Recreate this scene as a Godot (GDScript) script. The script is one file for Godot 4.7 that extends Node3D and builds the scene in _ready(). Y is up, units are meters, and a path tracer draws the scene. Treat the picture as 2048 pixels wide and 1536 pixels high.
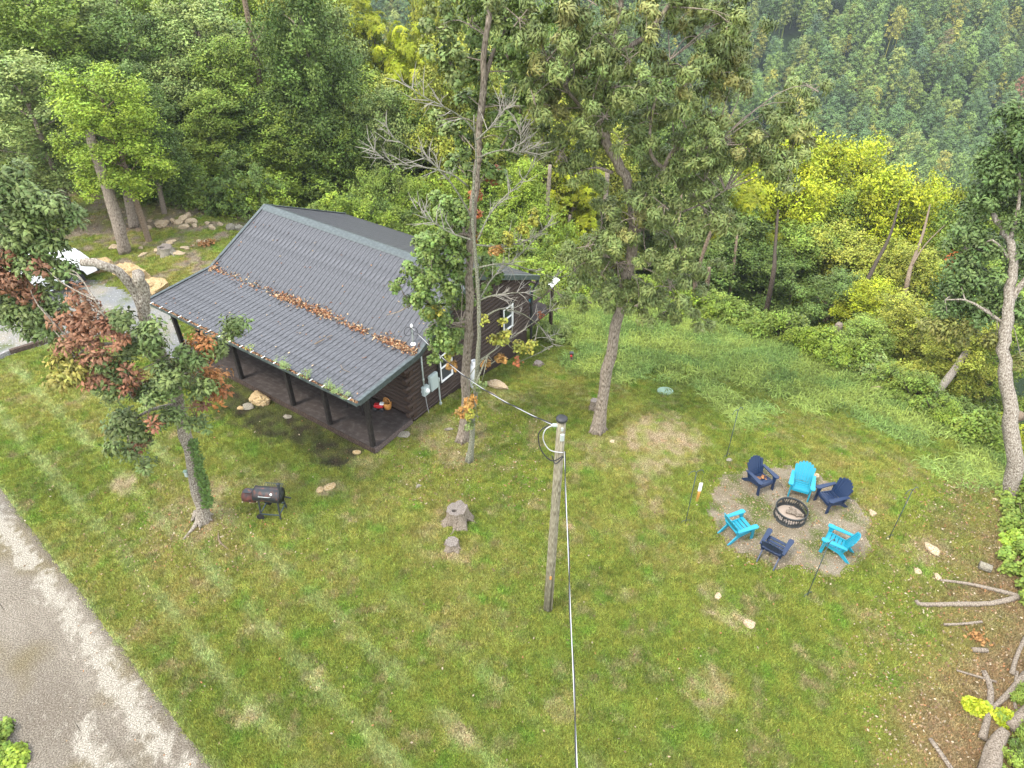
extends Node3D
# A log cabin with a dark metal roof on a mown lawn at the edge of wooded hills, seen from above on an overcast day.

const SUNA := 0.2286
var rng := RandomNumberGenerator.new()
var n1 := FastNoiseLite.new()
var n2 := FastNoiseLite.new()
var n3 := FastNoiseLite.new()
var M := {}
var names := {}
var grid := PackedFloat32Array()
var B1 := PackedVector2Array()
var B2 := PackedVector2Array()
var LIT := PackedVector2Array()
var patches := []
var SPR := {}

# ---------------------------------------------------------------- naming
func numbered(called: String) -> String:
	if not names.has(called):
		names[called] = 0
		return called
	names[called] += 1
	return "%s_%03d" % [called, names[called]]

func tag(o: Node, label: String, category := "", group := "", kind := "") -> void:
	if label: o.set_meta("label", label)
	if category: o.set_meta("category", category)
	if group: o.set_meta("group", group)
	if kind: o.set_meta("kind", kind)

func thing(called: String, label: String, category: String, at := Vector3.ZERO, turn := 0.0, group := "") -> Node3D:
	var o := Node3D.new()
	o.name = numbered(called)
	add_child(o)
	o.position = at
	o.rotation.y = turn
	tag(o, label, category, group)
	return o

func part(called: String, mesh: Mesh, mat: Material, parent: Node, at := Vector3.ZERO, basis := Basis.IDENTITY) -> MeshInstance3D:
	var o := MeshInstance3D.new()
	o.name = called
	o.mesh = mesh
	o.material_override = mat
	o.transform = Transform3D(basis, at)
	parent.add_child(o, true)
	return o

func top(called: String, mesh: Mesh, mat: Material, label: String, category := "", group := "", kind := "") -> MeshInstance3D:
	var o := MeshInstance3D.new()
	o.name = numbered(called)
	o.mesh = mesh
	o.material_override = mat
	add_child(o)
	tag(o, label, category, group, kind)
	return o

func copy(o: Node3D, called: String, label := "", group := "") -> Node3D:
	var c: Node3D = o.duplicate()
	c.name = numbered(called)
	add_child(c)
	if label: c.set_meta("label", label)
	if group: c.set_meta("group", group)
	return c

# ---------------------------------------------------------------- shapes
func new_st(smooth := false) -> SurfaceTool:
	var st := SurfaceTool.new()
	st.begin(Mesh.PRIMITIVE_TRIANGLES)
	st.set_smooth_group(0 if smooth else -1)
	st.set_color(Color(1, 1, 1))
	return st

func done(st: SurfaceTool) -> ArrayMesh:
	st.generate_normals()
	return st.commit()

func tri(st: SurfaceTool, a: Vector3, b: Vector3, c: Vector3) -> void:
	st.add_vertex(a); st.add_vertex(b); st.add_vertex(c)

func quad(st: SurfaceTool, a: Vector3, b: Vector3, c: Vector3, d: Vector3) -> void:
	tri(st, a, b, c); tri(st, a, c, d)

# a box with chamfered vertical-ish look: eight corners, optional basis
func box(st: SurfaceTool, c: Vector3, s: Vector3, b := Basis.IDENTITY, bev := 0.0) -> void:
	var h := s * 0.5
	if bev <= 0.0:
		var p := []
		for i in 8:
			p.append(c + b * Vector3(h.x * (1 if i & 1 else -1), h.y * (1 if i & 2 else -1), h.z * (1 if i & 4 else -1)))
		quad(st, p[0], p[2], p[3], p[1]); quad(st, p[5], p[7], p[6], p[4])
		quad(st, p[4], p[6], p[2], p[0]); quad(st, p[1], p[3], p[7], p[5])
		quad(st, p[2], p[6], p[7], p[3]); quad(st, p[4], p[0], p[1], p[5])
		return
	# bevelled: three point sets
	var f := func(x: float, y: float, z: float) -> Vector3: return c + b * Vector3(x, y, z)
	var i3 := h - Vector3.ONE * bev
	var sgn := [-1.0, 1.0]
	for s1 in sgn:
		var q := [f.call(-i3.x, s1 * h.y, -i3.z), f.call(i3.x, s1 * h.y, -i3.z), f.call(i3.x, s1 * h.y, i3.z), f.call(-i3.x, s1 * h.y, i3.z)]
		if s1 > 0: quad(st, q[0], q[1], q[2], q[3])
		else: quad(st, q[3], q[2], q[1], q[0])
		q = [f.call(s1 * h.x, -i3.y, -i3.z), f.call(s1 * h.x, i3.y, -i3.z), f.call(s1 * h.x, i3.y, i3.z), f.call(s1 * h.x, -i3.y, i3.z)]
		if s1 > 0: quad(st, q[0], q[1], q[2], q[3])
		else: quad(st, q[3], q[2], q[1], q[0])
		q = [f.call(-i3.x, -i3.y, s1 * h.z), f.call(i3.x, -i3.y, s1 * h.z), f.call(i3.x, i3.y, s1 * h.z), f.call(-i3.x, i3.y, s1 * h.z)]
		if s1 > 0: quad(st, q[3], q[2], q[1], q[0])
		else: quad(st, q[0], q[1], q[2], q[3])
	for s1 in sgn:
		for s2 in sgn:
			quad(st, f.call(-i3.x, s1 * h.y, s2 * i3.z), f.call(i3.x, s1 * h.y, s2 * i3.z), f.call(i3.x, s1 * i3.y, s2 * h.z), f.call(-i3.x, s1 * i3.y, s2 * h.z))
			quad(st, f.call(s1 * h.x, -i3.y, s2 * i3.z), f.call(s1 * h.x, i3.y, s2 * i3.z), f.call(s1 * i3.x, i3.y, s2 * h.z), f.call(s1 * i3.x, -i3.y, s2 * h.z))
			quad(st, f.call(s1 * h.x, s2 * i3.y, -i3.z), f.call(s1 * h.x, s2 * i3.y, i3.z), f.call(s1 * i3.x, s2 * h.y, i3.z), f.call(s1 * i3.x, s2 * h.y, -i3.z))
			for s3 in sgn:
				tri(st, f.call(s1 * h.x, s2 * i3.y, s3 * i3.z), f.call(s1 * i3.x, s2 * h.y, s3 * i3.z), f.call(s1 * i3.x, s2 * i3.y, s3 * h.z))

func box_mesh(s: Vector3, bev := 0.0) -> ArrayMesh:
	var st := new_st()
	box(st, Vector3.ZERO, s, Basis.IDENTITY, bev)
	return done(st)

func bar(st: SurfaceTool, a: Vector3, b: Vector3, w: float, h: float, up := Vector3.UP) -> void:
	var d := (b - a)
	var L := d.length()
	d /= L
	if absf(d.dot(up)) > 0.95: up = Vector3.RIGHT
	var side := d.cross(up).normalized()
	var u := side.cross(d).normalized()
	box(st, (a + b) * 0.5, Vector3(w, h, L), Basis(side, u, -d))

# tube along points; jit makes it knobbly
func tube(st: SurfaceTool, pts: Array, radii: Array, sides := 8, jit := 0.0, caps := true) -> void:
	var rings := []
	var ref := Vector3(0.31, 0.17, 0.93)
	for i in pts.size():
		var d: Vector3 = (pts[mini(i + 1, pts.size() - 1)] - pts[maxi(i - 1, 0)]).normalized()
		var u := (ref - d * ref.dot(d)).normalized()
		var v := d.cross(u)
		ref = u
		var ring := []
		for k in sides:
			var a := TAU * k / sides
			var r: float = radii[i]
			if jit > 0.0: r *= 1.0 + jit * n1.get_noise_3d(k * 37.0, pts[i].y * 40.0 + i * 3.0, pts[i].x * 30.0) * 1.6
			ring.append(pts[i] + (u * cos(a) + v * sin(a)) * r)
		rings.append(ring)
	for i in pts.size() - 1:
		for k in sides:
			var k2 := (k + 1) % sides
			quad(st, rings[i][k], rings[i][k2], rings[i + 1][k2], rings[i + 1][k])
	if caps:
		for e in [0, pts.size() - 1]:
			for k in range(1, sides - 1):
				if e == 0: tri(st, rings[e][0], rings[e][k + 1], rings[e][k])
				else: tri(st, rings[e][0], rings[e][k], rings[e][k + 1])

func tube_mesh(pts: Array, radii: Array, sides := 8, jit := 0.0, smooth := true) -> ArrayMesh:
	var st := new_st(smooth)
	tube(st, pts, radii, sides, jit)
	return done(st)

# smooth resampling of a polyline
func spline(pts: Array, n: int) -> Array:
	var out := []
	for i in pts.size() - 1:
		var p0: Vector3 = pts[maxi(i - 1, 0)]
		var p1: Vector3 = pts[i]
		var p2: Vector3 = pts[i + 1]
		var p3: Vector3 = pts[mini(i + 2, pts.size() - 1)]
		for k in n:
			out.append(p1.cubic_interpolate(p2, p0, p3, float(k) / n))
	out.append(pts[-1])
	return out

func lerp_radii(r: Array, count: int) -> Array:
	var out := []
	for i in count:
		var f := float(i) / (count - 1) * (r.size() - 1)
		var k := mini(int(f), r.size() - 2)
		out.append(lerpf(r[k], r[k + 1], f - k))
	return out

func lathe(st: SurfaceTool, prof: Array, sides := 16, at := Transform3D.IDENTITY) -> void:
	for i in prof.size() - 1:
		for k in sides:
			var a := TAU * k / sides
			var b := TAU * (k + 1) / sides
			var p := [Vector3(prof[i].x * cos(a), prof[i].y, prof[i].x * sin(a)), Vector3(prof[i].x * cos(b), prof[i].y, prof[i].x * sin(b)), Vector3(prof[i + 1].x * cos(b), prof[i + 1].y, prof[i + 1].x * sin(b)), Vector3(prof[i + 1].x * cos(a), prof[i + 1].y, prof[i + 1].x * sin(a))]
			if prof[i].x > 0.0001: tri(st, at * p[0], at * p[1], at * p[2])
			if prof[i + 1].x > 0.0001: tri(st, at * p[0], at * p[2], at * p[3])

# polygon in XY pushed from z0 to z1
func prism(st: SurfaceTool, poly: PackedVector2Array, z0: float, z1: float, t := Transform3D.IDENTITY) -> void:
	var idx := Geometry2D.triangulate_polygon(poly)
	for z in [z0, z1]:
		for i in range(0, idx.size(), 3):
			var a := poly[idx[i]]
			var b := poly[idx[i + 1]]
			var c := poly[idx[i + 2]]
			var p := [t * Vector3(a.x, a.y, z), t * Vector3(b.x, b.y, z), t * Vector3(c.x, c.y, z)]
			if z == z1: tri(st, p[0], p[2], p[1])
			else: tri(st, p[0], p[1], p[2])
	for i in poly.size():
		var a := poly[i]
		var b := poly[(i + 1) % poly.size()]
		quad(st, t * Vector3(a.x, a.y, z0), t * Vector3(b.x, b.y, z0), t * Vector3(b.x, b.y, z1), t * Vector3(a.x, a.y, z1))

func rock_mesh(size: Vector3, seed_: int, rough := 0.25) -> ArrayMesh:
	var sm := SphereMesh.new()
	var fine := size.x > 0.85
	sm.radius = 1.0; sm.height = 2.0; sm.radial_segments = 26 if fine else 14; sm.rings = 14 if fine else 8
	var arr := sm.get_mesh_arrays()
	var v: PackedVector3Array = arr[Mesh.ARRAY_VERTEX]
	var idx: PackedInt32Array = arr[Mesh.ARRAY_INDEX]
	var planes := []
	var r := RandomNumberGenerator.new()
	r.seed = seed_
	for i in 9:
		planes.append([Vector3(r.randf_range(-1, 1), r.randf_range(-0.6, 1), r.randf_range(-1, 1)).normalized(), r.randf_range(0.55, 0.85)])
	for i in v.size():
		var p := v[i]
		for q in planes:
			var over: float = p.dot(q[0]) - q[1]
			if over > 0: p -= q[0] * over
		p *= 1.0 + rough * n1.get_noise_3d(p.x * 60 + seed_ * 17, p.y * 60, p.z * 60) + (0.28 * n1.get_noise_3d(p.x * 150 + seed_ * 5, p.y * 220, p.z * 150) if fine else 0.0)
		v[i] = p * size * 0.5
	var st := new_st()
	for i in range(0, idx.size(), 3):
		tri(st, v[idx[i]], v[idx[i + 1]], v[idx[i + 2]])
	return done(st)

# ---------------------------------------------------------------- materials
func lin(r: float, g: float, b: float) -> Color:
	return Color(r, g, b).linear_to_srgb()

func noise_tex(kind: int, freq: float, lo: Color, hi: Color, size := 512, seed_ := 1, oct := 4, mid := 0.5, mids := Color(0, 0, 0, 0), norm := 0.0) -> NoiseTexture2D:
	var f := FastNoiseLite.new()
	f.noise_type = kind
	f.frequency = freq
	f.seed = seed_
	f.fractal_octaves = oct
	if kind == FastNoiseLite.TYPE_CELLULAR: f.fractal_type = FastNoiseLite.FRACTAL_NONE
	var t := NoiseTexture2D.new()
	t.width = size; t.height = size
	t.seamless = true
	t.noise = f
	if norm > 0.0:
		t.as_normal_map = true
		t.bump_strength = norm
	else:
		var g := Gradient.new()
		g.set_color(0, lo); g.set_color(1, hi)
		g.set_offset(0, 0.2); g.set_offset(1, 0.8)
		if mids.a > 0.0: g.add_point(mid, mids)
		t.color_ramp = g
	return t

func mat(name_: String, c: Color, rough := 0.8, spec := 0.4, metal := 0.0) -> StandardMaterial3D:
	var m := StandardMaterial3D.new()
	m.resource_name = name_
	m.albedo_color = c.linear_to_srgb()
	m.roughness = rough
	m.metallic = metal
	m.metallic_specular = spec
	M[name_] = m
	return m

func tri_tex(m: StandardMaterial3D, t: Texture2D, sc: Vector3, world := false, nt: Texture2D = null, ns := 1.0) -> StandardMaterial3D:
	m.albedo_texture = t
	m.uv1_triplanar = true
	m.uv1_world_triplanar = world
	m.uv1_scale = sc
	if nt:
		m.normal_enabled = true
		m.normal_texture = nt
		m.normal_scale = ns
	return m

func make_materials() -> void:
	var S := FastNoiseLite.TYPE_SIMPLEX_SMOOTH
	var P := FastNoiseLite.TYPE_PERLIN
	var C := FastNoiseLite.TYPE_CELLULAR
	var fine := noise_tex(P, 0.09, Color(0.5, 0.5, 0.46), Color(1, 1, 1), 512, 3, 5)
	var fine_n := noise_tex(P, 0.09, Color.BLACK, Color.WHITE, 512, 3, 5, 0.5, Color(0, 0, 0, 0), 6.0)
	var soft := noise_tex(S, 0.02, Color(0.72, 0.72, 0.72), Color(1, 1, 1), 512, 5, 5)
	var grit := noise_tex(C, 0.12, Color(0.45, 0.45, 0.45), Color(1, 1, 1), 512, 6, 1)
	var grit_n := noise_tex(C, 0.12, Color.BLACK, Color.WHITE, 512, 6, 1, 0.5, Color(0, 0, 0, 0), 8.0)
	var barkt := noise_tex(P, 0.035, Color(0.42, 0.40, 0.38), Color(1, 1, 0.98), 512, 7, 5, 0.45, Color(0.78, 0.76, 0.73))
	var barkn := noise_tex(P, 0.035, Color.BLACK, Color.WHITE, 512, 7, 5, 0.5, Color(0, 0, 0, 0), 10.0)
	var lich := noise_tex(S, 0.03, Color(0.46, 0.42, 0.39), Color(1, 1, 0.98), 512, 17, 5, 0.5, Color(0.76, 0.74, 0.70))
	var rust := noise_tex(S, 0.02, Color(0.13, 0.14, 0.15), Color(0.46, 0.25, 0.18), 256, 8, 4, 0.58, Color(0.17, 0.18, 0.19))
	var woodt := noise_tex(P, 0.03, Color(0.55, 0.52, 0.5), Color(1, 1, 1), 512, 9, 5)
	# ground
	var g := mat("ground", Color(1, 1, 1), 0.95, 0.15)
	g.vertex_color_use_as_albedo = true
	tri_tex(g, fine, Vector3.ONE * 0.55, true, fine_n, 0.6)
	var rd := mat("road", Color(1, 1, 1), 0.95, 0.2)
	rd.vertex_color_use_as_albedo = true
	tri_tex(rd, noise_tex(P, 0.10, Color(0.58, 0.57, 0.55), Color(1, 1, 1), 512, 33, 5), Vector3.ONE * 0.6, true, fine_n, 0.3)
	var gv := mat("gravel", Color(1, 1, 1), 0.95, 0.2)
	gv.vertex_color_use_as_albedo = true
	tri_tex(gv, noise_tex(P, 0.16, Color(0.55, 0.54, 0.52), Color(1, 1, 1), 512, 34, 3), Vector3.ONE * 0.6, true, grit_n, 0.5)
	# plants: instance colours carry the tints
	for k in [["leaf", 0.5, 0.38], ["grass", 0.8, 0.2]]:
		var l := mat(k[0], Color(1, 1, 1), k[1], k[2])
		l.vertex_color_use_as_albedo = true
		l.backlight = Color(0.42, 0.5, 0.2)
	var kinds := {"mid": Color(0.155, 0.220, 0.032), "dark": Color(0.092, 0.142, 0.028), "light": Color(0.20, 0.28, 0.028), "yellow": Color(0.29, 0.335, 0.018), "olive": Color(0.235, 0.26, 0.034), "grey": Color(0.180, 0.235, 0.064)}
	for k in kinds:
		var l := mat("leaf_" + k, kinds[k], 0.55, 0.35)
		l.vertex_color_use_as_albedo = true
		l.backlight = Color(0.42, 0.5, 0.2)
	mat("dry", Color(1, 1, 1), 0.8, 0.2).vertex_color_use_as_albedo = true
	# bark
	tri_tex(mat("bark_grey", Color(0.36, 0.31, 0.265), 0.95, 0.2), barkt, Vector3(2.2, 0.45, 2.2), false, barkn, 1.2)
	tri_tex(mat("bark_pale", Color(0.44, 0.405, 0.37), 0.95, 0.2), lich, Vector3(1.5, 0.7, 1.5), false, barkn, 1.0)
	tri_tex(mat("bark_brown", Color(0.30, 0.235, 0.18), 0.95, 0.2), barkt, Vector3(2.0, 0.5, 2.0), false, barkn, 1.2)
	tri_tex(mat("bark_dark", Color(0.10, 0.082, 0.068), 0.95, 0.2), barkt, Vector3(2.0, 0.5, 2.0), false, barkn, 1.0)
	tri_tex(mat("bark_lichen", Color(0.33, 0.345, 0.28), 0.95, 0.2), lich, Vector3(2.4, 1.2, 2.4), false, barkn, 1.0)
	tri_tex(mat("deadwood", Color(0.31, 0.265, 0.225), 0.95, 0.2), barkt, Vector3(1.6, 1.6, 1.6), false, barkn, 1.0)
	mat("twig", Color(0.30, 0.275, 0.24), 0.9, 0.2)
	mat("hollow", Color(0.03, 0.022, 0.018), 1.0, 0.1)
	tri_tex(mat("cut_wood", Color(0.30, 0.27, 0.245), 0.95, 0.2), woodt, Vector3.ONE * 3.0)
	# cabin
	var mt := tri_tex(mat("roof_metal", Color(0.098, 0.099, 0.109), 0.42, 0.5), soft, Vector3.ONE * 0.5)
	mt.metallic = 0.25
	tri_tex(mat("roof_trim", Color(0.075, 0.095, 0.098), 0.42, 0.5), soft, Vector3.ONE * 0.7)
	mat("roof_deck", Color(0.05, 0.035, 0.028), 0.9, 0.2)
	tri_tex(mat("log", Color(0.060, 0.040, 0.031), 0.7, 0.35), soft, Vector3(0.12, 1.2, 1.2))
	tri_tex(mat("log_end", Color(0.085, 0.056, 0.042), 0.85, 0.3), woodt, Vector3.ONE * 4.0)
	mat("chink", Color(0.03, 0.021, 0.016), 0.9, 0.2)
	tri_tex(mat("skirt", Color(0.06, 0.042, 0.035), 0.85, 0.3), woodt, Vector3(0.5, 2, 2))
	tri_tex(mat("ledge", Color(0.17, 0.135, 0.125), 0.8, 0.3), woodt, Vector3(1, 2, 2))
	tri_tex(mat("deck_board", Color(0.072, 0.061, 0.057), 0.8, 0.3), noise_tex(S, 0.012, Color(0.80, 0.78, 0.77), Color(1, 1, 1), 512, 27, 4, 0.62, Color(0.88, 0.87, 0.86)), Vector3(0.45, 0.6, 0.6), true)
	tri_tex(mat("post", Color(0.032, 0.027, 0.025), 0.75, 0.35), woodt, Vector3(2, 0.5, 2))
	tri_tex(mat("post_brown", Color(0.085, 0.062, 0.05), 0.85, 0.3), woodt, Vector3(2, 0.5, 2))
	mat("white_vinyl", Color(0.78, 0.78, 0.77), 0.45, 0.5)
	var gl := mat("glass", Color(0.02, 0.026, 0.028), 0.06, 0.6)
	gl.metallic = 0.0
	mat("screen", Color(0.035, 0.038, 0.042), 0.6, 0.4)
	mat("grey_box", Color(0.36, 0.42, 0.41), 0.55, 0.4)
	mat("galv", Color(0.42, 0.47, 0.45), 0.5, 0.5, 0.3)
	mat("black_plastic", Color(0.02, 0.02, 0.022), 0.5, 0.5)
	mat("cable_black", Color(0.025, 0.025, 0.028), 0.55, 0.4)
	mat("cable_white", Color(0.40, 0.40, 0.41), 0.5, 0.4)
	mat("white_paint", Color(0.80, 0.81, 0.82), 0.35, 0.5)
	mat("red_paint", Color(0.42, 0.015, 0.018), 0.4, 0.5)
	mat("orange_paint", Color(0.52, 0.24, 0.06), 0.6, 0.4)
	mat("blue_enamel", Color(0.012, 0.13, 0.33), 0.25, 0.6)
	mat("teal_cloth", Color(0.015, 0.10, 0.12), 0.8, 0.3)
	mat("lid_green", Color(0.19, 0.27, 0.20), 0.8, 0.3)
	mat("iron", Color(0.035, 0.04, 0.042), 0.6, 0.5, 0.3)
	mat("hook", Color(0.06, 0.085, 0.085), 0.5, 0.5, 0.4)
	tri_tex(mat("pole", Color(0.36, 0.335, 0.245), 0.9, 0.25), woodt, Vector3(5, 0.35, 5), false, barkn, 0.4)
	tri_tex(mat("timber", Color(0.13, 0.095, 0.075), 0.9, 0.3), woodt, Vector3(1, 2, 2))
	tri_tex(mat("timber_grey", Color(0.38, 0.38, 0.38), 0.9, 0.3), woodt, Vector3(1, 2, 2))
	mat("navy", Color(0.007, 0.021, 0.062), 0.42, 0.5)
	mat("turquoise", Color(0.010, 0.235, 0.335), 0.42, 0.5)
	tri_tex(mat("smoker", Color(0.9, 0.95, 1.0), 0.5, 0.5), rust, Vector3.ONE * 0.9)
	tri_tex(mat("firebox", Color(0.95, 0.9, 0.9), 0.6, 0.4), noise_tex(S, 0.02, Color(0.18, 0.17, 0.18), Color(0.42, 0.24, 0.20), 256, 18, 4, 0.5, Color(0.36, 0.23, 0.2)), Vector3.ONE * 1.2)
	var rockt := noise_tex(S, 0.03, Color(0.62, 0.48, 0.32), Color(1, 1, 1), 512, 12, 5, 0.42, Color(0.9, 0.82, 0.68))
	tri_tex(mat("rock_tan", Color(0.47, 0.40, 0.28), 0.95, 0.2), rockt, Vector3.ONE * 1.4, false, grit_n, 0.5)
	tri_tex(mat("rock_white", Color(0.47, 0.43, 0.37), 0.95, 0.2), rockt, Vector3.ONE * 1.7, false, grit_n, 0.5)
	tri_tex(mat("rock_grey", Color(0.40, 0.38, 0.33), 0.95, 0.2), lich, Vector3.ONE * 2.2, false, grit_n, 0.5)
	var car := mat("car_white", Color(0.78, 0.79, 0.80), 0.25, 0.5)
	car.clearcoat_enabled = true
	car.clearcoat = 0.6
	mat("tyre", Color(0.02, 0.02, 0.021), 0.85, 0.3)
	mat("alloy", Color(0.62, 0.63, 0.65), 0.3, 0.5, 0.8)
	mat("car_trim", Color(0.03, 0.03, 0.033), 0.6, 0.4)
	mat("car_glass", Color(0.02, 0.025, 0.03), 0.05, 0.6)
	mat("ember_ash", Color(0.33, 0.27, 0.22), 1.0, 0.1)

# ---------------------------------------------------------------- land
func sdist(b: PackedVector2Array, x: float, z: float) -> float:
	var best := 1e18
	var s := 1.0
	for i in b.size() - 1:
		var a := b[i]
		var dx := b[i + 1].x - a.x
		var dz := b[i + 1].y - a.y
		var px := x - a.x
		var pz := z - a.y
		var t := clampf((px * dx + pz * dz) / (dx * dx + dz * dz), 0.0, 1.0)
		var ex := px - dx * t
		var ez := pz - dz * t
		var d := ex * ex + ez * ez
		if d < best:
			best = d
			s = 1.0 if dx * pz - dz * px < 0.0 else -1.0
	return sqrt(best) * s

func land_exact(x: float, z: float) -> float:
	var t := sdist(B1, x, z)
	var y := 0.0
	if t > 0.0:
		y = -0.18 * (t * t / 4.0 if t < 2.0 else minf(t, 12.0) - 1.0)
	t = sdist(B2, x, z)
	var k := lerpf(0.75, 0.38, smoothstep(-4.0, -16.0, x))
	if t > 0.0:
		y -= k * (t * t / 6.0 if t < 3.0 else t - 1.5)
	y = maxf(y, -62.0)
	if z < -100.0:
		var hill := -78.0 + 0.42 * (-z - 165.0) + 5.0 * n2.get_noise_2d(x * 0.3, z * 0.3)
		var h := maxf(0.0, 1.0 - absf(y - hill) / 8.0)
		y = maxf(y, hill) + h * h * 2.0
	return y

const GX0 := -62.0
const GZ0 := -70.0
const GN := 210
const GM := 190
func fill_grid() -> void:
	grid.resize(GN * GM)
	for j in GM:
		for i in GN:
			grid[j * GN + i] = land_exact(GX0 + i * 0.5, GZ0 + j * 0.5)

func land(x: float, z: float) -> float:
	var fx := (x - GX0) * 2.0
	var fz := (z - GZ0) * 2.0
	if fx < 0 or fz < 0 or fx >= GN - 1 or fz >= GM - 1:
		return land_exact(x, z)
	var i := int(fx)
	var j := int(fz)
	var u := fx - i
	var v := fz - j
	var o := j * GN + i
	return lerpf(lerpf(grid[o], grid[o + 1], u), lerpf(grid[o + GN], grid[o + GN + 1], u), v)

func on(p: Vector3, lift := 0.0) -> Vector3:
	return Vector3(p.x, land(p.x, p.z) + lift, p.z)

# the house frame: x along the eave (right end 0), z minus the depth behind the front eave
const HO := Vector3(-4.697, 0, -16.932)
const HY := -0.598
func house_local(x: float, z: float) -> Vector2:
	var dx := x - HO.x
	var dz := z - HO.z
	return Vector2(dx * 0.8265 + dz * 0.5630, dx * 0.5630 - dz * 0.8265)   # along, depth

# road frame
const RP := Vector2(-6.58, -7.24)
const RD := Vector2(0.7478, 0.6640)
func road_t(x: float, z: float) -> float:      # distance beyond the lawn edge of the road, positive on the road
	return -((x - RP.x) * RD.y - (z - RP.y) * RD.x) * 1.0

func pad_r(x: float, z: float) -> float:        # the fire pit pad: below 1 inside
	var dx := (x - 8.45) / 2.55
	var dz := (z + 14.62) / 2.25
	return sqrt(dx * dx + dz * dz) + 0.22 * n1.get_noise_2d(x * 14.0, z * 14.0) + 0.1 * n1.get_noise_2d(x * 60.0, z * 60.0)

func gravel_in(x: float, z: float) -> bool:
	return Geometry2D.is_point_in_polygon(Vector2(x + 0.25 * n1.get_noise_2d(x * 30, z * 30), z + 0.25 * n1.get_noise_2d(z * 30, x * 30)), DRIVE)
var DRIVE := PackedVector2Array()

func mix3(a: Color, b: Color, t: float) -> Color:
	return a.lerp(b, clampf(t, 0.0, 1.0))

func bare_at(x: float, z: float) -> float:
	var b := 0.0
	for p in patches:
		var dx: float = x - p[0]
		var dz: float = z - p[1]
		var r: float = p[2]
		var d := dx * dx + dz * dz
		if d < r * r * 2.2:
			b = maxf(b, p[3] * (1.0 - smoothstep(0.35, 1.35, sqrt(d) / r + 1.1 * n1.get_noise_2d(x * 34.0, z * 34.0) + 0.8 * n1.get_noise_2d(x * 110.0, z * 110.0))))
	return b

func lawn_color(x: float, z: float) -> Color:
	var big := n2.get_noise_2d(x * 4.0, z * 4.0)
	var med := n2.get_noise_2d(x * 16.0 + 300, z * 16.0)
	var sm := n1.get_noise_2d(x * 70.0, z * 70.0)
	var tiny := n1.get_noise_2d(x * 190.0 + 50.0, z * 190.0)
	var c := Color(0.240, 0.282, 0.056)
	c = mix3(c, Color(0.125, 0.208, 0.032), 0.38 + med * 1.0 + sm * 1.3)
	c = mix3(c, Color(0.33, 0.305, 0.095), 0.20 + big * 0.9 + med * 0.6 + tiny * 0.5)
	c = mix3(c, Color(0.39, 0.305, 0.18), maxf(0.0, sm * 1.3 + tiny * 0.7 + med * 0.8 - 0.22))
	c = mix3(c, Color(0.15, 0.275, 0.04), maxf(0.0, n2.get_noise_2d(x * 30.0 - 80.0, z * 30.0) * 1.8 - 0.35))
	# mowing lanes run beside the road
	var t := road_t(x, z)
	if t < 0.3 and t > -14.0:
		var lane := absf(fposmod(-t + 0.1, 1.42) - 0.71)
		c = mix3(c, Color(0.35, 0.41, 0.16), 0.8 * smoothstep(0.44, 0.62, lane + 0.10 * sm) * smoothstep(-8.5, -2.0, t) * (0.7 + 1.2 * med))
	var bb := bare_at(x, z)
	c = mix3(c, Color(0.41, 0.315, 0.205), bb * clampf(0.75 + 1.6 * sm + 0.9 * tiny, 0.0, 1.0))
	# leaf litter at the right margin
	var l := smoothstep(-2.4, 1.0, sdist(LIT, x, z) + 1.2 * med) if x > 6.0 and z > -20.0 else 0.0
	c = mix3(c, Color(0.27, 0.185, 0.115), l * 0.85)
	# the slope beyond: longer and cooler grass
	if x > -6.0:
		var b := sdist(B1, x, z)
		c = mix3(c, Color(0.155, 0.215, 0.045), smoothstep(1.5, 6.5, b + med * 3.0 + sm * 2.0) * 0.8)
	# soil and worn ground at the back left
	if x < -12.0 and z < -27.0:
		c = mix3(c, Color(0.33, 0.27, 0.20), smoothstep(0.12, 0.5, med + 0.4 * sm + 0.3 * smoothstep(-31.0, -36.0, z)))
	# woods
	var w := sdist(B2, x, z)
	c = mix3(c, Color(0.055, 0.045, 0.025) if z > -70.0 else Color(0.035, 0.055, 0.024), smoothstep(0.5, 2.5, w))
	# dark mulch before the porch
	var h := house_local(x, z)
	if h.x > -11.5 and h.x < 0.8 and h.y > -1.6 and h.y < 10.5:
		var mul := smoothstep(-1.35, -0.75, h.y + 0.6 * med + 0.4 * sm - 0.35 * absf(h.x + 5.5) / 5.5) if h.y < 0.6 else 0.0
		if h.x > -0.6: mul = 0.0
		c = mix3(c, Color(0.055, 0.046, 0.034), mul * (0.75 + sm * 0.6))
	# long wear stays out of the road verge
	return c

func strew(a: float, s: float) -> float:
	return a + rng.randf_range(-s, s)

# ---------------------------------------------------------------- ground sheets
func sheet(xs: PackedFloat32Array, zs: PackedFloat32Array, h: Callable, col: Callable) -> ArrayMesh:
	var v := PackedVector3Array()
	var nn := PackedVector3Array()
	var c := PackedColorArray()
	var idx := PackedInt32Array()
	var nx := xs.size()
	for z in zs:
		for x in xs:
			var y: float = h.call(x, z)
			v.append(Vector3(x, y, z))
			nn.append(Vector3(y - h.call(x + 0.4, z), 0.4, y - h.call(x, z + 0.4)).normalized())
			c.append(col.call(x, z))
	for j in zs.size() - 1:
		for i in nx - 1:
			var o := j * nx + i
			idx.append_array(PackedInt32Array([o, o + 1, o + nx + 1, o, o + nx + 1, o + nx]))
	return arr_mesh(v, nn, c, idx)

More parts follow.
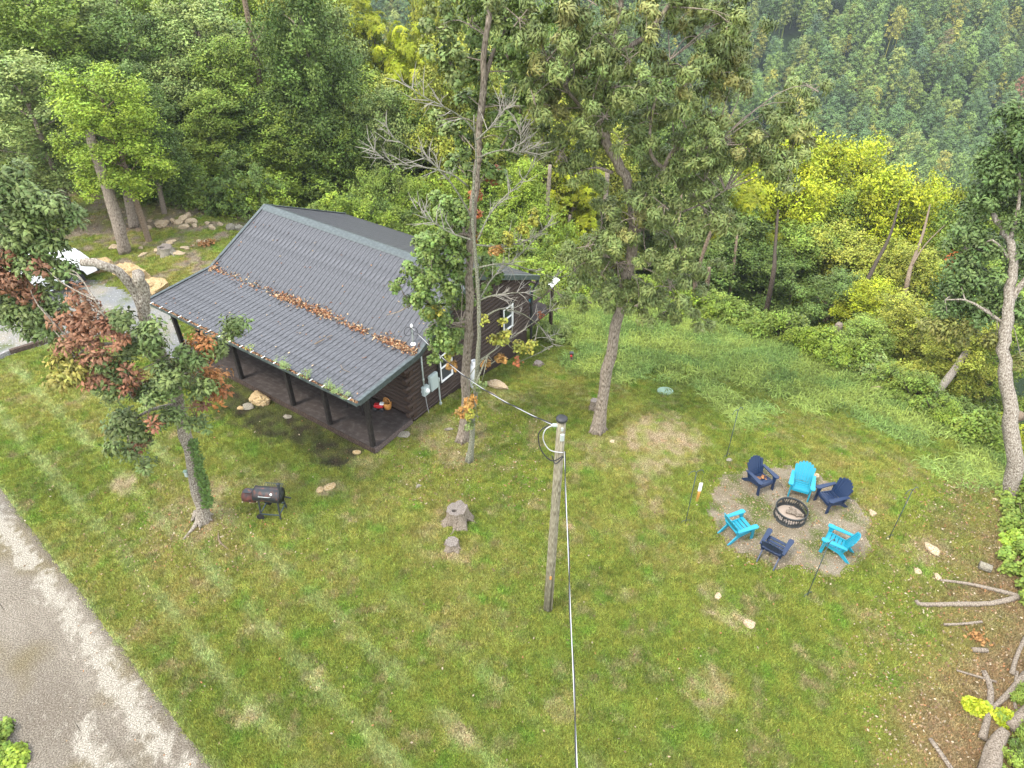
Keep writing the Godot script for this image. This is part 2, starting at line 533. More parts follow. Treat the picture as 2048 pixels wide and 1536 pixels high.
func arr_mesh(v: PackedVector3Array, nn: PackedVector3Array, c: PackedColorArray, idx: PackedInt32Array) -> ArrayMesh:
	var a := []
	a.resize(Mesh.ARRAY_MAX)
	a[Mesh.ARRAY_VERTEX] = v
	a[Mesh.ARRAY_NORMAL] = nn
	a[Mesh.ARRAY_COLOR] = c
	a[Mesh.ARRAY_INDEX] = idx
	var m := ArrayMesh.new()
	m.add_surface_from_arrays(Mesh.PRIMITIVE_TRIANGLES, a)
	return m

func graded(lo: float, a: float, b: float, hi: float, step: float) -> PackedFloat32Array:
	var l := []
	var x := a
	var d := step
	while x > lo:
		d *= 1.22
		x -= d
		l.push_front(maxf(x, lo))
	var out := PackedFloat32Array(l)
	x = a
	while x < b:
		out.append(x)
		x += step
	d = step
	while x < hi:
		out.append(x)
		d *= 1.22
		x += d
	out.append(hi)
	return out

func build_ground() -> void:
	var xs := graded(-420.0, -22.0, 19.0, 480.0, 0.19)
	var zs := graded(-520.0, -34.0, -5.5, 60.0, 0.19)
	var h := func(x: float, z: float) -> float:
		var t := road_t(x, z)
		var flat := smoothstep(0.5, -0.2, t) if t < 2.9 else smoothstep(2.9, 3.6, t)
		return land(x, z) + 0.022 * n1.get_noise_2d(x * 40.0, z * 40.0) * flat - 0.03 * (1.0 - flat)
	top("ground", sheet(xs, zs, h, lawn_color), M.ground, "mown lawn running out into wooded slopes and the far hillside", "", "", "structure")
	# road
	var v := PackedVector3Array(); var nn := PackedVector3Array(); var c := PackedColorArray(); var idx := PackedInt32Array()
	var nt := 60
	var ns := 560
	for i in ns:
		var s := -24.0 + i * 0.07
		for j in nt:
			var f := float(j) / (nt - 1)
			var wob := 0.10 * n1.get_noise_2d(s * 18.0, 5.0) if j < nt / 2 else 0.12 * n1.get_noise_2d(s * 18.0, 90.0)
			var t := f * 3.25 + wob
			var x := RP.x + RD.x * s - RD.y * t
			var z := RP.y + RD.y * s + RD.x * t
			v.append(Vector3(x, land(x, z) + 0.012 + 0.03 * sin(f * PI) - (0.06 if j == 0 or j == nt - 1 else 0.0), z))
			nn.append(Vector3.UP)
			c.append(road_color(s, t))
	for i in ns - 1:
		for j in nt - 1:
			var o := i * nt + j
			idx.append_array(PackedInt32Array([o, o + nt + 1, o + 1, o, o + nt, o + nt + 1]))
	top("road", arr_mesh(v, nn, c, idx), M.road, "worn tan-grey lane with pale gravel streaks along the lawn", "", "", "structure")
	# gravel drive at the left of the cabin
	xs = PackedFloat32Array(); zs = PackedFloat32Array()
	patch_sheet("gravel_driveway", DRIVE, 0.22, 0.018, func(x: float, z: float) -> Color:
		var m := n2.get_noise_2d(x * 14.0, z * 14.0) + 0.6 * n1.get_noise_2d(x * 50.0, z * 50.0)
		var e := Color(0.31, 0.325, 0.335)
		e = mix3(e, Color(0.42, 0.385, 0.33), 0.35 + m)
		return mix3(e, Color(0.16, 0.19, 0.07), maxf(0.0, n2.get_noise_2d(x * 20 + 70, z * 20) * 2.6 - 0.55)), M.gravel, "pale blue-grey gravel parking area left of the cabin")
	# fire pit pad
	var pad := PackedVector2Array()
	for k in 72:
		var a := TAU * k / 72
		var r := 0.9
		for q in 6:
			var e := pad_r(8.45 + 2.55 * r * cos(a), -14.62 + 2.25 * r * sin(a))
			r += 0.6 * (0.98 - e)
		pad.append(Vector2(8.45 + 2.55 * r * cos(a), -14.62 + 2.25 * r * sin(a)))
	patch_sheet("gravel_pad", pad, 0.14, 0.016, func(x: float, z: float) -> Color:
		var m := n2.get_noise_2d(x * 22.0, z * 22.0) + 0.7 * n1.get_noise_2d(x * 80.0, z * 80.0)
		var e := mix3(Color(0.27, 0.22, 0.155), Color(0.34, 0.295, 0.225), 0.4 + m)
		var dx := x - 7.3
		var dz := z + 14.9
		return mix3(e, Color(0.13, 0.16, 0.045), maxf(0.0, n2.get_noise_2d(x * 28 + 11, z * 28) * 2.6 - 0.25 + 0.5 * exp(-(dx * dx + dz * dz) * 0.8))), M.gravel, "round tan pea gravel patch under the fire ring and chairs")

func patch_sheet(called: String, poly: PackedVector2Array, step: float, lift: float, col: Callable, m: Material, label: String) -> void:
	var lo := Vector2(1e9, 1e9)
	var hi := -lo
	for p in poly:
		lo = lo.min(p); hi = hi.max(p)
	var at := {}
	var v := PackedVector3Array(); var nn := PackedVector3Array(); var c := PackedColorArray(); var idx := PackedInt32Array()
	var nx := int((hi.x - lo.x) / step) + 2
	var nz := int((hi.y - lo.y) / step) + 2
	for j in nz:
		for i in nx:
			var x := lo.x + i * step
			var z := lo.y + j * step
			if Geometry2D.is_point_in_polygon(Vector2(x + 0.3 * n1.get_noise_2d(x * 40, z * 40), z + 0.3 * n1.get_noise_2d(x * 40 + 99, z * 40)), poly):
				at[Vector2i(i, j)] = v.size()
				v.append(Vector3(x, land(x, z) + lift + 0.008 * n1.get_noise_2d(x * 90, z * 90), z))
				nn.append(Vector3.UP)
				c.append(col.call(x, z))
	for k in at:
		var b: Vector2i = k + Vector2i(1, 0)
		var d: Vector2i = k + Vector2i(0, 1)
		var e: Vector2i = k + Vector2i(1, 1)
		if at.has(b) and at.has(d) and at.has(e):
			idx.append_array(PackedInt32Array([at[k], at[b], at[e], at[k], at[e], at[d]]))
		elif at.has(b) and at.has(d):
			idx.append_array(PackedInt32Array([at[k], at[b], at[d]]))
	top(called, arr_mesh(v, nn, c, idx), m, label, "", "", "structure")

func road_color(s: float, t: float) -> Color:
	var a := n1.get_noise_2d(s * 9.0, t * 22.0)
	var b := n1.get_noise_2d(s * 60.0, t * 70.0)
	var c := n2.get_noise_2d(s * 6.0, t * 7.0)
	var d := n1.get_noise_2d(s * 170.0, t * 190.0)
	var e := mix3(Color(0.22, 0.19, 0.155), Color(0.30, 0.265, 0.22), 0.5 + c + 0.6 * a + 0.5 * d)
	e = mix3(e, Color(0.20, 0.165, 0.09), maxf(0.0, n2.get_noise_2d(s * 8 + 40, t * 9) * 1.8))
	# pale loose gravel: a streak near the lawn edge and a patch towards the middle
	var st := exp(-pow((t - 0.55 - 0.12 * a) / 0.33, 2.0)) * (0.85 + 0.5 * a)
	var mid := exp(-pow((t - 1.75) / 0.5, 2.0)) * smoothstep(-5.0, -2.0, s + 3.0 * a) * smoothstep(4.0, 0.0, s)
	e = mix3(e, Color(0.44, 0.405, 0.345), smoothstep(0.25, 0.75, maxf(st, mid * 0.8) + 0.55 * b + 0.75 * d - 0.08) * 0.9)
	e = mix3(e, Color(0.13, 0.11, 0.09), 0.5 * exp(-pow((t - 1.2 - 0.1 * a) / 0.09, 2.0)) * smoothstep(-4.0, -1.0, s))
	e = mix3(e, Color(0.15, 0.13, 0.10), smoothstep(0.28, 0.0, t + 0.1 * b) * 0.7)
	e = mix3(e, Color(0.16, 0.15, 0.13), smoothstep(2.75, 3.2, t) * 0.6)
	return e

# ---------------------------------------------------------------- leaves and sprays
func leaf(st: SurfaceTool, o: Vector3, d: Vector3, n: Vector3, L: float, W: float, droop: float, c: Color) -> void:
	var s := d.cross(n).normalized()
	n = s.cross(d).normalized()
	var m := o + d * L * 0.5 + n * L * 0.06
	var e := o + d * L * (1.0 - 0.25 * droop) - Vector3.UP * L * droop * 0.6
	var a := m + s * W * 0.5 - n * W * 0.12
	var b := m - s * W * 0.5 - n * W * 0.12
	st.set_color(c)
	tri(st, o, a, m); tri(st, a, e, m); tri(st, o, m, b); tri(st, m, e, b)

func leaf2(st: SurfaceTool, o: Vector3, d: Vector3, n: Vector3, L: float, W: float, droop: float, c: Color) -> void:
	var s := d.cross(n).normalized()
	var m := o + d * L * 0.45
	var e := o + d * L - Vector3.UP * L * droop
	st.set_color(c)
	tri(st, o, m + s * W * 0.5, e); tri(st, o, e, m - s * W * 0.5)

func rand_dir(r: RandomNumberGenerator) -> Vector3:
	var z := r.randf_range(-1, 1)
	var a := r.randf() * TAU
	var q := sqrt(1 - z * z)
	return Vector3(q * cos(a), z, q * sin(a))

# a spray: +Y is outwards
func make_sprays() -> void:
	var r := RandomNumberGenerator.new()
	var st: SurfaceTool
	# oak whorl
	r.seed = 11
	st = new_st()
	for k in 17:
		var a := k * 2.4
		var o := Vector3(cos(a) * 0.05, 0.02 + 0.012 * k, sin(a) * 0.05) + rand_dir(r) * 0.05
		var d := Vector3(cos(a), r.randf_range(-0.35, 0.5), sin(a)).normalized()
		var b := r.randf_range(0.75, 1.2)
		leaf(st, o, d, Vector3.UP, r.randf_range(0.13, 0.19), r.randf_range(0.055, 0.08), r.randf_range(0.1, 0.6), Color(b, b * r.randf_range(0.95, 1.05), b))
	SPR.oak = done(st)
	# maple: broad flat leaves in tiers
	r.seed = 12
	st = new_st()
	for k in 15:
		var o := rand_dir(r) * Vector3(0.16, 0.09, 0.16)
		var d := (Vector3(o.x, 0, o.z) * 5.0 + rand_dir(r) * 0.7); d.y = r.randf_range(-0.35, 0.1)
		var b := r.randf_range(0.72, 1.25)
		var L := r.randf_range(0.10, 0.16)
		leaf(st, o, d.normalized(), (Vector3.UP + rand_dir(r) * 0.5).normalized(), L, L * 0.95, r.randf_range(0.0, 0.4), Color(b * r.randf_range(0.9, 1.15), b, b))
	SPR.maple = done(st)
	# long drooping leaves
	r.seed = 13
	st = new_st()
	for k in 16:
		var a := k * 2.4
		var o := Vector3(cos(a) * 0.04, -0.008 * k + 0.05, sin(a) * 0.04) + rand_dir(r) * 0.05
		var d := Vector3(cos(a), r.randf_range(-0.9, 0.1), sin(a)).normalized()
		var b := r.randf_range(0.7, 1.2)
		leaf(st, o, d, Vector3.UP, r.randf_range(0.15, 0.22), r.randf_range(0.042, 0.058), r.randf_range(0.4, 1.0), Color(b * r.randf_range(0.95, 1.12), b, b))
	SPR.droop = done(st)
	# woodland clump, seen from forty metres and more
	r.seed = 14
	st = new_st()
	for k in 22:
		var o := rand_dir(r) * r.randf_range(0.1, 0.42)
		var d := (o.normalized() + rand_dir(r) * 0.8).normalized(); d.y -= 0.25
		var b := r.randf_range(0.65, 1.3)
		leaf2(st, o, d.normalized(), (Vector3.UP + rand_dir(r) * 0.6).normalized(), r.randf_range(0.16, 0.26), r.randf_range(0.09, 0.14), r.randf_range(0.0, 0.4), Color(b * r.randf_range(0.92, 1.1), b, b))
	SPR.wood = done(st)
	# feathery clump of small leaflets
	r.seed = 15
	st = new_st()
	for f in 6:
		var a := f * 1.05 + r.randf() * 0.4
		var d := Vector3(cos(a), r.randf_range(-0.1, 0.6), sin(a)).normalized()
		var s := d.cross(Vector3.UP).normalized()
		for k in 8:
			var o := d * (0.06 + 0.05 * k) - Vector3.UP * 0.003 * k * k
			var b := r.randf_range(0.75, 1.2)
			leaf2(st, o, (s + d * 0.5).normalized(), Vector3.UP, 0.13, 0.05, 0.25, Color(b, b, b))
			leaf2(st, o, (-s + d * 0.5).normalized(), Vector3.UP, 0.13, 0.05, 0.25, Color(b, b, b))
	SPR.feather = done(st)
	# lawn tuft: a patch of short blades
	for q in 3:
		r.seed = 20 + q
		st = new_st()
		for k in 34:
			var p := Vector3(r.randf_range(-0.085, 0.085), -0.01, r.randf_range(-0.085, 0.085))
			var lean := rand_dir(r) * 0.05
			var h := r.randf_range(0.03, 0.085)
			var w := rand_dir(r) * Vector3(1, 0, 1) * r.randf_range(0.007, 0.014)
			var b := r.randf_range(0.5, 1.4)
			st.set_color(Color(b * r.randf_range(0.9, 1.2), b, b * 0.9))
			tri(st, p - w, p + w, p + Vector3(lean.x, h, lean.z))
		SPR["tuft%d" % q] = done(st)
	# tall bent grass
	r.seed = 25
	st = new_st()
	for k in 26:
		var p := Vector3(r.randf_range(-0.2, 0.2), -0.03, r.randf_range(-0.2, 0.2))
		var a := r.randf() * TAU
		var d := Vector3(cos(a), 0, sin(a))
		var h := r.randf_range(0.14, 0.30)
		var L := r.randf_range(0.15, 0.34)
		var w := d.cross(Vector3.UP) * r.randf_range(0.008, 0.014)
		var b := r.randf_range(0.65, 1.35)
		st.set_color(Color(b, b * r.randf_range(0.95, 1.1), b * r.randf_range(0.8, 1.3)))
		var m := p + Vector3.UP * h + d * L * 0.4
		quad(st, p - w, p + w, m + w * 0.8, m - w * 0.8)
		tri(st, m - w * 0.8, m + w * 0.8, p + d * L + Vector3.UP * h * 0.55)
	SPR.tall = done(st)
	# single fallen leaf
	r.seed = 26
	st = new_st()
	leaf(st, Vector3(-0.06, 0, 0), Vector3.RIGHT, Vector3.UP, 0.12, 0.065, 0.1, Color.WHITE)
	SPR.fallen = done(st)

class Bag:
	var buf := PackedFloat32Array()
	var n := 0
	func put(t: Transform3D, c: Color) -> void:
		var b := t.basis
		buf.append_array(PackedFloat32Array([b.x.x, b.y.x, b.z.x, t.origin.x, b.x.y, b.y.y, b.z.y, t.origin.y, b.x.z, b.y.z, b.z.z, t.origin.z, c.r, c.g, c.b, 1.0]))
		n += 1
	func mesh(m: Mesh) -> MultiMesh:
		var mm := MultiMesh.new()
		mm.transform_format = MultiMesh.TRANSFORM_3D
		mm.use_colors = true
		mm.mesh = m
		mm.instance_count = n
		mm.buffer = buf
		return mm

func many(called: String, bag: Bag, m: Mesh, mt: Material, parent: Node = null, label := "") -> MultiMeshInstance3D:
	var o := MultiMeshInstance3D.new()
	o.name = called if parent else numbered(called)
	o.multimesh = bag.mesh(m)
	o.material_override = mt
	o.set_meta("kind", "stuff")
	if label: o.set_meta("label", label)
	if parent: parent.add_child(o, true)
	else: add_child(o)
	return o

func facing(dir: Vector3, spin: float, s: float) -> Basis:
	var y := dir.normalized()
	var x := y.cross(Vector3(0.3, 0.2, 0.9)).normalized()
	var z := x.cross(y)
	return (Basis(x, y, z) * Basis(Vector3.UP, spin)).scaled(Vector3.ONE * s)

# sprays through a ball of foliage, denser on its shell and top
func puff(bag: Bag, c: Vector3, r: Vector3, n: int, size: float, tint: Color, vary := 0.25) -> void:
	var own := rng.randf_range(0.74, 1.3)
	for i in n:
		var d := rand_dir(rng)
		if d.y < -0.35 and rng.randf() < 0.6: d.y = -d.y
		var q := pow(rng.randf(), 0.45)
		var p := c + d * r * q
		var dir := (d + Vector3.UP * 0.7 + rand_dir(rng) * 0.5)
		var b := own * rng.randf_range(1.0 - vary, 1.0 + vary)
		var y := rng.randf_range(0.9, 1.12)
		bag.put(Transform3D(facing(dir, rng.randf() * TAU, size * rng.randf_range(0.75, 1.25)), p), Color(tint.r * b * y, tint.g * b, tint.b * b))

# ---------------------------------------------------------------- woodland prototypes, 18 m tall, crown 8 m wide
func proto_tree(called: String, spr: String, seed_: int, low: float, blobs: int, per: int, bark: Material, gap := 0.0) -> Node3D:
	rng.seed = seed_
	var t := Node3D.new()
	t.name = called
	var st := new_st(true)
	var bend := Vector3(rng.randf_range(-0.5, 0.5), 0, rng.randf_range(-0.5, 0.5))
	var pts := [Vector3(0, -1.5, 0), Vector3(0, 0, 0), Vector3(0, 5, 0) + bend * 0.6, Vector3(0, 10, 0) + bend, Vector3(0, 15.5, 0) + bend * 0.3]
	pts = spline(pts, 3)
	tube(st, pts, lerp_radii([0.30, 0.24, 0.2, 0.14, 0.05], pts.size()), 7, 0.15)
	part("trunk", done(st), bark, t)
	var bag := Bag.new()
	st = new_st(true)
	for i in blobs:
		var f := (i + 0.5) / blobs
		var y := lerpf(low, 17.2, f)
		var w := 4.0 * sqrt(maxf(0.05, 1.0 - pow(absf((y - lerpf(low, 17.5, 0.42)) / ((17.8 - low) * 0.62)), 2.2)))
		var a := i * 2.399 + rng.randf_range(-0.3, 0.3)
		var rr := w * rng.randf_range(0.45, 0.85) if i % 3 else w * 0.3
		var c := Vector3(cos(a) * rr, y + rng.randf_range(-0.5, 0.5), sin(a) * rr)
		var br := rng.randf_range(0.95, 1.55)
		puff(bag, c, Vector3(br, br * rng.randf_range(0.75, 1.15), br), per, 1.0, Color(1, 1, 1), 0.34)
		if i % 2 == 0:
			var s := Vector3(0, y - 1.6, 0) + bend * 0.7
			tube(st, spline([s, s.lerp(c, 0.5) + Vector3.UP * 0.25, c], 3), lerp_radii([0.085, 0.05, 0.02], 7), 5, 0.1, false)
	part("limbs", done(st), bark, t)
	many("crown", bag, SPR[spr], M.leaf, t)
	return t

var protos := {}
func plant(kind: String, proto: String, p: Vector3, h: float, w: float, called: String, label: String, group: String, cat := "tree") -> Node3D:
	var t: Node3D = protos[proto].duplicate()
	t.name = numbered(called)
	add_child(t)
	var s := h / 18.0
	t.transform = Transform3D(Basis(Vector3.UP, rng.randf() * TAU).scaled(Vector3(w / 8.0, s, w / 8.0)), p)
	for c in t.get_children():
		if c is MultiMeshInstance3D: c.material_override = M["leaf_" + kind]
	tag(t, label, cat, group)
	return t

# ---------------------------------------------------------------- cabin
const CL := 10.97
func roof_y(d: float) -> float:
	if d < 2.83: return lerpf(2.65, 2.80, d / 2.83)
	if d < 5.98: return lerpf(2.80, 4.315, (d - 2.83) / 3.15)
	return lerpf(4.315, 2.35, (d - 5.98) / 4.30)

func hv(x: float, y: float, d: float) -> Vector3:
	return Vector3(x, y, -d)

func cabin_world(x: float, y: float, d: float) -> Vector3:
	return HO + Basis(Vector3.UP, HY) * Vector3(x, y, -d)

func slope_panel(d0: float, d1: float) -> ArrayMesh:
	var st := new_st()
	var a := hv(0, roof_y(d0), d0)
	var b := hv(0, roof_y(d1 - 0.0001), d1)
	var n := (b - a).cross(Vector3.RIGHT).normalized()
	if n.y < 0: n = -n
	var prof = [[0.0, 0.0], [0.214, 0.0], [0.2145, 0.014], [0.2265, 0.014], [0.2285, 0.0]]
	for i in prof.size() - 1:
		var p = Vector3.RIGHT * prof[i][0] + n * prof[i][1]
		var q = Vector3.RIGHT * prof[i + 1][0] + n * prof[i + 1][1]
		quad(st, a + p, b + p, b + q, a + q)
	return done(st)

func window_part(parent: Node, d0: float, d1: float, y0: float, y1: float) -> void:
	var x := -0.085
	var st := new_st()
	var w := 0.05
	box(st, hv(x, (y0 + y1) / 2, d0), Vector3(0.09, y1 - y0 + w, w), Basis.IDENTITY, 0.006)
	box(st, hv(x, (y0 + y1) / 2, d1), Vector3(0.09, y1 - y0 + w, w), Basis.IDENTITY, 0.006)
	for y in [y0, y1]:
		box(st, hv(x, y, (d0 + d1) / 2), Vector3(0.086, w, d1 - d0 - w), Basis.IDENTITY, 0.006)
	var win := part("window", done(st), M.white_vinyl, parent)
	part("sash_rail", box_mesh(Vector3(0.05, 0.05, d1 - d0 - w), 0.005), M.white_vinyl, win, hv(x - 0.012, (y0 + y1) / 2, (d0 + d1) / 2))
	part("pane", box_mesh(Vector3(0.012, (y1 - y0) / 2 - 0.05, d1 - d0 - w)), M.glass, win, hv(x - 0.03, y1 - (y1 - y0) / 4, (d0 + d1) / 2))
	part("pane", box_mesh(Vector3(0.012, (y1 - y0) / 2 - 0.05, d1 - d0 - w)), M.screen, win, hv(x - 0.02, y0 + (y1 - y0) / 4, (d0 + d1) / 2))
	st = new_st()
	for d in [d0 - 0.075, d1 + 0.075]:
		box(st, hv(-0.11, (y0 + y1) / 2, d), Vector3(0.1, y1 - y0 + 0.2, 0.09))
	for y in [y0 - 0.075, y1 + 0.075]:
		box(st, hv(-0.11, y, (d0 + d1) / 2), Vector3(0.096, 0.09, d1 - d0 + 0.055))
	part("casing", done(st), M.post, win)

func build_cabin() -> void:
	var cabin := thing("log_cabin", "dark brown log cabin with charcoal metal roof and long front porch", "cabin", HO, HY)
	# walls: a dark core, then every log
	var st := new_st()
	var core := [[2.46, 0.2], [2.46, 2.55], [2.83, 2.62], [5.98, 4.12], [9.7, 2.46], [9.7, 0.2]]
	var poly := PackedVector2Array()
	for p in core: poly.append(Vector2(-p[0], p[1]))
	prism(st, poly, -0.29, -0.43, Transform3D(Basis(Vector3(0, 0, 1), Vector3.UP, Vector3(1, 0, 0)), Vector3.ZERO))
	var gable := part("wall", done(st), M.chink, cabin)
	var front := part("wall", box_mesh(Vector3(CL - 0.9, 2.4, 0.12)), M.chink, cabin, hv(-CL / 2, 1.40, 2.54))
	st = new_st()
	prism(st, poly, -CL + 0.43, -CL + 0.29, Transform3D(Basis(Vector3(0, 0, 1), Vector3.UP, Vector3(1, 0, 0)), Vector3.ZERO))
	part("wall", done(st), M.skirt, cabin)
	part("wall", box_mesh(Vector3(CL - 0.9, 2.1, 0.12)), M.skirt, cabin, hv(-CL / 2, 1.3, 9.64))
	part("floor", box_mesh(Vector3(CL - 0.5, 0.2, 7.3)), M.roof_deck, cabin, hv(-CL / 2, 0.1, 6.1))
	var mk := func(len_: float) -> ArrayMesh:
		var s := new_st(true)
		var pts := []
		for i in 4: pts.append(Vector3(-len_ / 2 + len_ * i / 3.0, 0, 0))
		tube(s, pts, [0.098, 0.103, 0.1, 0.102], 9, 0.02, false)
		return done(s)
	var endcap := new_st()
	for k in range(1, 8):
		tri(endcap, Vector3(0, 0.1, 0), Vector3(0, 0.1 * cos(TAU * k / 9), 0.1 * sin(TAU * k / 9)), Vector3(0, 0.1 * cos(TAU * (k + 1) / 9), 0.1 * sin(TAU * (k + 1) / 9)))
	var cap := done(endcap)
	var flog: ArrayMesh = mk.call(CL - 0.55)
	for k in 13:
		var y := 0.35 + 0.182 * k
		var out := 0.14 if k % 2 == 0 else 0.0
		part("log", flog, M.log, front, hv(0.02 + out, y - 1.40, -0.06) + Vector3(0.0, 0, 0))
		var e := part("log_end", cap, M.log_end, front, hv(0.022 + out + (CL - 0.55) / 2, y - 1.40, -0.06))
	for k in 24:
		var y := 0.26 + 0.182 * k
		var d0 := 2.36
		var d1 := 9.78
		if k % 2 == 1: d0 -= 0.16; d1 += 0.14
		var cut := y + 0.17
		if cut > 2.6:
			d0 = maxf(d0, 2.83 + (cut - 2.80) / 1.515 * 3.15 - 0.1)
		d1 = minf(d1, 5.98 + (4.315 - cut) / 1.965 * 4.30 + 0.1)
		if d1 - d0 < 0.3: continue
		part("log", mk.call(d1 - d0), M.log, gable, hv(-0.215, y, (d0 + d1) / 2), Basis(Vector3.UP, PI / 2))
		if d0 < 2.4:
			part("log_end", cap, M.log_end, gable, hv(-0.215, y, d0 - 0.003), Basis(Vector3.UP, -PI / 2))
	window_part(gable, 3.93, 4.56, 0.9, 2.0)
	window_part(gable, 7.86, 8.48, 0.93, 1.93)
	# skirt below the floor and its ledge
	st = new_st()
	box(st, hv(-0.24, -0.75, 6.1), Vector3(0.08, 1.8, 7.3))
	box(st, hv(-CL / 2, -0.9, 9.70), Vector3(CL - 0.6, 2.1, 0.08))
	box(st, hv(-CL / 2, -0.3, 2.5), Vector3(CL - 0.6, 1.0, 0.08))
	part("skirt", done(st), M.skirt, cabin)
	part("ledge", box_mesh(Vector3(0.11, 0.035, 7.35), 0.006), M.ledge, cabin, hv(-0.185, 0.16, 6.08))
	# porch
	var deck := part("porch_frame", box_mesh(Vector3(10.55, 0.16, 1.86)), M.roof_deck, cabin, hv(-5.50, 0.125, 1.42))
	var bw := 0.139
	for k in 14:
		part("deck_board", box_mesh(Vector3(10.62, 0.034, bw - 0.007), 0.004), M.deck_board, deck, Vector3(0, 0.101 + 0.002 * (k % 3), 0.90 - bw * k))
	part("rim_board", box_mesh(Vector3(10.62, 0.2, 0.04), 0.006), M.post_brown, deck, Vector3(0, -0.01, 0.99))
	part("rim_board", box_mesh(Vector3(0.04, 0.2, 1.9), 0.006), M.ledge, deck, Vector3(5.33, 0.0, 0.02))
	part("rim_board", box_mesh(Vector3(0.04, 0.2, 1.9), 0.006), M.post_brown, deck, Vector3(-5.33, 0.0, 0.02))
	for x in [-0.4, -2.9, -5.5, -8.0, -10.6]:
		for d in [0.6, 2.2]: part("deck_pier", box_mesh(Vector3(0.16, 0.6, 0.16)), M.post, cabin, hv(x, -0.25, d))
	for x in [-0.32, -2.35, -4.2, -7.05, -9.1, -10.6]:
		part("porch_post", box_mesh(Vector3(0.15, 2.26, 0.15), 0.012), M.post, cabin, hv(x, 1.37, 0.52))
	part("porch_beam", box_mesh(Vector3(CL - 0.3, 0.22, 0.11), 0.008), M.post, cabin, hv(-CL / 2, 2.47, 0.52))
	for k in 9:
		var s2 := new_st()
		bar(s2, hv(-0.3 - k * 1.3, 2.53, 0.1), hv(-0.3 - k * 1.3, 2.64, 2.5), 0.05, 0.12)
		part("rafter", done(s2), M.post, cabin)
	# roof: a deck under it all, then each metal panel
	st = new_st()
	var ds := [0.0, 2.83, 5.98, 10.28]
	for i in 3:
		var a := hv(0, roof_y(ds[i]) - 0.012, ds[i])
		var b := hv(0, roof_y(ds[i + 1] - 0.0001) - 0.012, ds[i + 1])
		var l := Vector3(-CL, 0, 0)
		var t := Vector3(0, -0.06, 0)
		quad(st, a, b, b + l, a + l); quad(st, a + t, a + t + l, b + t + l, b + t)
		quad(st, a, a + t, b + t, b); quad(st, a + l, b + l, b + l + t, a + l + t)
		if i != 1:
			var e := a if i == 0 else b
			quad(st, e, e + l, e + l + t, e + t)
	var roof := part("roof", done(st), M.roof_deck, cabin)
	for i in 3:
		var pm := slope_panel(ds[i] - (0.03 if i == 0 else 0.0), ds[i + 1] + (0.03 if i == 2 else 0.0))
		for k in 48:
			part("roof_panel", pm, M.roof_metal, roof, Vector3(-CL + k * 0.22854, 0.0005 * (k % 2), 0))
	# ridge cap
	st = new_st()
	for sgn in [0, 1]:
		var d := 5.98 + (0.26 if sgn else -0.26)
		var e := 5.98 + (0.20 if sgn else -0.20)
		var r := hv(0.03, 4.345, 5.98); var m := hv(0.03, roof_y(e) + 0.034, e); var q := hv(0.03, roof_y(d) + 0.016, d)
		var l := Vector3(-CL - 0.06, 0, 0)
		quad(st, r, m, m + l, r + l); quad(st, m, q, q + l, m + l)
	part("ridge_cap", done(st), M.roof_trim, roof)
	# rake trim both ends, three runs each
	for x in [0.012, -CL - 0.012]:
		for i in 3:
			st = new_st()
			var a := hv(x, roof_y(ds[i]) - 0.065, ds[i] - (0.04 if i == 0 else 0.0))
			var b := hv(x, roof_y(ds[i + 1] - 0.0001) - 0.065, ds[i + 1] + (0.04 if i == 2 else 0.0))
			bar(st, a, b, 0.03, 0.19)
			var up := Vector3(-0.055 * signf(x + 5), 0.098, 0)
			bar(st, a + up, b + up, 0.12, 0.012)
			part("rake_trim", done(st), M.roof_trim, roof)
	# valley where the porch roof meets the main slope
	st = new_st()
	bar(st, hv(0, 2.808, 2.83), hv(-CL, 2.808, 2.83), 0.05, 0.012)
	part("transition_strip", done(st), M.roof_trim, roof)
	# front gutter, open at the top
	st = new_st()
	var g0 := 0.0
	for q in [[-0.012, 2.60, 0.012, 0.10], [-0.135, 2.595, 0.012, 0.11]]:
		box(st, hv(-CL / 2, q[1], q[0] - 0.02), Vector3(CL + 0.04, q[3], q[2]))
	box(st, hv(-CL / 2, 2.545, -0.094), Vector3(CL + 0.04, 0.012, 0.114))
	for x in [0.014, -CL - 0.014]: box(st, hv(x, 2.595, -0.094), Vector3(0.01, 0.1, 0.11))
	var gut := part("gutter", done(st), M.roof_trim, cabin)
	for k in 19:
		part("gutter_strap", box_mesh(Vector3(0.035, 0.008, 0.135)), M.white_vinyl, gut, hv(-0.35 - k * 0.57, 2.652, -0.094))
	part("gutter_silt", box_mesh(Vector3(CL, 0.05, 0.108)), M.bark_dark, gut, hv(-CL / 2, 2.58, -0.095))
	part("fascia", box_mesh(Vector3(CL, 0.17, 0.03)), M.post, cabin, hv(-CL / 2, 2.55, 0.02))
	part("fascia", box_mesh(Vector3(CL, 0.17, 0.03)), M.roof_trim, cabin, hv(-CL / 2, 2.24, 10.26))
	# rear downspout
	st = new_st(true)
	tube(st, spline([hv(-0.03, 2.28, 10.32), hv(-0.04, 2.12, 10.3), hv(-0.08, 1.8, 9.98), hv(-0.09, 1.6, 9.92), hv(-0.09, 0.4, 9.92), hv(-0.09, -1.3, 9.92)], 4), lerp_radii([0.05, 0.05], 21), 8)
	part("downspout", done(st), M.black_plastic, cabin)
	# rear deck
	var rdk := part("rear_deck_frame", box_mesh(Vector3(4.6, 0.18, 1.8)), M.post_brown, cabin, hv(-2.40, 0.12, 10.72))
	for k in 13:
		part("deck_board", box_mesh(Vector3(4.66, 0.034, bw - 0.007), 0.004), M.deck_board, rdk, Vector3(0, 0.112, 0.86 - bw * k))
